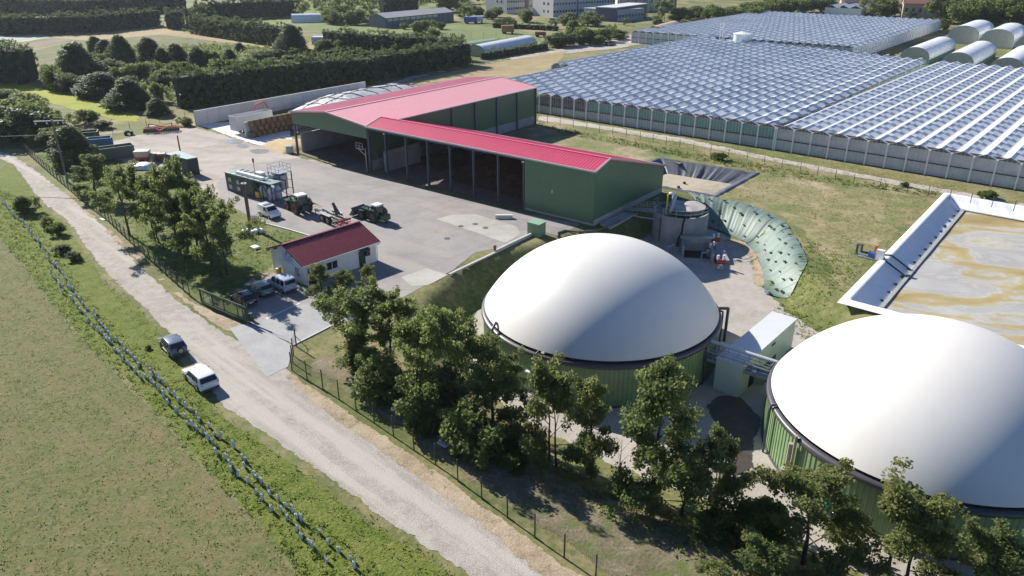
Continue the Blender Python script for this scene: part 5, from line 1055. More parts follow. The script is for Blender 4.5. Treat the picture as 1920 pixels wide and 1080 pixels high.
many(((BUSH[1], 1042, 88, 60, 40, 'dark bush at the left end of the bush row by the car park'), (BUSH[1], 1060, 86, 62, 34, 'dark round bush second in the row by the car park'), (FARB[0], 1085, 84, 50, 40, 'green tree in the bush row by the car park'), (FARB[1], 1105, 80, 50, 36, 'dark green tree in the bush row by the car park'), (BUSH[0], 1128, 78, 50, 40, 'mid green bush in the bush row by the car park'), (FARB[1], 1147, 72, 44, 24, 'dark upright bush at the right end of the bush row'), (BUSH[1], 1160, 74, 62, 30, 'low dark bush closing the row by the car park'), (BUSH[3], 1118, 84, 66, 30, 'light bush in front of the bush row')), 'bush row by the car park')
many(((FARB[1], 1245, 40, -6, 40, 'dark tree right of the columned building'), (FARB[0], 1275, 40, 12, 40, 'olive tree before the top hedge'), (FARB[0], 1310, 40, 10, 46, 'second olive tree before the top hedge'), (FARB[1], 1345, 42, 8, 44, 'green tree behind the meadow saplings'), (FARB[0], 1375, 42, 14, 46, 'mid green tree left of the white vehicle at the top'), (FARB[1], 1410, 40, 2, 50, 'dark tree behind the left corner of the far glasshouse'), (FARB[1], 1450, 30, -4, 46, 'dark tree above the far glasshouse, left one'), (FARB[0], 1475, 26, -4, 40, 'dark tree above the far glasshouse, middle one'), (FARB[1], 1505, 24, -2, 50, 'dark tree above the far glasshouse, beside the small glass shed'), (FARB[1], 1540, 22, -4, 40, 'dark tree behind the small glass shed'), (FARB[0], 1655, 30, 2, 50, 'light green tree against the old stone building'), (FARB[1], 1600, 20, 8, 24, 'small tree against the red-roofed building'), (FARB[0], 1710, 34, 22, 22, 'low bush against the old stone building')), 'trees along the top edge')
many(((FARB[1], 1780, 44, -10, 60, 'big dark tree right of the old stone building'), (FARB[1], 1815, 50, -4, 60, 'dark tree behind the first pointed tunnel'), (FARB[1], 1850, 44, -16, 70, 'tall dark tree behind the middle pointed tunnel'), (FARB[1], 1895, 48, -12, 70, 'tall dark tree in the top right corner'), (FARB[1], 1930, 52, -8, 60, 'dark tree cut by the right edge at the top'), (FARB[0], 1770, 56, 34, 20, 'light bush at the corner of the far glasshouse'), (FARB[0], 1878, 54, 36, 24, 'light bush between the pointed tunnels and the trees')), 'dark trees at the top right')
many(((FARB[2], 1172, 48, 34, 14, 'thin sapling on the meadow left of the tan tunnel'), (FARB[2], 1235, 46, 34, 16, 'thin sapling on the meadow behind the tan tunnel'), (FARB[2], 1280, 58, 36, 18, 'young tree right of the tan tunnel'), (FARB[2], 1303, 54, 32, 18, 'young tree along the road behind the glasshouse'), (FARB[0], 1338, 48, 30, 20, 'young green tree at the end of the road')), 'saplings on the far meadow')
# a far wood closing the view at the top
def wood(name, label, pts, n, seed, m=L_MAPLE):
    r_ = np.random.default_rng(seed); P = np.array(pts); lo, hi = P.min(0), P.max(0); g = r_.random((n * 4, 2)) * (hi - lo) + lo; g = g[inside(g, P)][:n]; C = []; rad = []
    for x, y in g:
        H = 7 + 5 * r_.random()
        for k in range(12): a = r_.random() * 6.28; q = 2.6 * r_.random() ** .5; C.append((x + q * math.cos(a), y + q * math.sin(a), H * (.35 + .6 * r_.random()))); rad.append(1.6)
    o = cloud(name, C, np.array(rad), 14, 1.4, m, None, seed); return tag(o, label, 'wood', None, 'stuff')
wood('far_wood', 'far wood of mixed trees along the top edge beyond the farthest hedges', P2((-100, 12), (700, 4), (760, -30), (-200, -30)), 260, 5)
wood('far_wood', 'far wood of mixed trees beyond the white blocks and the glasshouses', P2((1180, 10), (1950, -2), (2000, -34), (1150, -30)), 260, 6)
wood('far_thicket', 'thicket of small trees between the top hedges and the blue-roofed hall', P2((440, 28), (620, 40), (800, 16), (920, 10), (900, -6), (560, 6)), 150, 8, L_BUSH)
wood('shrub_thicket', 'low tangle of shrubs filling the overgrown plot behind the yard', P2((110, 160), (180, 112), (300, 120), (420, 118), (500, 130), (470, 148), (330, 160), (300, 190), (200, 180)), 0, 9, L_BUSH) if False else None

for o in MAPLE + HIGH + [SLIM, IVYT] + FARB + CON + BUSH:
    if not o.get('used'):
        for c_ in list(o.children): bpy.data.objects.remove(c_)
        bpy.data.objects.remove(o)
# low growth nobody could count
def tufts(name, label, poly, n, size, hgt, m, seed, per=7, rad=.3, cat='weeds'):
    r_ = np.random.default_rng(seed); P = np.array(poly); lo, hi = P.min(0), P.max(0); g = r_.random((n * 5, 2)) * (hi - lo) + lo; g = g[inside(g, P)]; g = g[~inside(g, LAG) & ~inside(g, BAS) & (segdist(g, LAG) > 1.6) & (segdist(g, BAS) > 1.2)][:n]
    C = np.stack([g[:, 0], g[:, 1], hfun(g) + hgt * (.2 + .8 * r_.random(len(g)))], 1); o = cloud(name, C, rad, per, size, m, None, seed, flat=.6, upb=.8, asp=.4); return tag(o, label, cat, None, 'stuff')
tufts('weeds', 'lush green weeds along the strip of tree guards beside the track', P2((-20, 345), (4, 352), (30, 375), (80, 440), (125, 498), (165, 556), (220, 616), (285, 672), (345, 735), (405, 792), (465, 855), (535, 925), (610, 985), (700, 1060), (800, 1150), (620, 1160), (540, 1060), (480, 986), (405, 910), (305, 795), (236, 716), (155, 642), (92, 562), (50, 507), (-20, 430)), 6500, .2, .2, L_WEED, 3, 7, .27)
tufts('field_weeds', 'small weeds sprouting across the bare field in the lower left', P2((-60, 440), (50, 510), (94, 562), (160, 645), (240, 716), (315, 796), (415, 912), (490, 988), (545, 1062), (600, 1150), (-300, 1180), (-200, 700)), 5000, .15, .04, L_WEED, 13, 5, .4)
tufts('dry_weeds', 'grass tufts between the track edge and the tree guard strip', P2((180, 510), (262, 577), (320, 655), (410, 770), (510, 840), (650, 940), (840, 1062), (900, 1110), (860, 1160), (720, 1050), (600, 960), (470, 870), (380, 790), (290, 660), (235, 580)), 1900, .17, .12, L_HEDGE, 4, 6, .35)
tufts('undergrowth', 'shaded undergrowth below the trees beside the nearer dome', P2((620, 650), (660, 640), (760, 690), (900, 760), (1000, 820), (1150, 890), (1330, 960), (1480, 1040), (1480, 1150), (1300, 1060), (1100, 960), (900, 850), (720, 740)), 1300, .26, .3, L_BUSH, 5, 7, .35)
tufts('fence_weeds', 'rough grass along the wire fence before the glasshouses', P2((1005, 232), (1300, 288), (1500, 324), (1700, 355), (1780, 364), (1900, 386), (1960, 398), (1905, 392), (1760, 368), (1500, 338), (1300, 300), (1040, 248)), 1800, .36, .4, L_HEDGE, 6, 6, .5)
tufts('lawn_tufts', 'rough grass tufts on the lawn left of the office', P2((70, 290), (160, 280), (250, 330), (400, 400), (480, 425), (560, 440), (500, 505), (430, 550), (380, 560), (300, 500), (200, 410), (110, 330)), 2200, .24, .16, L_WEED, 7, 6, .35)
tufts('scrub_growth', 'rough growth and low brambles covering the overgrown plot behind the yard', P2((80, 168), (120, 110), (250, 92), (400, 84), (520, 92), (520, 130), (470, 150), (335, 158), (330, 200), (200, 176)), 1800, .9, 1.1, L_BUSH, 8, 9, 1.1)
tufts('plateau_weeds', 'green weed patches on the dry grass round the green cloth slope', P2((1500, 440), (1560, 470), (1660, 520), (1600, 560), (1560, 600), (1470, 590), (1440, 560), (1500, 500)), 420, .25, .15, L_WEED, 9, 6, .4)
tufts('plateau_tufts', 'dry grass tufts scattered over the plateau between the basin and the lagoon', [(42, 84), (44, 100), (43, 113), (32, 122), (47, 131), (31, 145), (20, 170), (10, 178), (60, 140), (78, 122), (70, 117)], 3200, .2, .12, L_DRYG, 15, 6, .5)
# plants set in the green cloth
PL_ = thing('slope_plant', 'small dark plant growing through a slit in the green slope cloth', 'plant', (0, 0, 0), 0, 'plants in the green cloth'); cloud('foliage', [(0, 0, .15), (.15, .1, .22), (-.12, .05, .2), (0, -.14, .22)], .22, 16, .2, L_BUSH, PL_, 3)
for i in range(46):
    k = int((i + .5) / 46 * (n_ := len(ca) - 1)); s = (.2, .5, .8, .35, .65)[i % 5] + rng.normal() * .04; x, y = ca[k] + (cb[k] - ca[k]) * s
    o = PL_ if i == 0 else copy_tree(PL_); o.location = (x, y, Z(x, y) + .2); q = .45 + .5 * rng.random(); o.scale = (q, q, q); o.rotation_euler = (0, 0, rng.random() * 6)
# ------------------------------------------------------------------ vehicles
PROF = {
 'suv': [(-.47, .2), (-.5, .36), (-.495, .56), (-.475, .62), (-.405, .95), (-.3, 1.0), (-.02, .995), (.07, .955), (.24, .66), (.42, .56), (.485, .46), (.5, .34), (.48, .2)],
 'hatch': [(-.47, .2), (-.5, .38), (-.49, .58), (-.47, .66), (-.36, .95), (-.26, 1.0), (-.05, 1.0), (.03, .96), (.2, .66), (.4, .57), (.48, .46), (.5, .34), (.48, .2)],
 'van': [(-.48, .17), (-.5, .3), (-.495, .55), (-.485, .62), (-.465, .95), (-.42, 1.0), (.08, 1.0), (.14, .96), (.3, .62), (.43, .53), (.49, .42), (.5, .3), (.48, .17)]}
def car(label, pos, head, dims, style, col, cat='car', sides=None, rear_glass=True, spare=False, rack=False):
    L_, W_, H_ = dims; t = thing('parked_' + {'van': 'van'}.get(style, 'car'), label, cat, (pos[0], pos[1], .02), head); pr = PROF[style]; belt = .62 * H_ if style != 'van' else .58 * H_
    hw = lambda z: W_ / 2 * (1 if z <= belt else 1 - (.2 if style != 'van' else .13) * (z - belt) / (H_ - belt)); n = len(pr); P = [(x * L_, z * H_) for x, z in pr]
    m = MB(); nose = lambda x: 1 - .1 * max(0, (abs(x) / L_ - .38) / .12) ** 2
    m.add([(x, hw(z) * nose(x), z) for x, z in P] + [(x, -hw(z) * nose(x), z) for x, z in P], [tuple(range(n)), tuple(range(2 * n - 1, n - 1, -1))] + [(i, n + i, n + (i + 1) % n, (i + 1) % n) for i in range(n)])
    m.build('body', col, t, smooth=R(50), bevel=.05)
    def strip(i, j, name, inset=.06, wf=.9):                       # glass on the sloping profile segment i-j
        a, b = P[i], P[j]; dx, dz = b[0] - a[0], b[1] - a[1]; l = math.hypot(dx, dz); nx, nz = dz / l, -dx / l
        if (nx * (a[0]) < 0): nx, nz = -nx, -nz
        if nz < 0 and abs(nx) < .2: nx, nz = -nx, -nz
        q = []
        for f, s in ((.1, 1), (.1, -1), (.9, -1), (.9, 1)): x, z = a[0] + dx * f, a[1] + dz * f; q.append((x + nx * .018, s * hw(z) * wf * nose(x), z + nz * .018))
        MB().quad(*q).build(name, GLASS, t)
    strip(8, 7, 'windscreen')
    if rear_glass: strip(3, 4, 'rear_window')
    z0, z1 = belt + .02 * H_, .93 * H_
    xs = sides or [(-.34, -.14), (-.12, .07)]
    for s in (1, -1):
        for k, (a, b) in enumerate(xs):
            last = k == len(xs) - 1; a, b = a * L_, b * L_; off = .012
            q = [(a, s * (hw(z0) + off), z0), (b + (.09 * L_ if last else 0), s * (hw(z0) + off), z0), (b - (.01 * L_ if last else 0), s * (hw(z1) + off), z1), (a + (.05 * L_ if k == 0 and style != 'van' else 0), s * (hw(z1) + off), z1)]
            MB().quad(*q).build('side_window', GLASS, t)
        MB().box((.12 * L_, s * (W_ / 2 + .1), belt + .05), (.14, .18, .13)).build('wing_mirror', DARKST if style != 'van' else col, t, bevel=.02)
        MB().box((-.485 * L_, s * W_ * .39, .5 * H_), (.08, .2, .17 * H_)).build('tail_light', LIGHTR, t); MB().box((.468 * L_, s * W_ * .36, .45 * H_), (.1, .3, .09 * H_)).build('headlight', LAMPG, t)
    for x in (-.3 * L_, .305 * L_):
        for s in (1, -1):
            r = .165 * L_ * .47 if style != 'van' else .31; r = max(.3, min(.36, r)); y = s * (W_ / 2 - .09)
            wl = MB().tube((x, y - .11, r), (x, y + .11, r), r, 20).build('wheel', RUBBER, t, smooth=R(40)); MB().tube((x, y + s * .105, r), (x, y + s * .125, r), r * .62, 14).build('rim', STEEL, wl, smooth=R(40))
            MB().lathe([(r * 1.18, -.01), (r * 1.18, .012)], 20, (0, 0, 0)) 
    m = MB().box((-.487 * L_, 0, .2 * H_), (.09, W_ * .9, .14 * H_)).box((.483 * L_, 0, .2 * H_), (.08, W_ * .88, .14 * H_)).box((0, 0, .18 * H_), (L_ * .5, W_ * .98, .05 * H_)); m.build('bumper', DARKST, t)
    MB().box((-.503 * L_, 0, .42 * H_), (.02, .5, .11)).build('number_plate', WHITE, t)
    if spare: w_ = MB().tube((-.5 * L_, -.1, .5 * H_), (-.5 * L_ - .2, -.1, .5 * H_), .33, 18).build('spare_wheel', RUBBER, t, smooth=R(40)); MB().tube((-.5 * L_ - .2, -.1, .5 * H_), (-.5 * L_ - .22, -.1, .5 * H_), .22, 14).build('rim', STEEL, w_)
    MB().tube((-.2 * L_, 0, .98 * H_), (-.23 * L_, 0, 1.06 * H_), .012, 5).build('aerial', RUBBER, t)
    if rack: 
        m = MB(); m.box((-.06 * L_, 0, H_ + .06), (.35 * L_ * .4, W_ * .7, .06)); m.build('roof_rack', DARKST, t)
    return t
def gloss(name, c, rough=.22): 
    m = paint(name, c, .03, 1, rough, 0, 0, 1, .6); m.node_tree.nodes['Principled BSDF'].inputs['Coat Weight'].default_value = .5; return m
def axis(f, r):                                  # heading from two pixels (front, rear) on the ground
    a, b = G(*f), G(*r); return math.atan2(a.y - b.y, a.x - b.x), (a + b) / 2
def side(p, h, d): return (p[0] - math.sin(h) * d, p[1] + math.cos(h) * d)
C_WHITE = gloss('white_car_paint', (.78, .79, .8)); C_SLATE = gloss('slate_blue_car_paint', (.13, .16, .22)); C_BLACK = gloss('black_car_paint', (.018, .018, .022), .15); C_SAGE = gloss('sage_car_paint', (.2, .27, .25)); C_PALE = gloss('pale_blue_car_paint', (.5, .58, .68)); C_VAN = gloss('white_van_paint', (.8, .81, .82))
hd, c_ = axis((348.8, 712.8), (371.7, 735)); car('white estate car parked on the verge behind the slate blue car', side(c_, hd, -.88), hd, (4.75, 1.88, 1.6), 'suv', C_WHITE, sides=[(-.38, -.3), (-.28, -.11), (-.09, .07)])
hd, c_ = axis((300.8, 651.7), (318.2, 671)); car('slate blue car with a tail-mounted spare wheel parked ahead of the white estate', side(c_, hd, -.85), hd, (4.25, 1.75, 1.62), 'suv', C_SLATE, spare=True)
hd, c_ = axis((466, 541), (494, 556)); hd0 = hd
car('sage green hatchback between the black car and the pale blue people carrier', side(G(487, 548), hd, 0), hd, (4.2, 1.72, 1.42), 'hatch', C_SAGE)
car('black car parked next to the open sliding gate', side(G(455, 567), hd, 0), hd, (4.2, 1.75, 1.45), 'hatch', C_BLACK)
car('pale blue people carrier with glazed rear doors against the office gable', side(G(530, 541), hd, 0), hd, (4.1, 1.75, 1.8), 'van', C_PALE, 'people carrier', sides=[(-.44, -.28), (-.24, -.06), (-.02, .14)])
hd, c_ = axis((508, 413), (484.5, 403.5)); car('white panel van parked beside the tractor and trailer', side(c_, hd, .85), hd, (4.3, 1.8, 1.82), 'van', C_VAN, 'van', sides=[(-.0, .14)], rear_glass=False, rack=True)
car('dark car standing on the far car park behind the dry field', G(1145, 85), R(20), (4.4, 1.8, 1.45), 'hatch', C_BLACK)
car('white van parked before the big white blocks far behind', G(1040, 43), R(-30), (6.2, 2.2, 2.6), 'van', C_VAN, 'van')

TGREEN = paint('tractor_green', (.035, .085, .04), .12, 2, .35, 0, 0, 1, .5, (.12, .11, .08), .4); TRED = paint('tractor_rim_red', (.33, .03, .025), .12, 2, .4)
def wheel(par, x, y, r, wd, rim, lugs=18, name='wheel'):
    m = MB().lathe([(r * .55, -wd / 2), (r * .9, -wd / 2), (r, -wd * .38), (r, wd * .38), (r * .9, wd / 2), (r * .55, wd / 2)], 28); 
    for k in range(lugs):
        a = 2 * PI * k / lugs; m.beam((r * math.cos(a), r * math.sin(a), -wd * .45), ((r + .02) * math.cos(a + .18), (r + .02) * math.sin(a + .18), 0), .07, .07).beam((r * math.cos(a + .1), r * math.sin(a + .1), wd * .45), ((r + .02) * math.cos(a + .28), (r + .02) * math.sin(a + .28), 0), .07, .07)
    w_ = m.build(name, RUBBER, par, smooth=R(35)); w_.location = (x, y, r); w_.rotation_euler = (R(90), 0, 0)
    h_ = MB().lathe([(.02, -wd * .1), (r * .25, -wd * .12), (r * .3, -wd * .3), (r * .57, -wd * .42), (r * .57, wd * .42), (r * .3, wd * .3), (r * .25, wd * .12), (.02, wd * .1)], 24).build('rim', rim, w_, smooth=R(35)); return w_
def tractor(label, pos, head, rim, s=1.0, bucket=False):
    t = thing('tractor', label, 'tractor', (pos[0], pos[1], .02), head, None, (s, s, s))
    for y in (-.95, .95): wheel(t, 0, y, .98, .62, rim); wheel(t, 2.75, y * .93, .72, .5, rim, 16)
    MB().add([(.6, -.42, .85), (3.5, -.36, .95), (3.5, .36, .95), (.6, .42, .85), (.7, -.42, 1.75), (2.6, -.38, 1.68), (3.4, -.3, 1.5), (3.4, .3, 1.5), (2.6, .38, 1.68), (.7, .42, 1.75)],
             [(3, 2, 1, 0), (4, 5, 8, 9), (5, 6, 7, 8), (0, 1, 6, 5, 4), (2, 3, 9, 8, 7), (1, 2, 7, 6), (3, 0, 4, 9)]).build('bonnet', TGREEN, t, bevel=.05)
    m = MB().box((3.46, 0, 1.2), (.05, .5, .5)); m.build('grille', DARKST, t); MB().box((1.4, 0, .7), (3.6, .5, .4)).build('chassis', DARKST, t)
    for x in (3.35,): 
        for y in (-.28, .28): MB().box((3.42, y, 1.45), (.08, .18, .12)).build('headlight', LAMPG, t)
    MB().add([(-.75, -.7, 1.3), (.75, -.62, 1.2), (.75, .62, 1.2), (-.75, .7, 1.3), (-.6, -.66, 2.62), (.55, -.6, 2.62), (.55, .6, 2.62), (-.6, .66, 2.62)], [(3, 2, 1, 0), (4, 5, 6, 7), (0, 1, 5, 4), (1, 2, 6, 5), (2, 3, 7, 6), (3, 0, 4, 7)]).build('cab_glass', glassy('cab_glass', (.03, .06, .045), .08), t)
    m = MB()
    for a, b in (((-.76, -.72, 1.3), (-.6, -.68, 2.64)), ((-.76, .72, 1.3), (-.6, .68, 2.64)), ((.76, -.64, 1.2), (.56, -.62, 2.64)), ((.76, .64, 1.2), (.56, .62, 2.64)), ((.05, -.7, 1.2), (0, -.66, 2.64)), ((.05, .7, 1.2), (0, .66, 2.64))): m.beam(a, b, .09)
    m.box((0, 0, 1.22), (1.6, 1.42, .12)); m.build('cab_frame', TGREEN, t)
    MB().box((0, 0, 2.74), (1.6, 1.55, .2), taper=.9).build('cab_roof', paint('cab_roof_white', (.7, .7, .68), .05, 1, .5), t, bevel=.06)
    for y in (-1, 1):
        m = MB(); k = 9
        for i in range(k):
            a0, a1 = R(20 + 140 * i / k), R(20 + 140 * (i + 1) / k); m.slab([(1.1 * math.cos(a0), y * .62, .98 + 1.1 * math.sin(a0)), (1.1 * math.cos(a0), y * 1.28, .98 + 1.1 * math.sin(a0)), (1.1 * math.cos(a1), y * 1.28, .98 + 1.1 * math.sin(a1)), (1.1 * math.cos(a1), y * .62, .98 + 1.1 * math.sin(a1))], .05)
        m.build('rear_mudguard', TGREEN, t); MB().box((2.75, y * .9, 1.5), (1.0, .5, .05)).build('front_mudguard', TGREEN, t); MB().box((.85, y * 1.1, 2.2), (.05, .22, .35)).build('mirror', DARKST, t)
        MB().box((-1.05, y * 1.0, 1.75), (.08, .25, .14)).build('tail_light', LIGHTR, t)
    MB().tube((.95, -.55, 1.6), (.95, -.55, 2.7), .07, 8).build('exhaust', DARKST, t); MB().tube((-.55, .5, 2.8), (-.55, .5, 3.4), .015, 5).build('aerial', DARKST, t)
    m = MB().beam((-.9, -.3, .7), (-1.7, -.35, .6), .12).beam((-.9, .3, .7), (-1.7, .35, .6), .12).beam((-.9, 0, 1.3), (-1.6, 0, 1.1), .1).box((-1.15, 0, 1.0), (.4, 1.0, .8)); m.build('linkage', DARKST, t)
    if bucket:
        m = MB()
        for y in (-.55, .55): m.beam((.9, y, 1.6), (3.2, y, 1.75), .14, .22).beam((3.2, y, 1.75), (4.3, y, .75), .14, .22)
        m.beam((3.2, -.55, 1.7), (3.2, .55, 1.7), .14); m.build('loader_arm', DARKST, t)
        pr = [(4.3, .35), (5.25, .2), (5.3, .28), (4.55, .5), (4.4, .95), (4.75, 1.55), (4.62, 1.62), (4.18, 1.1)]; n = len(pr); b = MB(); wy = 1.35
        b.add([(x, -wy, z) for x, z in pr] + [(x, wy, z) for x, z in pr], [(i, (i + 1) % n, n + (i + 1) % n, n + i) for i in range(n)] + [(0, 1, 2, 3, 4, 7), (4, 5, 6, 7), (n + 7, n + 4, n + 3, n + 2, n + 1, n), (n + 7, n + 6, n + 5, n + 4)])
        for y in (-wy, wy): b.prism([(4.3, y - .03), (5.2, y - .03), (5.2, y + .03), (4.3, y + .03)], .3, [1.5, .45, .45, 1.5])
        b.build('bucket', paint('scraped_bucket_steel', (.12, .12, .12), .25, 2, .45, .4), t); MB().box((-1.75, 0, 1.0), (.8, 1.5, .9)).build('rear_weight', TGREEN, t, bevel=.1)
    else: MB().box((3.9, 0, .95), (.7, .9, .6)).build('front_weight', TGREEN, t, bevel=.08)
    return t
hd, c_ = axis((532, 391), (554, 402.5)); r_ = G(554, 402.5); tractor('green tractor with red rims coupled to the hook trailer', side((r_.x, r_.y), hd, -1.2), hd, TRED, 1.08); HT, RT = hd, side((r_.x, r_.y), hd, -1.2)
hd, c_ = axis((673, 410), (700, 418)); r_ = G(700, 418); tractor('mud-spattered green tractor with a big front bucket on the open yard', side((r_.x, r_.y), hd, -1.0), hd, paint('muddy_rim', (.14, .09, .06), .2, 2, .7), .95, True)
# hook-lift trailer
a_ = G(575, 397); b_ = G(640, 424); hd = math.atan2(a_.y - b_.y, a_.x - b_.x); p = G(610, 419); p = side((p.x, p.y), hd, -1.15)
tr = thing('hook_trailer', 'pale twin-axle hook-lift trailer without a bin, coupled behind the green tractor', 'trailer', (p[0], p[1], .02), hd); M_TRL = paint('dusty_trailer_paint', (.36, .35, .33), .12, 1.5, .6)
m = MB().beam((-3.2, -.45, 1.1), (2.4, -.45, 1.1), .2, .3).beam((-3.2, .45, 1.1), (2.4, .45, 1.1), .2, .3).beam((2.4, -.45, 1.1), (4.6, 0, .8), .18, .22).beam((2.4, .45, 1.1), (4.6, 0, .8), .18, .22)
for x in (-3, -1, 1, 2.3): m.box((x, 0, 1.1), (.18, 1.0, .2))
m.build('frame', M_TRL, tr)
for x in (-.75, .75):
    for y in (-1.0, 1.0): wheel(tr, x, y, .62, .5, M_TRL, 14)
for y in (-1.02, 1.02): MB().box((0, y, 1.38), (2.9, .6, .07)).build('mudguard', M_TRL, tr)
m = MB().beam((-.6, 0, 1.3), (1.6, 0, 1.55), .4, .3).beam((1.6, 0, 1.55), (2.2, 0, 1.4), .3); m.build('tilt_beam', M_TRL, tr)
m = MB().beam((-1.6, 0, 1.3), (-.9, 0, 3.1), .3, .3).beam((-.9, 0, 3.1), (-2.2, -.2, 1.5), .18, .22).beam((-.9, 0, 3.1), (-.6, 0, 2.8), .2); m.build('hook_arm', DARKST, tr)
m = MB().box((-3.35, 0, 1.0), (.2, 2.3, .3)).box((-3.45, 0, .6), (.1, 2.2, .14)).beam((-3.3, -.5, 1), (-3.45, -.5, .6), .1).beam((-3.3, .5, 1), (-3.45, .5, .6), .1); m.build('rear_bumper', RED, tr)
for y in (-.9, .9): MB().box((-3.47, y, 1.0), (.05, .3, .18)).build('tail_light', LIGHTR, tr)
MB().tube((4.4, 0, .8), (4.4, .0, 0), .07).build('jockey_leg', DARKST, tr)

# ------------------------------------------------------------------ biogas upgrading unit and its scaffolded filter
a_, b_, c_ = G(426.8, 357), G(512, 381.6), G(447.7, 317.5, 3.1); hd = math.atan2(b_.y - a_.y, b_.x - a_.x); UL = math.hypot(b_.x - a_.x, b_.y - a_.y); UW = 3.0
un = thing('gas_upgrading_unit', 'dark green containerised gas plant with white roof ducts and an open framed end', 'plant', (a_.x, a_.y, 0), hd); UH = 3.1
M_UNIT = clad('dark_green_container', (.03, .055, .045), .3, 0, .5); M_UROOF = paint('grey_green_roof', (.24, .31, .3), .08, 1, .45)
MB().box((UL * .3, UW / 2, UH / 2), (UL * .6, UW, UH)).build('container_body', M_UNIT, un); MB().box((UL / 2, UW / 2, UH + .05), (UL + .1, UW + .1, .1)).build('roof', M_UROOF, un)
for k in range(7): MB().box((UL * (.1 + .11 * k), UW * .72, UH + .13), (.16, UW * .5, .1)).build('roof_rib', M_UNIT, un)
for x, z in ((1.2, 2.1), (1.2, .9), (3.4, 2.0), (3.4, .9)): MB().box((x, -.03, z), (.75, .06, .65)).build('vent_grille', paint('pale_grille', (.45, .48, .48), .1, 1, .5), un)
MB().beam((UL * .2, .75, UH + .35), (UL * .78, .75, UH + .35), .62, .42).build('roof_duct', WHITE, un)
for k in range(7): MB().box((UL * (.06 + .13 * k), .1, UH + .12), (UL * .1, .2, .1)).build('edge_strip', WHITE, un)
MB().box((UL * .52, UW * .8, UH + .35), (1.6, 1.0, .5)).build('roof_fan', WHITE, un); MB().box((UL * .78, UW * .85, UH + .4), (1.2, .9, .6)).build('roof_fan', STEEL, un); MB().tube((UL * .5, UW * .55, UH), (UL * .5, UW * .55, UH + 2.9), .05, 6).box((UL * .5, UW * .55, UH + 2.7), (.2, .2, .7)).build('roof_mast', DARKST, un)
for x in (UL * .62, UL * .8, UL - .1):
    for y in (.06, UW - .06): MB().beam((x, y, 0), (x, y, UH), .14).build('frame_post', GREENM, un)
m = MB().beam((UL * .62, .06, UH - .2), (UL * .8, .06, .2), .1).beam((UL * .8, .06, UH - .2), (UL - .1, .06, .2), .1); m.build('frame_brace', GREENM, un)
for k, (x, y) in enumerate(((UL * .72, .9), (UL * .9, .8), (UL * .9, 2.1))): MB().lathe([(.05, .2), (.5, .25), (.55, .5), (.55, 1.9), (.4, 2.2), (.05, 2.3)], 18, (x, y, 0)).build('pressure_vessel', paint('vessel_white', (.6, .63, .68), .05, 1, .4), un, smooth=R(50))
MB().box((UL * .67, .25, .7), (.9, .5, 1.0)).build('yellow_cabinet', YELLOW, un); m = MB().path([(UL * .62, .5, 1.5), (UL * .97, .5, 1.5), (UL * .97, 2.5, 1.5)], .14).path([(UL * .65, 1.6, 2.5), (UL * .97, 1.6, 2.5)], .12); m.build('pipework', STEEL, un)
p = G(530, 366); sc_ = thing('filter_tower', 'round steel filter vessel inside a railed scaffold frame beside the green gas plant', 'tower', p, hd)
MB().lathe([(.05, .9), (1.15, 1.2), (1.15, 3.6), (.05, 4.0)], 24).build('vessel', STEEL, sc_, smooth=R(40)); MB().box((0, 0, 4.1), (2.9, 2.5, .1)).build('platform', STEEL, sc_)
for x in (-1.4, 1.4):
    for y in (-1.2, 1.2): MB().beam((x, y, 0), (x, y, 4.1), .14).build('leg', DARKST, sc_)
m = MB()
for x in (-1.4, -.5, .5, 1.4):
    for y in (-1.2, 1.2): m.beam((x, y, 4.1), (x, y, 5.3), .05)
for z in (4.7, 5.3):
    for y in (-1.2, 1.2): m.beam((-1.4, y, z), (1.4, y, z), .05)
    for x in (-1.4, 1.4): m.beam((x, -1.2, z), (x, 1.2, z), .05)
m.build('railing', STEEL, sc_); m = MB()
for z in (1.2, 2.6):
    for y in (-1.2, 1.2): m.beam((-1.4, y, z), (1.4, y, z), .08)
m.build('cross_beam', DARKST, sc_)
p = G(470, 428); st_ = thing('steel_stack', 'thick brown-grey pipe stack with a pale ring on top beside the white van', 'stack', p); hh = up(470, 428, 345)
MB().tube((0, 0, 0), (0, 0, hh), .25, 16).build('pipe', paint('rusty_grey', (.13, .095, .085), .25, 1.5, .7), st_, smooth=R(50)); MB().lathe([(.22, hh), (.4, hh), (.4, hh + .14), (.22, hh + .14)], 18).build('top_ring', paint('pale_ring', (.45, .42, .42), .1, 1, .5), st_)

# ------------------------------------------------------------------ silage clamp, bales, bins and bits on the far yard
def wallseg(name, label, a, b, hgt, th=.35, m=CONCW, z1=None):
    a = Vector((a[0], a[1], 0)); b = Vector((b[0], b[1], 0)); t = thing(name, label, 'wall', a, math.atan2((b - a).y, (b - a).x)); L_ = (b - a).length; z1 = hgt if z1 is None else z1; n = int(L_ / 3)
    MB().prism([(0, -th / 2), (L_, -th / 2), (L_, th / 2), (0, th / 2)], 0, [hgt, z1, z1, hgt]).build('wall_panels', m, t)
    for k in range(1, n): MB().box((L_ * k / n, 0, min(hgt, z1) / 2 - .02), (.05, th + .03, min(hgt, z1) - .04)).build('joint', paint('joint_grey', (.3, .3, .3), .1, 1, .9), t)
    return t
a_ = G(368, 236); b_ = Vector((a_.x + BV.x * 52, a_.y + BV.y * 52)); wallseg('silage_wall', 'long grey concrete silage wall running beneath the dark windbreak hedge', a_, b_, 3.4)
a_ = G(461, 258); b_ = Vector((a_.x + BV.x * 30, a_.y + BV.y * 30)); wallseg('silage_wall', 'white concrete divider wall behind the round bales', a_, b_, 3.3)
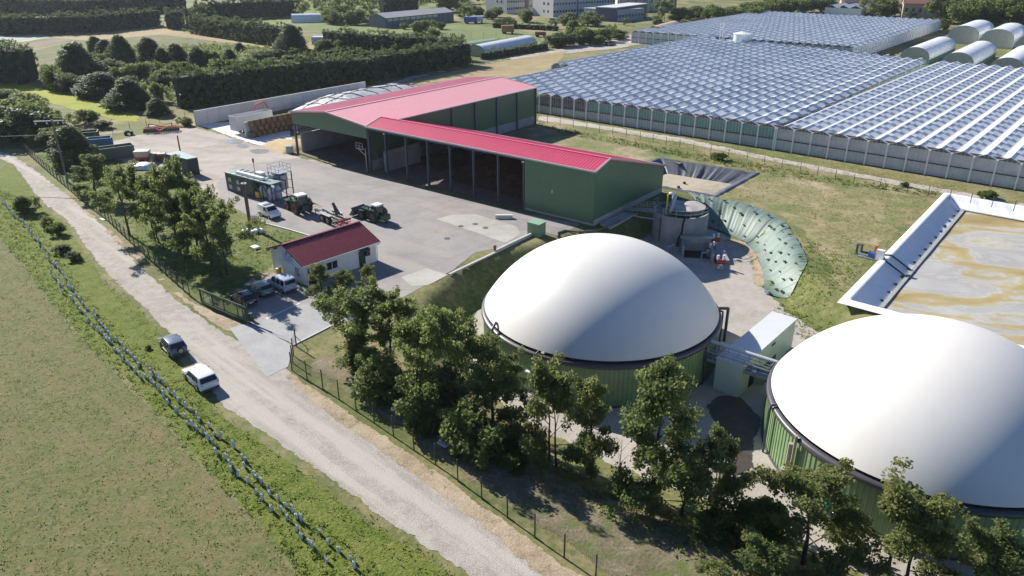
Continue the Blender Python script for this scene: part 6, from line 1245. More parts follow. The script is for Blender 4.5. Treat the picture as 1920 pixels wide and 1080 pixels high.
M_TARP = earth('silage_tarpaulin', [(.36, (.28, .29, .31)), (.5, (.4, .41, .43)), (.66, (.58, .58, .58))], (.12, .6, 3), (.4, .35, .25), rough=.45, bump=.4, bscale=2, bdist=.3)
hp = [bf(x, y, 0) for x, y in ((-59.8, 30), (-53, 19), (-44, 14.5), (-38, 14), (-24, 9), (-24, 56), (-34, 64), (-59.8, 64))]; tarp = heap('silage_heap', hp, 6.4, M_TARP, 'broad silage heap under grey tarpaulin weighed down with dark sandbag rows', 'heap', .12, .55, None, 4)
me = tarp.data; TV = np.array([tuple(v.co) for v in me.vertices]); TV[:, :2] += np.array(tarp.location[:2])
def tz(x, y): d = (TV[:, 0] - x) ** 2 + (TV[:, 1] - y) ** 2; k = np.argsort(d)[:4]; return float(TV[k, 2].mean())
for k in range(17):
    m = MB(); q = []
    if k < 10: v0 = 19 + k * 4.4; q = [(u_, v0 + math.sin(u_ * .4 + k) * .5) for u_ in np.arange(-59 + (4 if k < 3 else 0), -25, 1.4)]
    else: u0 = -57 + (k - 10) * 5; q = [(u0 + math.sin(v_ * .3 + k) * .5, v_) for v_ in np.arange(20 + (3 if k < 12 else 0), 60, 1.4)]
    w3 = [bf(u_, v_, 0) for u_, v_ in q]; w3 = [Vector((p.x, p.y, tz(p.x, p.y) + .12)) for p in w3]; w3 = [p for p in w3 if p.z > .3]
    for p, r2 in zip(w3[:-1], w3[1:]): m.beam(p, r2, .15, .12)
    tag(m.build('sandbag_row', RUBBER), 'row of dark sandbags laid across the silage tarpaulin', 'sandbags', 'sandbag rows on the silage heap')
m = MB(); 
for k in range(9): p = bf(-50 + k * 2.1, 17.5 - k * .75, 0); m.lathe([(.1, 0), (1.2, .2), (1.1 + .2 * math.sin(k), .8), (.5, 1.3), (.05, 1.5)], 8, (p.x, p.y, 0))
tag(m.build('tarpaulin_edge', WHITE, None, 1), 'bunched white film along the front edge of the silage heap', 'film')
BALE = thing('round_bale', '', 'bale'); m_b = earth('straw', [(.36, (.13, .08, .045)), (.5, (.19, .125, .07)), (.64, (.27, .19, .11))], (.8, 3, 12), (.3, .35, .35), bump=.8, bscale=10, bdist=.1)
MB().lathe([(.05, 0), (.58, 0), (.66, .06), (.67, .6), (.66, 1.16), (.58, 1.22), (.05, 1.22)], 22).build('bale_roll', m_b, BALE, smooth=R(40))
m = MB()
for z in (.2, .42, .64, .86, 1.04): m.lathe([(.674, z), (.682, z + .015), (.674, z + .03)], 22)
m.build('twine', paint('twine', (.3, .24, .15), .2, 4, .8), BALE)
a_ = G(474, 258); d_ = Vector((BV.x, BV.y, 0)) * 11.6; n = 8
for lv in range(3):
    for k in range(n + 1 if lv < 2 else n):
        p = a_ + d_ * ((k + (.5 if lv == 1 else 0)) / n); place(BALE, (p.x, p.y, 1.23 * lv + .02), rng.random() * 6, ('round straw bale in the bottom course of the stack by the divider wall', 'round straw bale in the middle course of the stack by the divider wall', 'round straw bale in the top course of the stack by the divider wall')[lv], None, ('bottom course of bales', 'middle course of bales', 'top course of bales')[lv])
p = bf(-46.3, 6.8, 0); t = thing('dump_body', 'white high-sided dump trailer standing between the silage walls', 'trailer', (p.x, p.y, 0), math.atan2(BV.y, BV.x)); m = MB(); L_, W_, H0, H1 = 9.5, 2.5, .9, 4.0
m.box((0, 0, H0), (L_, W_, .15))
for y in (-1, 1): m.box((0, y * W_ / 2, (H0 + H1) / 2), (L_, .1, H1 - H0))
for x in (-1, 1): m.box((x * L_ / 2, 0, (H0 + H1) / 2), (.1, W_ - .12, H1 - H0))
m.build('body', paint('dump_white', (.6, .6, .6), .06, 1, .5), t); MB().box((0, 0, H0 + 1.9), (L_ - .3, W_ - .3, .1)).build('load', M_BIOM, t)
for x in (-2.6, -1.2, 3.2):
    for y in (-1, 1): wheel(t, x, y, .5, .4, M_TRL, 10)
MB().beam((L_ / 2, 0, .8), (L_ / 2 + 1.5, 0, .7), .2).build('drawbar', DARKST, t)
p = bf(-51.5, 10, 0); t = thing('loader_crane', 'red jointed crane arm rising behind the white dump trailer', 'crane', (p.x, p.y, 0), 0); MB().box((0, 0, .9), (2.2, 2, 1.2)).build('base', RED, t); m = MB().beam((0, 0, 1.4), (1.4, .6, 4.6), .35, .4).beam((1.4, .6, 4.6), (3.2, 1.1, 5.2), .3, .35).beam((3.2, 1.1, 5.2), (4.0, 1.2, 3.6), .25, .3); m.build('arm', RED, t); 
for x in (-.9, .9): wheel(t, x, -1.0, .5, .4, DARKST, 10)
p = bf(-53, 8.5, 0); t = thing('cement_mixer', 'small red and white tipping machine beside the white dump trailer', 'machine', (p.x, p.y, 0), .6); MB().lathe([(.3, 0), (.6, .4), (.55, 1.0), (.3, 1.4)], 14, (0, 0, .9)).build('drum', RED, t, smooth=1); MB().box((0, 0, .5), (1.6, .9, .5)).build('frame', DARKST, t); MB().box((-.9, 0, 1.6), (.5, .5, 1.0)).build('hopper', WHITE, t)
for y in (-.6, .6): wheel(t, 0, y, .35, .2, DARKST, 8)
sp = [bf(x, y, 0) for x, y in ((-33, -.5), (-23, -2), (-22.6, 6), (-27, 9), (-34, 4))]; heap('sand_heap', sp, 1.3, paint('ochre_sand', (.46, .35, .2), .12, 1, .95, 0, .4, 6), 'low ochre sand heap outside the left front corner of the barn', 'heap', .1, .6, None, 6)
tag(MB().box((0, 0, .75), (1.3, 1.0, 1.5)).build('plastic_tank', paint('pale_green_tank', (.34, .42, .36), .08, 1, .5), None, bevel=.12, loc=bf(-22.9, -.6, 0)), 'pale green plastic tank at the left front post of the barn', 'tank')
def bin_(label, f, r, L_, W_, H_, col, ribs=True, loadm=None):
    a, b = G(*f), G(*r); hd = math.atan2(b.y - a.y, b.x - a.x); t = thing('skip_bin', label, 'skip', (b.x, b.y, 0), hd); mt = paint(label[:14].strip().replace(' ', '_') + '_paint', col, .15, 1, .5, 0, 0, 1, .5, (.16, .1, .07), .5); m = MB(); x = -L_ / 2
    m.box((x, W_ / 2, .2), (L_, W_, .12))
    for y in (0, W_): m.box((x, y, H_ / 2 + .15), (L_, .08, H_))
    for q in (-L_, 0): m.box((q, W_ / 2, H_ / 2 + .15), (.08, W_ - .1, H_))
    for y in (0, W_): m.beam((-L_, y, H_ + .15), (0, y, H_ + .15), .16)
    for q in (-L_, 0): m.beam((q, 0, H_ + .15), (q, W_, H_ + .15), .16)
    m.build('shell', mt, t); m = MB()
    for k in range(1, 11): m.box((-L_ * k / 11, -.07, H_ / 2 + .15), (.1, .12, H_ - .1)).box((-L_ * k / 11, W_ + .07, H_ / 2 + .15), (.1, .12, H_ - .1))
    for k in range(1, 4): m.box((.07, W_ * k / 4, H_ / 2 + .15), (.12, .1, H_ - .1))
    m.build('rib', mt, t); MB().box((x, W_ / 2, H_ * .45), (L_ - .2, W_ - .2, .3)).build('load', loadm or paint('rust_brown', (.14, .09, .065), .3, 2, .9), t)
    m = MB(); m.box((x, W_ * .3, .07), (L_, .12, .14)).box((x, W_ * .7, .07), (L_, .12, .14)); m.build('skid_rail', DARKST, t); return t
bin_('big blue open skip bin, middle one of the three by the dark tree', (161, 286), (212.5, 281.5), 6.6, 2.5, 2.3, (.05, .14, .26))
bin_('dark green open skip bin behind the blue one', (150, 268), (185, 265.5), 6.2, 2.5, 1.9, (.05, .11, .075)); bin_('grey-green ribbed skip bin nearest the white tarpaulin', (194, 303), (255, 294.5), 7.0, 2.5, 2.2, (.1, .13, .11))
def small(name, label, cat, px, py, parts, rz=0.0):
    t = thing(name, label, cat, G(px, py), rz)
    for nm, m, mt in parts: m.build(nm, mt, t)
    return t
small('flat_trailer', 'flat trailer piled with white odds and ends behind the power pole', 'trailer', 156, 302, [('bed', MB().box((0, 0, .8), (5, 2, .15)), DARKST), ('white_scrap', MB().box((-.8, 0, 1.1), (2.2, 1.2, .4), .3).box((1.2, .3, 1.2), (1.2, 1.0, .7), 1).box((.3, -.5, 1.05), (1.5, .5, .3), -.4), WHITE), ('wheel', MB().tube((-1, -1.05, .4), (-1, 1.05, .4), .4, 14), RUBBER)], .2)
small('red_spreader', 'red and white boxy spreader between the skip bins and the dark cabin', 'machine', 270, 304, [('hopper', MB().box((0, 0, 1.7), (2.4, 1.8, 1.2), 0, 1.1), paint('cream_box', (.5, .43, .33), .1, 1, .6)), ('red_side', MB().box((0, -.2, .8), (2.2, 1.9, .7)), RED), ('wheel', MB().tube((0, -1.2, .45), (0, 1.2, .45), .45, 14), RUBBER)], .15)
m = MB(); r9 = np.random.default_rng(4); g = [(x, y, .5 + .5 * math.exp(-(x * x + y * y) / 3) + r9.normal() * .06 - (.5 if max(abs(x), abs(y)) > 1.6 else 0)) for y in np.linspace(-1.8, 1.8, 9) for x in np.linspace(-1.8, 1.8, 9)]; m.add(g, [(j * 9 + i, j * 9 + i + 1, (j + 1) * 9 + i + 1, (j + 1) * 9 + i) for j in range(8) for i in range(8)])
tag(m.build('white_tarpaulin', WHITE, None, 1, loc=G(270, 315)), 'bright white tarpaulin over a low pile before the red spreader', 'tarpaulin')
for px, py, lb, c_ in ((286, 302, 'tan wooden crate beside the red spreader', (.36, .28, .17)), (296, 301, 'brown crate in the middle of the crates by the dark cabin', (.2, .13, .09)), (305, 302, 'dark brown crate right against the dark cabin', (.12, .075, .06))):
    t = thing('wooden_crate', lb, 'crate', G(px, py), .2); m = MB()
    for z in (.2, .6, 1.0, 1.4): m.box((0, -.7, z), (1.5, .06, .3)).box((0, .7, z), (1.5, .06, .3)).box((-.75, 0, z), (.06, 1.4, .3)).box((.75, 0, z), (.06, 1.4, .3))
    m.build('slats', paint(lb[:8].replace(' ', '_') + '_timber', c_, .2, 3, .8), t); MB().box((0, 0, 1.3), (1.4, 1.3, .5)).build('contents', paint('pale_boards', (.5, .45, .36), .15, 2, .8), t)
p = G(1000, 425); 
small('quad_bike', 'small dark quad bike alone on the far edge of the gravel yard', 'quad bike', 242, 253, [('body', MB().box((0, 0, .65), (1.7, .6, .35)).box((-.2, 0, .95), (.8, .4, .2)).beam((.5, -.4, 1.1), (.5, .4, 1.1), .06), DARKST), ('wheel', MB().tube((-.6, -.55, .3), (-.6, -.25, .3), .3, 12), RUBBER), ('wheel', MB().tube((-.6, .25, .3), (-.6, .55, .3), .3, 12), RUBBER), ('wheel', MB().tube((.6, -.55, .3), (.6, -.25, .3), .3, 12), RUBBER), ('wheel', MB().tube((.6, .25, .3), (.6, .55, .3), .3, 12), RUBBER)], .3)
t = thing('disc_harrow', 'wide red disc harrow parked at the far edge of the gravel yard', 'harrow', G(303, 247), R(18)); m = MB().beam((-3.6, -.7, 1.0), (3.6, -.7, 1.0), .18).beam((-3.6, .7, 1.0), (3.6, .7, 1.0), .18)
for x in (-3.4, -1.2, 1.2, 3.4): m.beam((x, -.7, 1.0), (x, .7, 1.0), .16)
m.beam((-1, -.7, 1), (0, -2.6, .8), .16).beam((1, -.7, 1), (0, -2.6, .8), .16).beam((-2.4, 0, 1), (-2.4, 0, 1.9), .2).beam((2.4, 0, 1), (2.4, 0, 1.9), .2).beam((-2.4, 0, 1.9), (0, 0, 1.3), .14).beam((2.4, 0, 1.9), (0, 0, 1.3), .14); m.build('frame', RED, t)
for k in range(15): x = -3.5 + k * .5; MB().tube((x, -.75, .32), (x + .04, -.7, .32), .32, 14).tube((x, .75, .32), (x + .04, .8, .32), .32, 14).beam((x, -.72, .32), (x, -.7, 1), .06).beam((x, .77, .32), (x, .7, 1), .06).build('disc', DARKST, t)
MB().box((-1.8, .2, 1.25), (1.2, .5, .3)).build('white_hopper', WHITE, t)
c = [G(310, 288.5, 3.1), G(336, 282.6, 3.1), G(370, 295, 3.1), G(350, 298.5, 3.1)]; t = thing('dark_cabin', 'dark green sheet metal cabin with a pale grey flat roof behind the lawn trees', 'cabin', (c[0].x, c[0].y, 0)); q = [(p.x - c[0].x, p.y - c[0].y) for p in c]
MB().prism(q, 0, 3.0).build('wall', clad('blackish_green_sheet', (.022, .035, .035), .25, 0, .5), t); MB().prism(q, 3.02, 3.12).build('roof', paint('pale_teal_roof', (.28, .36, .37), .06, 1, .5), t)
p = G(342, 305); hh = up(342, 305, 254); tag(MB().tube((0, 0, 0), (0, 0, hh), .17, 8, .13).build('timber_post', WOOD, None, loc=p), 'bare timber post sticking up behind the dark green cabin', 'post')

# ------------------------------------------------------------------ poles, fences, gate, guards
p = G(127, 342); hh = up(127, 342, 224); t = thing('power_pole', 'tall weathered wooden power pole with crossarm and white insulators by the lawn fence', 'power pole', p)
MB().tube((0, 0, 0), (0, 0, hh), .2, 10, .14).build('pole', WOOD, t, smooth=R(60)); ca_ = R(8); ex = lambda s: (math.cos(ca_) * s, math.sin(ca_) * s)
MB().beam((*ex(-2.9), hh - .25), (*ex(1.9), hh - .25), .12, .16).build('crossarm', STEEL, t)
for s in (-2.7, -.9, .9, 1.7): MB().lathe([(.03, 0), (.14, .04), (.1, .16), (.14, .24), (.03, .4)], 10, (*ex(s), hh - .78)).build('insulator', WHITE, t, smooth=1)
MB().tube((.25, 0, 4.2), (.25, 0, 5.6), .1, 8).build('cable_box', DARKST, t)
p2 = G(57, 262); h2 = up(57, 262, 224); t = thing('thin_pole', 'thin grey pole among the bushes left of the wooden power pole', 'pole', p2); MB().tube((0, 0, 0), (0, 0, h2), .11, 8, .08).build('pole', STEEL, t)
def wire(a, b, sag, label, r=.035):
    m = MB(); a = Vector(a); b = Vector(b); n = 14; q = [a + (b - a) * (i / n) - Vector((0, 0, sag * 4 * (i / n) * (1 - i / n))) for i in range(n + 1)]; m.path(q, r, 5); tag(m.build('overhead_cable', RUBBER), label, 'cable')
far_ = Vector((p.x - 75, p.y + 4, 10.5)); wire((p.x, p.y, hh - 2.6), (p.x - 75, p.y + 6, 9), 1.2, 'thick overhead cable running from the wooden pole to the left edge', .09)
M_WIRE = paint('green_fence_wire', (.03, .055, .04), .1, 2, .5); M_FPOST = paint('dark_green_post', (.02, .045, .032), .1, 2, .5)
def fence(label, pts, hgt, every=2.5, mesh=.16, postm=None, wires=True, pr=.055, group=None, rails=True, wr=.006):
    P3 = [Vector((q[0], q[1], Z(q[0], q[1]))) for q in pts]; o = P3[0]; t = thing('wire_fence', label, 'fence', o, 0, group); posts_ = []; wm = MB()
    for a, b in zip(P3[:-1], P3[1:]):
        L_ = (b - a).length; n = max(1, round(L_ / every)); posts_ += [a + (b - a) * (i / n) for i in range(n)]
        if wires:
            k = int(L_ / mesh)
            for i in range(k): p = a + (b - a) * (i / k) - o; wm.beam(p + Vector((0, 0, .05)), p + Vector((0, 0, hgt - .05)), wr)
            for z in np.arange(.1, hgt, .2): wm.beam(a - o + Vector((0, 0, z)), b - o + Vector((0, 0, z)), wr)
    posts_.append(P3[-1])
    for i, p in enumerate(posts_):
        q = p - o; mb = MB().tube(q, q + Vector((0, 0, hgt + .05)), pr, 8)
        if i < 100: mb.build('post', postm or M_FPOST, t)
    if wires: wm.build('wire_mesh', M_WIRE, t)
    return t
fp = P2((547.8, 695.2), (605.6, 728.9), (668, 770.4), (738, 818.3), (816.9, 871.5), (903.3, 936), (1002.7, 1008), (1116.7, 1086), (1360, 1260), (1740, 1545))
fence('dark green wire fence along the track below the belt of trees', fp, 2.05, 2.6)
fence('short return of wire fence between the gate end post and the track fence', P2((547.8, 695.2), (551, 668), (556, 650)), 2.0, 1.8)
m = MB(); p = G(556, 650); t = thing('gate_end_post', 'dark braced steel post where the sliding gate closes', 'post', p); MB().tube((0, 0, 0), (0, 0, 2.1), .07, 8).build('post', DARKST, t); MB().beam((0, 0, 1.3), (1.3, -.5, 0), .05).build('brace', DARKST, t)
lp = P2((43, 280.5), (64, 300), (95.5, 328), (129, 356.5), (160, 383), (199, 413), (236, 448), (272, 481), (312.6, 518), (356.6, 556.7), (380, 569)); fence('dark wire fence between the white track and the lawn trees', lp, 1.9, 2.3)
fence('wire fence at the far end of the track by the thicket', P2((-30, 276), (5, 279), (43, 280.5)), 1.6, 3)
fence('wire fence along the sandy path behind the gravel yard', P2((135, 258), (212, 250), (275, 236), (370, 215)), 1.5, 4, .3)
fence('post and wire fence between the grass plateau and the glasshouse path', P2((1003, 226), (1100, 244), (1200, 262), (1300, 283), (1400, 303), (1500, 323), (1600, 344), (1700, 362), (1780, 374), (1900, 396), (1990, 412)), 1.7, 3.6, .5, paint('rusty_post', (.09, .06, .045), .2, 2, .8), wr=.008)
fence('tall post fence on the meadow behind the long white tunnel', P2((860, 74), (930, 73), (1010, 78)), 3.2, 6, .6, DARKST)
# sliding gate
a_, b_ = G(378, 569), G(466, 606); hd = math.atan2(b_.y - a_.y, b_.x - a_.x); GL_ = math.hypot(b_.x - a_.x, b_.y - a_.y); t = thing('sliding_gate', 'dark green barred sliding gate standing open along the parking bays', 'gate', (a_.x, a_.y, 0), hd)
m = MB().beam((0, 0, 1.9), (GL_, 0, 1.9), .1).beam((0, 0, .35), (GL_, 0, .35), .12).beam((0, 0, .12), (GL_ + 4, 0, .12), .1, .08)
for x in (.05, GL_ * .27, GL_ * .52, GL_ * .8, GL_ - .05): m.beam((x, 0, .3), (x, 0, 1.9), .1)
m.build('gate_frame', GREENM, t); m = MB(); n = int(GL_ * .73 / .14)
for k in range(n): x = GL_ * .27 + GL_ * .73 * k / n; m.beam((x, 0, .35), (x, 0, 1.9), .03)
for k in range(9): m.beam((0, 0, .5 + .16 * k), (GL_ * .27, 0, .5 + .16 * k), .035)
m.build('bars', GREENM, t)
for x in (GL_ - .5, GL_ - .1):
    for y in (-.18, .18): MB().beam((x, y, 0), (x, y, 2.15), .1).build('guide_post', GREENM, t)
MB().box((GL_ - .3, .6, .45), (.4, .4, .9)).build('motor_box', GREENM, t); m = MB().beam((GL_, -.2, .04), (GL_ + 7, -.2, .04), .08, .06).beam((GL_, .2, .04), (GL_ + 7, .2, .04), .08, .06); m.build('ground_rail', STEEL, t)
# kerbs
M_KERB = paint('kerb_concrete', (.5, .49, .47), .08, 1, .85)
def kerb(label, pts, hgt=.14, wd=.22):
    m = MB(); q = [G(*p) for p in pts]
    for a, b in zip(q[:-1], q[1:]): m.beam((a.x, a.y, hgt / 2), (b.x, b.y, hgt / 2), wd, hgt)
    tag(m.build('kerb', M_KERB), label, 'kerb')
kerb('pale kerb between the asphalt yard and the grass bank of the nearer dome', ((842, 516), (890, 493), (928, 475)), .2, .3); kerb('pale low wall from the red marker post to the green cabinet', ((928, 475), (965, 457), (1012, 435)), .45, .3)
kerb('pale kerb between the lawn and the yard by the white van', ((476, 412), (500, 420), (545, 432), (585, 444)), .14, .25); kerb('pale kerb strip at the foot of the office gable', ((566, 540), (574, 548)), .12, .3); kerb('pale kerb edging the pavement beside the ivy-wrapped tree', ((549, 648), (585, 630), (622, 611)), .1, .2)
c0_ = G(988, 440); t = thing('green_cabinet', 'small green ribbed cabinet with a pale green lid on the yard corner', 'cabinet', c0_, -PHI); MB().box((1.1, .8, .95), (2.0, 1.7, 1.9)).build('body', clad('cabinet_green', (.15, .26, .16), .18, 0, .45), t); MB().box((1.1, .8, 1.95), (2.2, 1.9, .1)).build('lid', paint('lid_green', (.25, .4, .3), .06, 1, .45), t)
tag(MB().box((0, 0, .3), (2.6, .5, .6)).build('concrete_step', CONCW, None, loc=bf(36.0, -5.4, 0)), 'low pale concrete beam before the green cabinet', 'beam')
t = thing('marker_post', 'red topped marker post on the kerb of the asphalt yard', 'post', G(928, 474)); MB().tube((0, 0, 0), (0, 0, .7), .16, 8).build('post', DARKST, t); MB().lathe([(.05, 0), (.22, .05), (.22, .35), (.05, .4)], 12, (0, 0, .7)).build('red_head', RED, t)
for k, (px, py) in enumerate(((864, 424), (891, 420), (838, 447), (910, 427))): tag(MB().lathe([(.02, .012), (.42, .012), (.42, .03), (.02, .032)], 18).build('manhole_cover', paint('cast_iron', (.1, .09, .085), .2, 2, .7), None, loc=G(px, py, .04)), 'dark round manhole cover set in the yard before the long shed', 'manhole cover', 'manhole covers in the yard')
M_SLEEVE = leafmat('translucent_sleeve', (.38, .43, .5), (.54, .6, .67), None, .5); M_SLEEVE.node_tree.nodes['Translucent BSDF'].inputs[0].default_value = (.5, .57, .66, 1)
for l_ in list(M_SLEEVE.node_tree.nodes['Translucent BSDF'].inputs[0].links): M_SLEEVE.node_tree.links.remove(l_)
GD = thing('tree_guard', '', 'tree guard'); m = MB().lathe([(.13, 0), (.145, .3), (.14, .68)], 8); m.build('sleeve', M_SLEEVE, GD); MB().tube((.16, 0, 0), (.16, 0, .8), .02, 5).build('stake', WOOD, GD); cloud('sapling', [(0, 0, .66), (0, 0, .78)], .1, 8, .12, L_WEED, GD, 3)
R1 = [(4, 378), (8, 383), (27, 406), (50, 429), (69, 450), (83, 469), (98, 492), (117, 515), (129, 537), (154, 569), (196, 620), (242, 664), (260, 682), (285, 700), (306, 722), (320, 738), (340, 760), (370, 784), (387, 798), (415, 824), (440, 846), (461, 877), (478, 892), (497, 914), (519, 936), (548, 961), (578, 983), (616, 1020), (644, 1049), (668, 1068)]
R2 = [(96, 514), (115, 537), (129, 558), (150, 584), (190, 630), (245, 692), (281, 717), (300, 734), (320, 764), (334, 778), (362, 803), (390, 822), (411, 853), (436, 879), (456, 907), (487, 935), (506, 955), (529, 966), (559, 1001), (601, 1038), (631, 1073)]
for rw in (R1, R2):
    q = [np.array(G(*p)[:2]) for p in rw]; seg = [np.linalg.norm(b - a) for a, b in zip(q[:-1], q[1:])]; tot = sum(seg); s = 0.0
    while s < tot:
        k, r2 = 0, s
        while k < len(seg) - 1 and r2 > seg[k]: r2 -= seg[k]; k += 1
        p = q[k] + (q[k + 1] - q[k]) * (r2 / seg[k]) + rng.normal(size=2) * .12; g_ = place(GD, (p[0], p[1], .02), rng.random() * 6, 'grey-blue mesh tree guard in the double row planted along the track verge', None, 'tree guards along the track', None)
        g_.rotation_euler = (rng.normal() * .12, rng.normal() * .12, rng.random() * 6); hs = .65 + rng.random() * .6; g_.scale = (.76, .76, hs * .95); s += .7 + rng.random() ** 2 * 1.4
# litter and small things
for px, py, lb, d_ in ((192, 412, 'white board lying at the foot of the lawn fence', (1.3, .35, .08)), (832, 833, 'white sheet lying on the ground in the tree belt shade', (1.0, .6, .1)), (478, 466, 'white slab lying on the lawn left of the office', (1.1, .9, .3))): tag(MB().box((0, 0, d_[2] / 2 + .03), d_, -.7).build('white_board', WHITE, None, loc=G(px, py)), lb, 'board')
m = MB()
for k in range(5): m.box((-1 + k * .55, math.sin(k * 2) * .4, .25 + .1 * (k % 2)), (.7, .5, .5), k * .6)
tag(m.build('white_rubble', WHITE, None, loc=G(472, 437)), 'white rubble heap on the lawn left of the white van', 'rubble'); t = thing('signpost', 'white notice board on a post among the lawn rubble', 'sign', G(481, 433)); MB().tube((0, 0, 0), (0, 0, 2.2), .05, 8).build('post', STEEL, t); MB().box((0, 0, 1.9), (.9, .06, .9)).build('panel', WHITE, t)
t = thing('yellow_bin', 'yellow bin with a dark lid against the office gable', 'bin', G(524, 517)); MB().lathe([(.3, 0), (.36, 1.0)], 14).build('bin_body', YELLOW, t); MB().lathe([(.02, .12), (.38, .02), (.38, 0)], 14, (0, 0, 1.0)).build('lid', DARKST, t)
m = MB(); r5 = np.random.default_rng(3)
for k in range(60): a = r5.random() * 6.28; q = r5.random(3); x, y = math.cos(a) * 2.4 * q[0], math.sin(a) * 1.5 * q[0]; m.beam((x, y, .2 + q[1]), (x + r5.normal() * 1.5, y + r5.normal(), .3 + q[2] * 1.3), .09)
tag(m.build('brushwood_heap', BARK, None, loc=G(178, 240)), 'heap of cut brushwood at the edge of the yellow strip', 'heap')

# ------------------------------------------------------------------ far buildings
a_, b_, c_ = G(725, 53), G(850, 39.5), G(696, 50); hd = math.atan2(b_.y - a_.y, b_.x - a_.x); FL, FW = (b_ - a_).length, (c_ - a_).length; FE, FR = 5.0, 6.9
t = thing('grey_shed', 'long low farm shed with a pale grey roof and cream panels beyond the windbreaks', 'shed', (a_.x, a_.y, 0), hd); M_SHW = clad('slate_blue_sheet', (.12, .145, .19), .5, 0, .6)
MB().add([(0, 0, 0), (0, FW, 0), (0, FW, FE), (0, FW / 2, FR), (0, 0, FE), (FL, 0, 0), (FL, FW, 0), (FL, FW, FE), (FL, FW / 2, FR), (FL, 0, FE)], [(0, 1, 2, 3, 4), (9, 8, 7, 6, 5), (1, 6, 7, 2), (0, 4, 9, 5)]).build('wall', M_SHW, t)
MB().slab([(-.4, -.5, FE - .1), (FL + .4, -.5, FE - .1), (FL + .4, FW / 2, FR + .1), (-.4, FW / 2, FR + .1)], .15).slab([(-.4, FW + .5, FE - .1), (FL + .4, FW + .5, FE - .1), (FL + .4, FW / 2, FR + .1), (-.4, FW / 2, FR + .1)], .15).build('roof', paint('pale_grey_roof', (.4, .38, .38), .08, .2, .6), t)
for k in range(9): MB().box((FL * .02 + FL * .73 * (k + .5) / 9, -.12, FE - 1.2), (FL * .073, .1, 1.2)).build('cream_panel', paint('cream_panel', (.55, .54, .36), .06, 1, .6), t)
for k in range(13): MB().box((FL * k / 12, -.15, FE / 2 - .1), (.3, .2, FE - .2)).build('post', DARKST, t)
def block(label, f, r, depth, hgt, m, rows, nwin, cat='building', stripe=None, roofm=None, name='office_block'):
    a, b = G(*f), G(*r); hd = math.atan2(b.y - a.y, b.x - a.x); L_ = (b - a).length; t = thing(name, label, cat, (a.x, a.y, 0), hd)
    MB().box((L_ / 2, depth / 2, hgt / 2), (L_, depth, hgt)).build('wall', m, t); MB().box((L_ / 2, depth / 2, hgt + .2), (L_ + .4, depth + .4, .4)).build('roof', roofm or paint('flat_roof', (.35, .35, .35), .1, 1, .8), t); c = 0
    for z in rows:
        for k in range(nwin):
            if c < 90: MB().box((L_ * (k + .5) / nwin, -.03, z), (L_ / nwin * .6, .12, 1.3)).build('window', GLASS, t); c += 1
    for z in rows:
        for y in (.25, .45): MB().box((-.03, depth * y, z), (.12, 1.1, 1.4)).build('window', GLASS, t)
    if stripe: MB().box((L_ * stripe, -.08, hgt / 2), (L_ * .02, .14, hgt)).build('blue_pillar', BLUE, t)
    return t
M_BLK = paint('white_block_render', (.5, .5, .5), .05, .2, .8)
block('large white block with rows of windows and a blue pillar behind the meadow', (1037, 32.5), (1152, 25), 20, 15, M_BLK, (3, 7.2, 11.4), 22, 'building', .38); block('white block left of the large one with the blue pillar', (950, 26.5), (984, 24), 20, 14, M_BLK, (3, 7, 11), 10)
block('narrow pale block between the two white blocks', (992, 24), (1012, 22), 14, 15, paint('beige_render', (.5, .46, .4), .06, .3, .8), (4, 8, 12), 3)
t = block('dark blue flat-roofed hall before the large white block', (1116, 39), (1152, 41), 40, 7, paint('dark_blue_sheet', (.05, .075, .13), .1, .3, .5), (), 1, 'hall', None, paint('pale_flat_roof', (.55, .55, .54), .06, 1, .7), 'hall')
t = block('pale blue low workshop attached to the dark blue hall', (1153, 40.5), (1206, 36), 25, 5.5, paint('pale_blue_sheet', (.3, .38, .46), .06, .3, .6), (2.6,), 9, 'workshop', None, paint('grey_green_flat', (.35, .37, .34), .06, 1, .7), 'workshop')
a_ = G(1160, 21); t = thing('columned_building', 'white building with tall dark columns at the top edge', 'building', (a_.x, a_.y, 0), 0); MB().box((18, 6, 5), (38, 10, 10)).build('wall', paint('bright_wall', (.62, .61, .58), .05, 1, .8), t); MB().box((18, 4, 10.3), (41, 16, .6)).build('roof', paint('flat_roof', (.35, .35, .35)), t)
for k in range(8): MB().box((.5 + k * 5, -2.2, 5), (.7, .7, 10)).build('column', paint('grey_column', (.2, .2, .19), .1, 1, .8), t)
p = G(1214, 35); t = thing('lamp_post', 'tall slim lamp post on the meadow before the columned building', 'lamp post', p); MB().tube((0, 0, 0), (0, 0, 13), .22, 8, .12).build('pole', STEEL, t); MB().box((0, -.4, 13), (.5, 1.4, .2)).build('lamp_head', STEEL, t)
block('wide hall with a light blue roof at the top edge', (648, 9), (765, 4), 30, 7.5, paint('light_blue_wall', (.42, .5, .6), .05, .3, .6), (), 1, 'hall', None, paint('light_blue_roof', (.38, .5, .68), .05, .3, .5), 'hall')
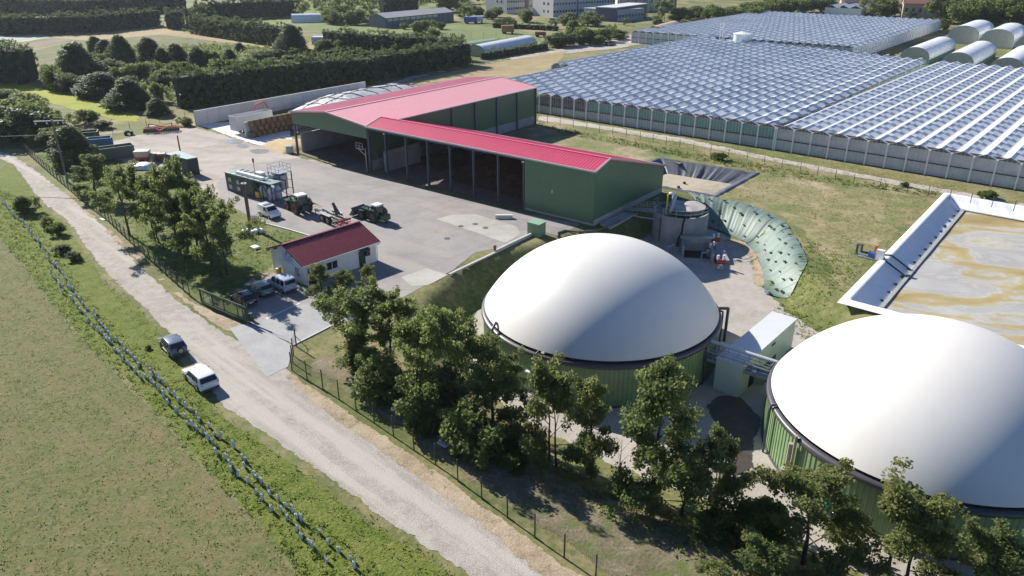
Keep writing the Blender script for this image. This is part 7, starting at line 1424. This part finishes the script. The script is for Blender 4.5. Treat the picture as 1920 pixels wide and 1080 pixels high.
def oldhouse(label, f, r, depth, eh, rh, n):
    a, b = G(*f), G(*r); hd = math.atan2(b.y - a.y, b.x - a.x); L_ = (b - a).length; t = thing('stone_building', label, 'building', (a.x, a.y, 0), hd)
    MB().add([(0, 0, 0), (0, depth, 0), (0, depth, eh), (0, depth / 2, rh), (0, 0, eh), (L_, 0, 0), (L_, depth, 0), (L_, depth, eh), (L_, depth / 2, rh), (L_, 0, eh)], [(0, 1, 2, 3, 4), (9, 8, 7, 6, 5), (1, 6, 7, 2), (0, 4, 9, 5)]).build('wall', paint('old_stone', (.36, .31, .25), .15, .3, .9, 0, .3, 2), t)
    MB().slab([(-.5, -.7, eh - .1), (L_ + .5, -.7, eh - .1), (L_ + .5, depth / 2, rh + .2), (-.5, depth / 2, rh + .2)], .25).slab([(-.5, depth + .7, eh - .1), (L_ + .5, depth + .7, eh - .1), (L_ + .5, depth / 2, rh + .2), (-.5, depth / 2, rh + .2)], .25).build('tiled_roof', paint('red_tiles', (.23, .105, .08), .18, .5, .85, 0, .4, 3), t)
    for k in range(n): MB().box((L_ * (k + .5) / n, -.03, eh * .55), (1.2, .14, 1.9)).build('window', GLASS, t)
oldhouse('long old stone building with a red tiled roof behind the far glasshouse', (1690, 34), (1768, 36), 14, 8, 12, 6); oldhouse('red-roofed building at the top edge left of the old stone one', (1575, 22), (1680, 24), 14, 7, 11, 8); oldhouse('distant red-roofed building at the top above the far glasshouse', (1430, 8), (1560, 12), 14, 7, 11, 8)
a_ = G(1545, 27); t = thing('small_glasshouse', 'small white-roofed glasshouse behind the far glasshouse', 'greenhouse', (a_.x, a_.y, 0), -A39); M_SG = paint('white_glass_roof', (.62, .65, .68), .05, .5, .4)
for k in range(3): MB().slab([(k * 7, 0, 4), (k * 7 + 3.5, 0, 5.6), (k * 7 + 3.5, 26, 5.6), (k * 7, 26, 4)], .1).slab([(k * 7 + 3.5, 0, 5.6), (k * 7 + 7, 0, 4), (k * 7 + 7, 26, 4), (k * 7 + 3.5, 26, 5.6)], .1).build('roof_glass', M_SG, t)
MB().box((10.5, .1, 2), (21, .1, 4)).box((20.9, 13, 2), (.1, 26, 4)).build('wall_glass', M_SCRC, t)
def lorry(label, px, py, L_, H_, m, rz):
    t = thing('box_trailer', label, 'trailer', G(px, py), rz); MB().box((0, 0, .8 + H_ / 2), (L_, 2.5, H_)).build('box_body', m, t)
    for x in (-L_ * .35, -L_ * .2, L_ * .35): MB().tube((x, -1.2, .45), (x, 1.2, .45), .45, 12).build('wheel', RUBBER, t)
lorry('blue box trailer beside the white one beyond the grey-roofed shed', 882, 44, 7, 2.6, BLUE, .1); lorry('white box trailer beside the blue one beyond the grey-roofed shed', 897, 43, 5, 2.8, WHITE, .1)
lorry('tan wagon on the small meadow behind the long white tunnel', 952, 63, 6, 3.0, paint('tan_wagon', (.35, .2, .1), .1, 1, .7), .05); lorry('rusty low wagon on the small meadow left of the bush row', 1013, 69, 5, 1.4, paint('rust_wagon', (.2, .09, .06), .1, 1, .7), .05)
m = MB().lathe([(1.4, 0), (1.4, .5), (1.1, 1.1), (.02, 1.4)], 14); 
tag(MB().box((0, 0, 1.5), (14, 5, 3)).build('blue_white_roof', paint('pale_blue_sheeting', (.45, .52, .66), .08, 1, .5), None, loc=G(618, 82)), 'small pale blue sheeted hut among the garden shrubs', 'hut')
a_ = G(548, 42); t = tunnel('little white tunnel half hidden by bushes at the upper left', (a_.x, a_.y), (a_.x + 16, a_.y + 3), 8, 4.5, M_POLY, 8, M_ENDF)
tag(MB().slab([G(878, 82, 1.2), G(930, 74, 1.2), G(938, 70, 1.2), G(880, 77, 1.2)], .25).build('green_net', paint('teal_net', (.1, .2, .17), .1, 1, .8)), 'flat teal netting beside the long white tunnel', 'netting')
tag(MB().tube((0, 0, 0), (0, 0, up(661, 157, 135)), .09, 6).box((0, 0, up(661, 157, 135)), (.4, .3, .5)).build('lamp_mast', STEEL, None, loc=G(661, 157)), 'thin lamp mast standing by the archway in the windbreak', 'mast')

# ------------------------------------------------------------------ air
m = bpy.data.materials.new('pale_haze'); m.use_nodes = True; N = m.node_tree.nodes; N.remove(N['Principled BSDF']); v = N.new('ShaderNodeVolumePrincipled')
v.inputs['Density'].default_value = .00007; v.inputs['Color'].default_value = (.86, .92, 1, 1); v.inputs['Anisotropy'].default_value = .3
m.node_tree.links.new(v.outputs[0], N['Material Output'].inputs['Volume'])
tag(MB().box((0, 1000, 18), (5000, 3600, 46)).build('haze', m), 'thin pale summer haze over the far fields', 'haze', None, 'stuff')
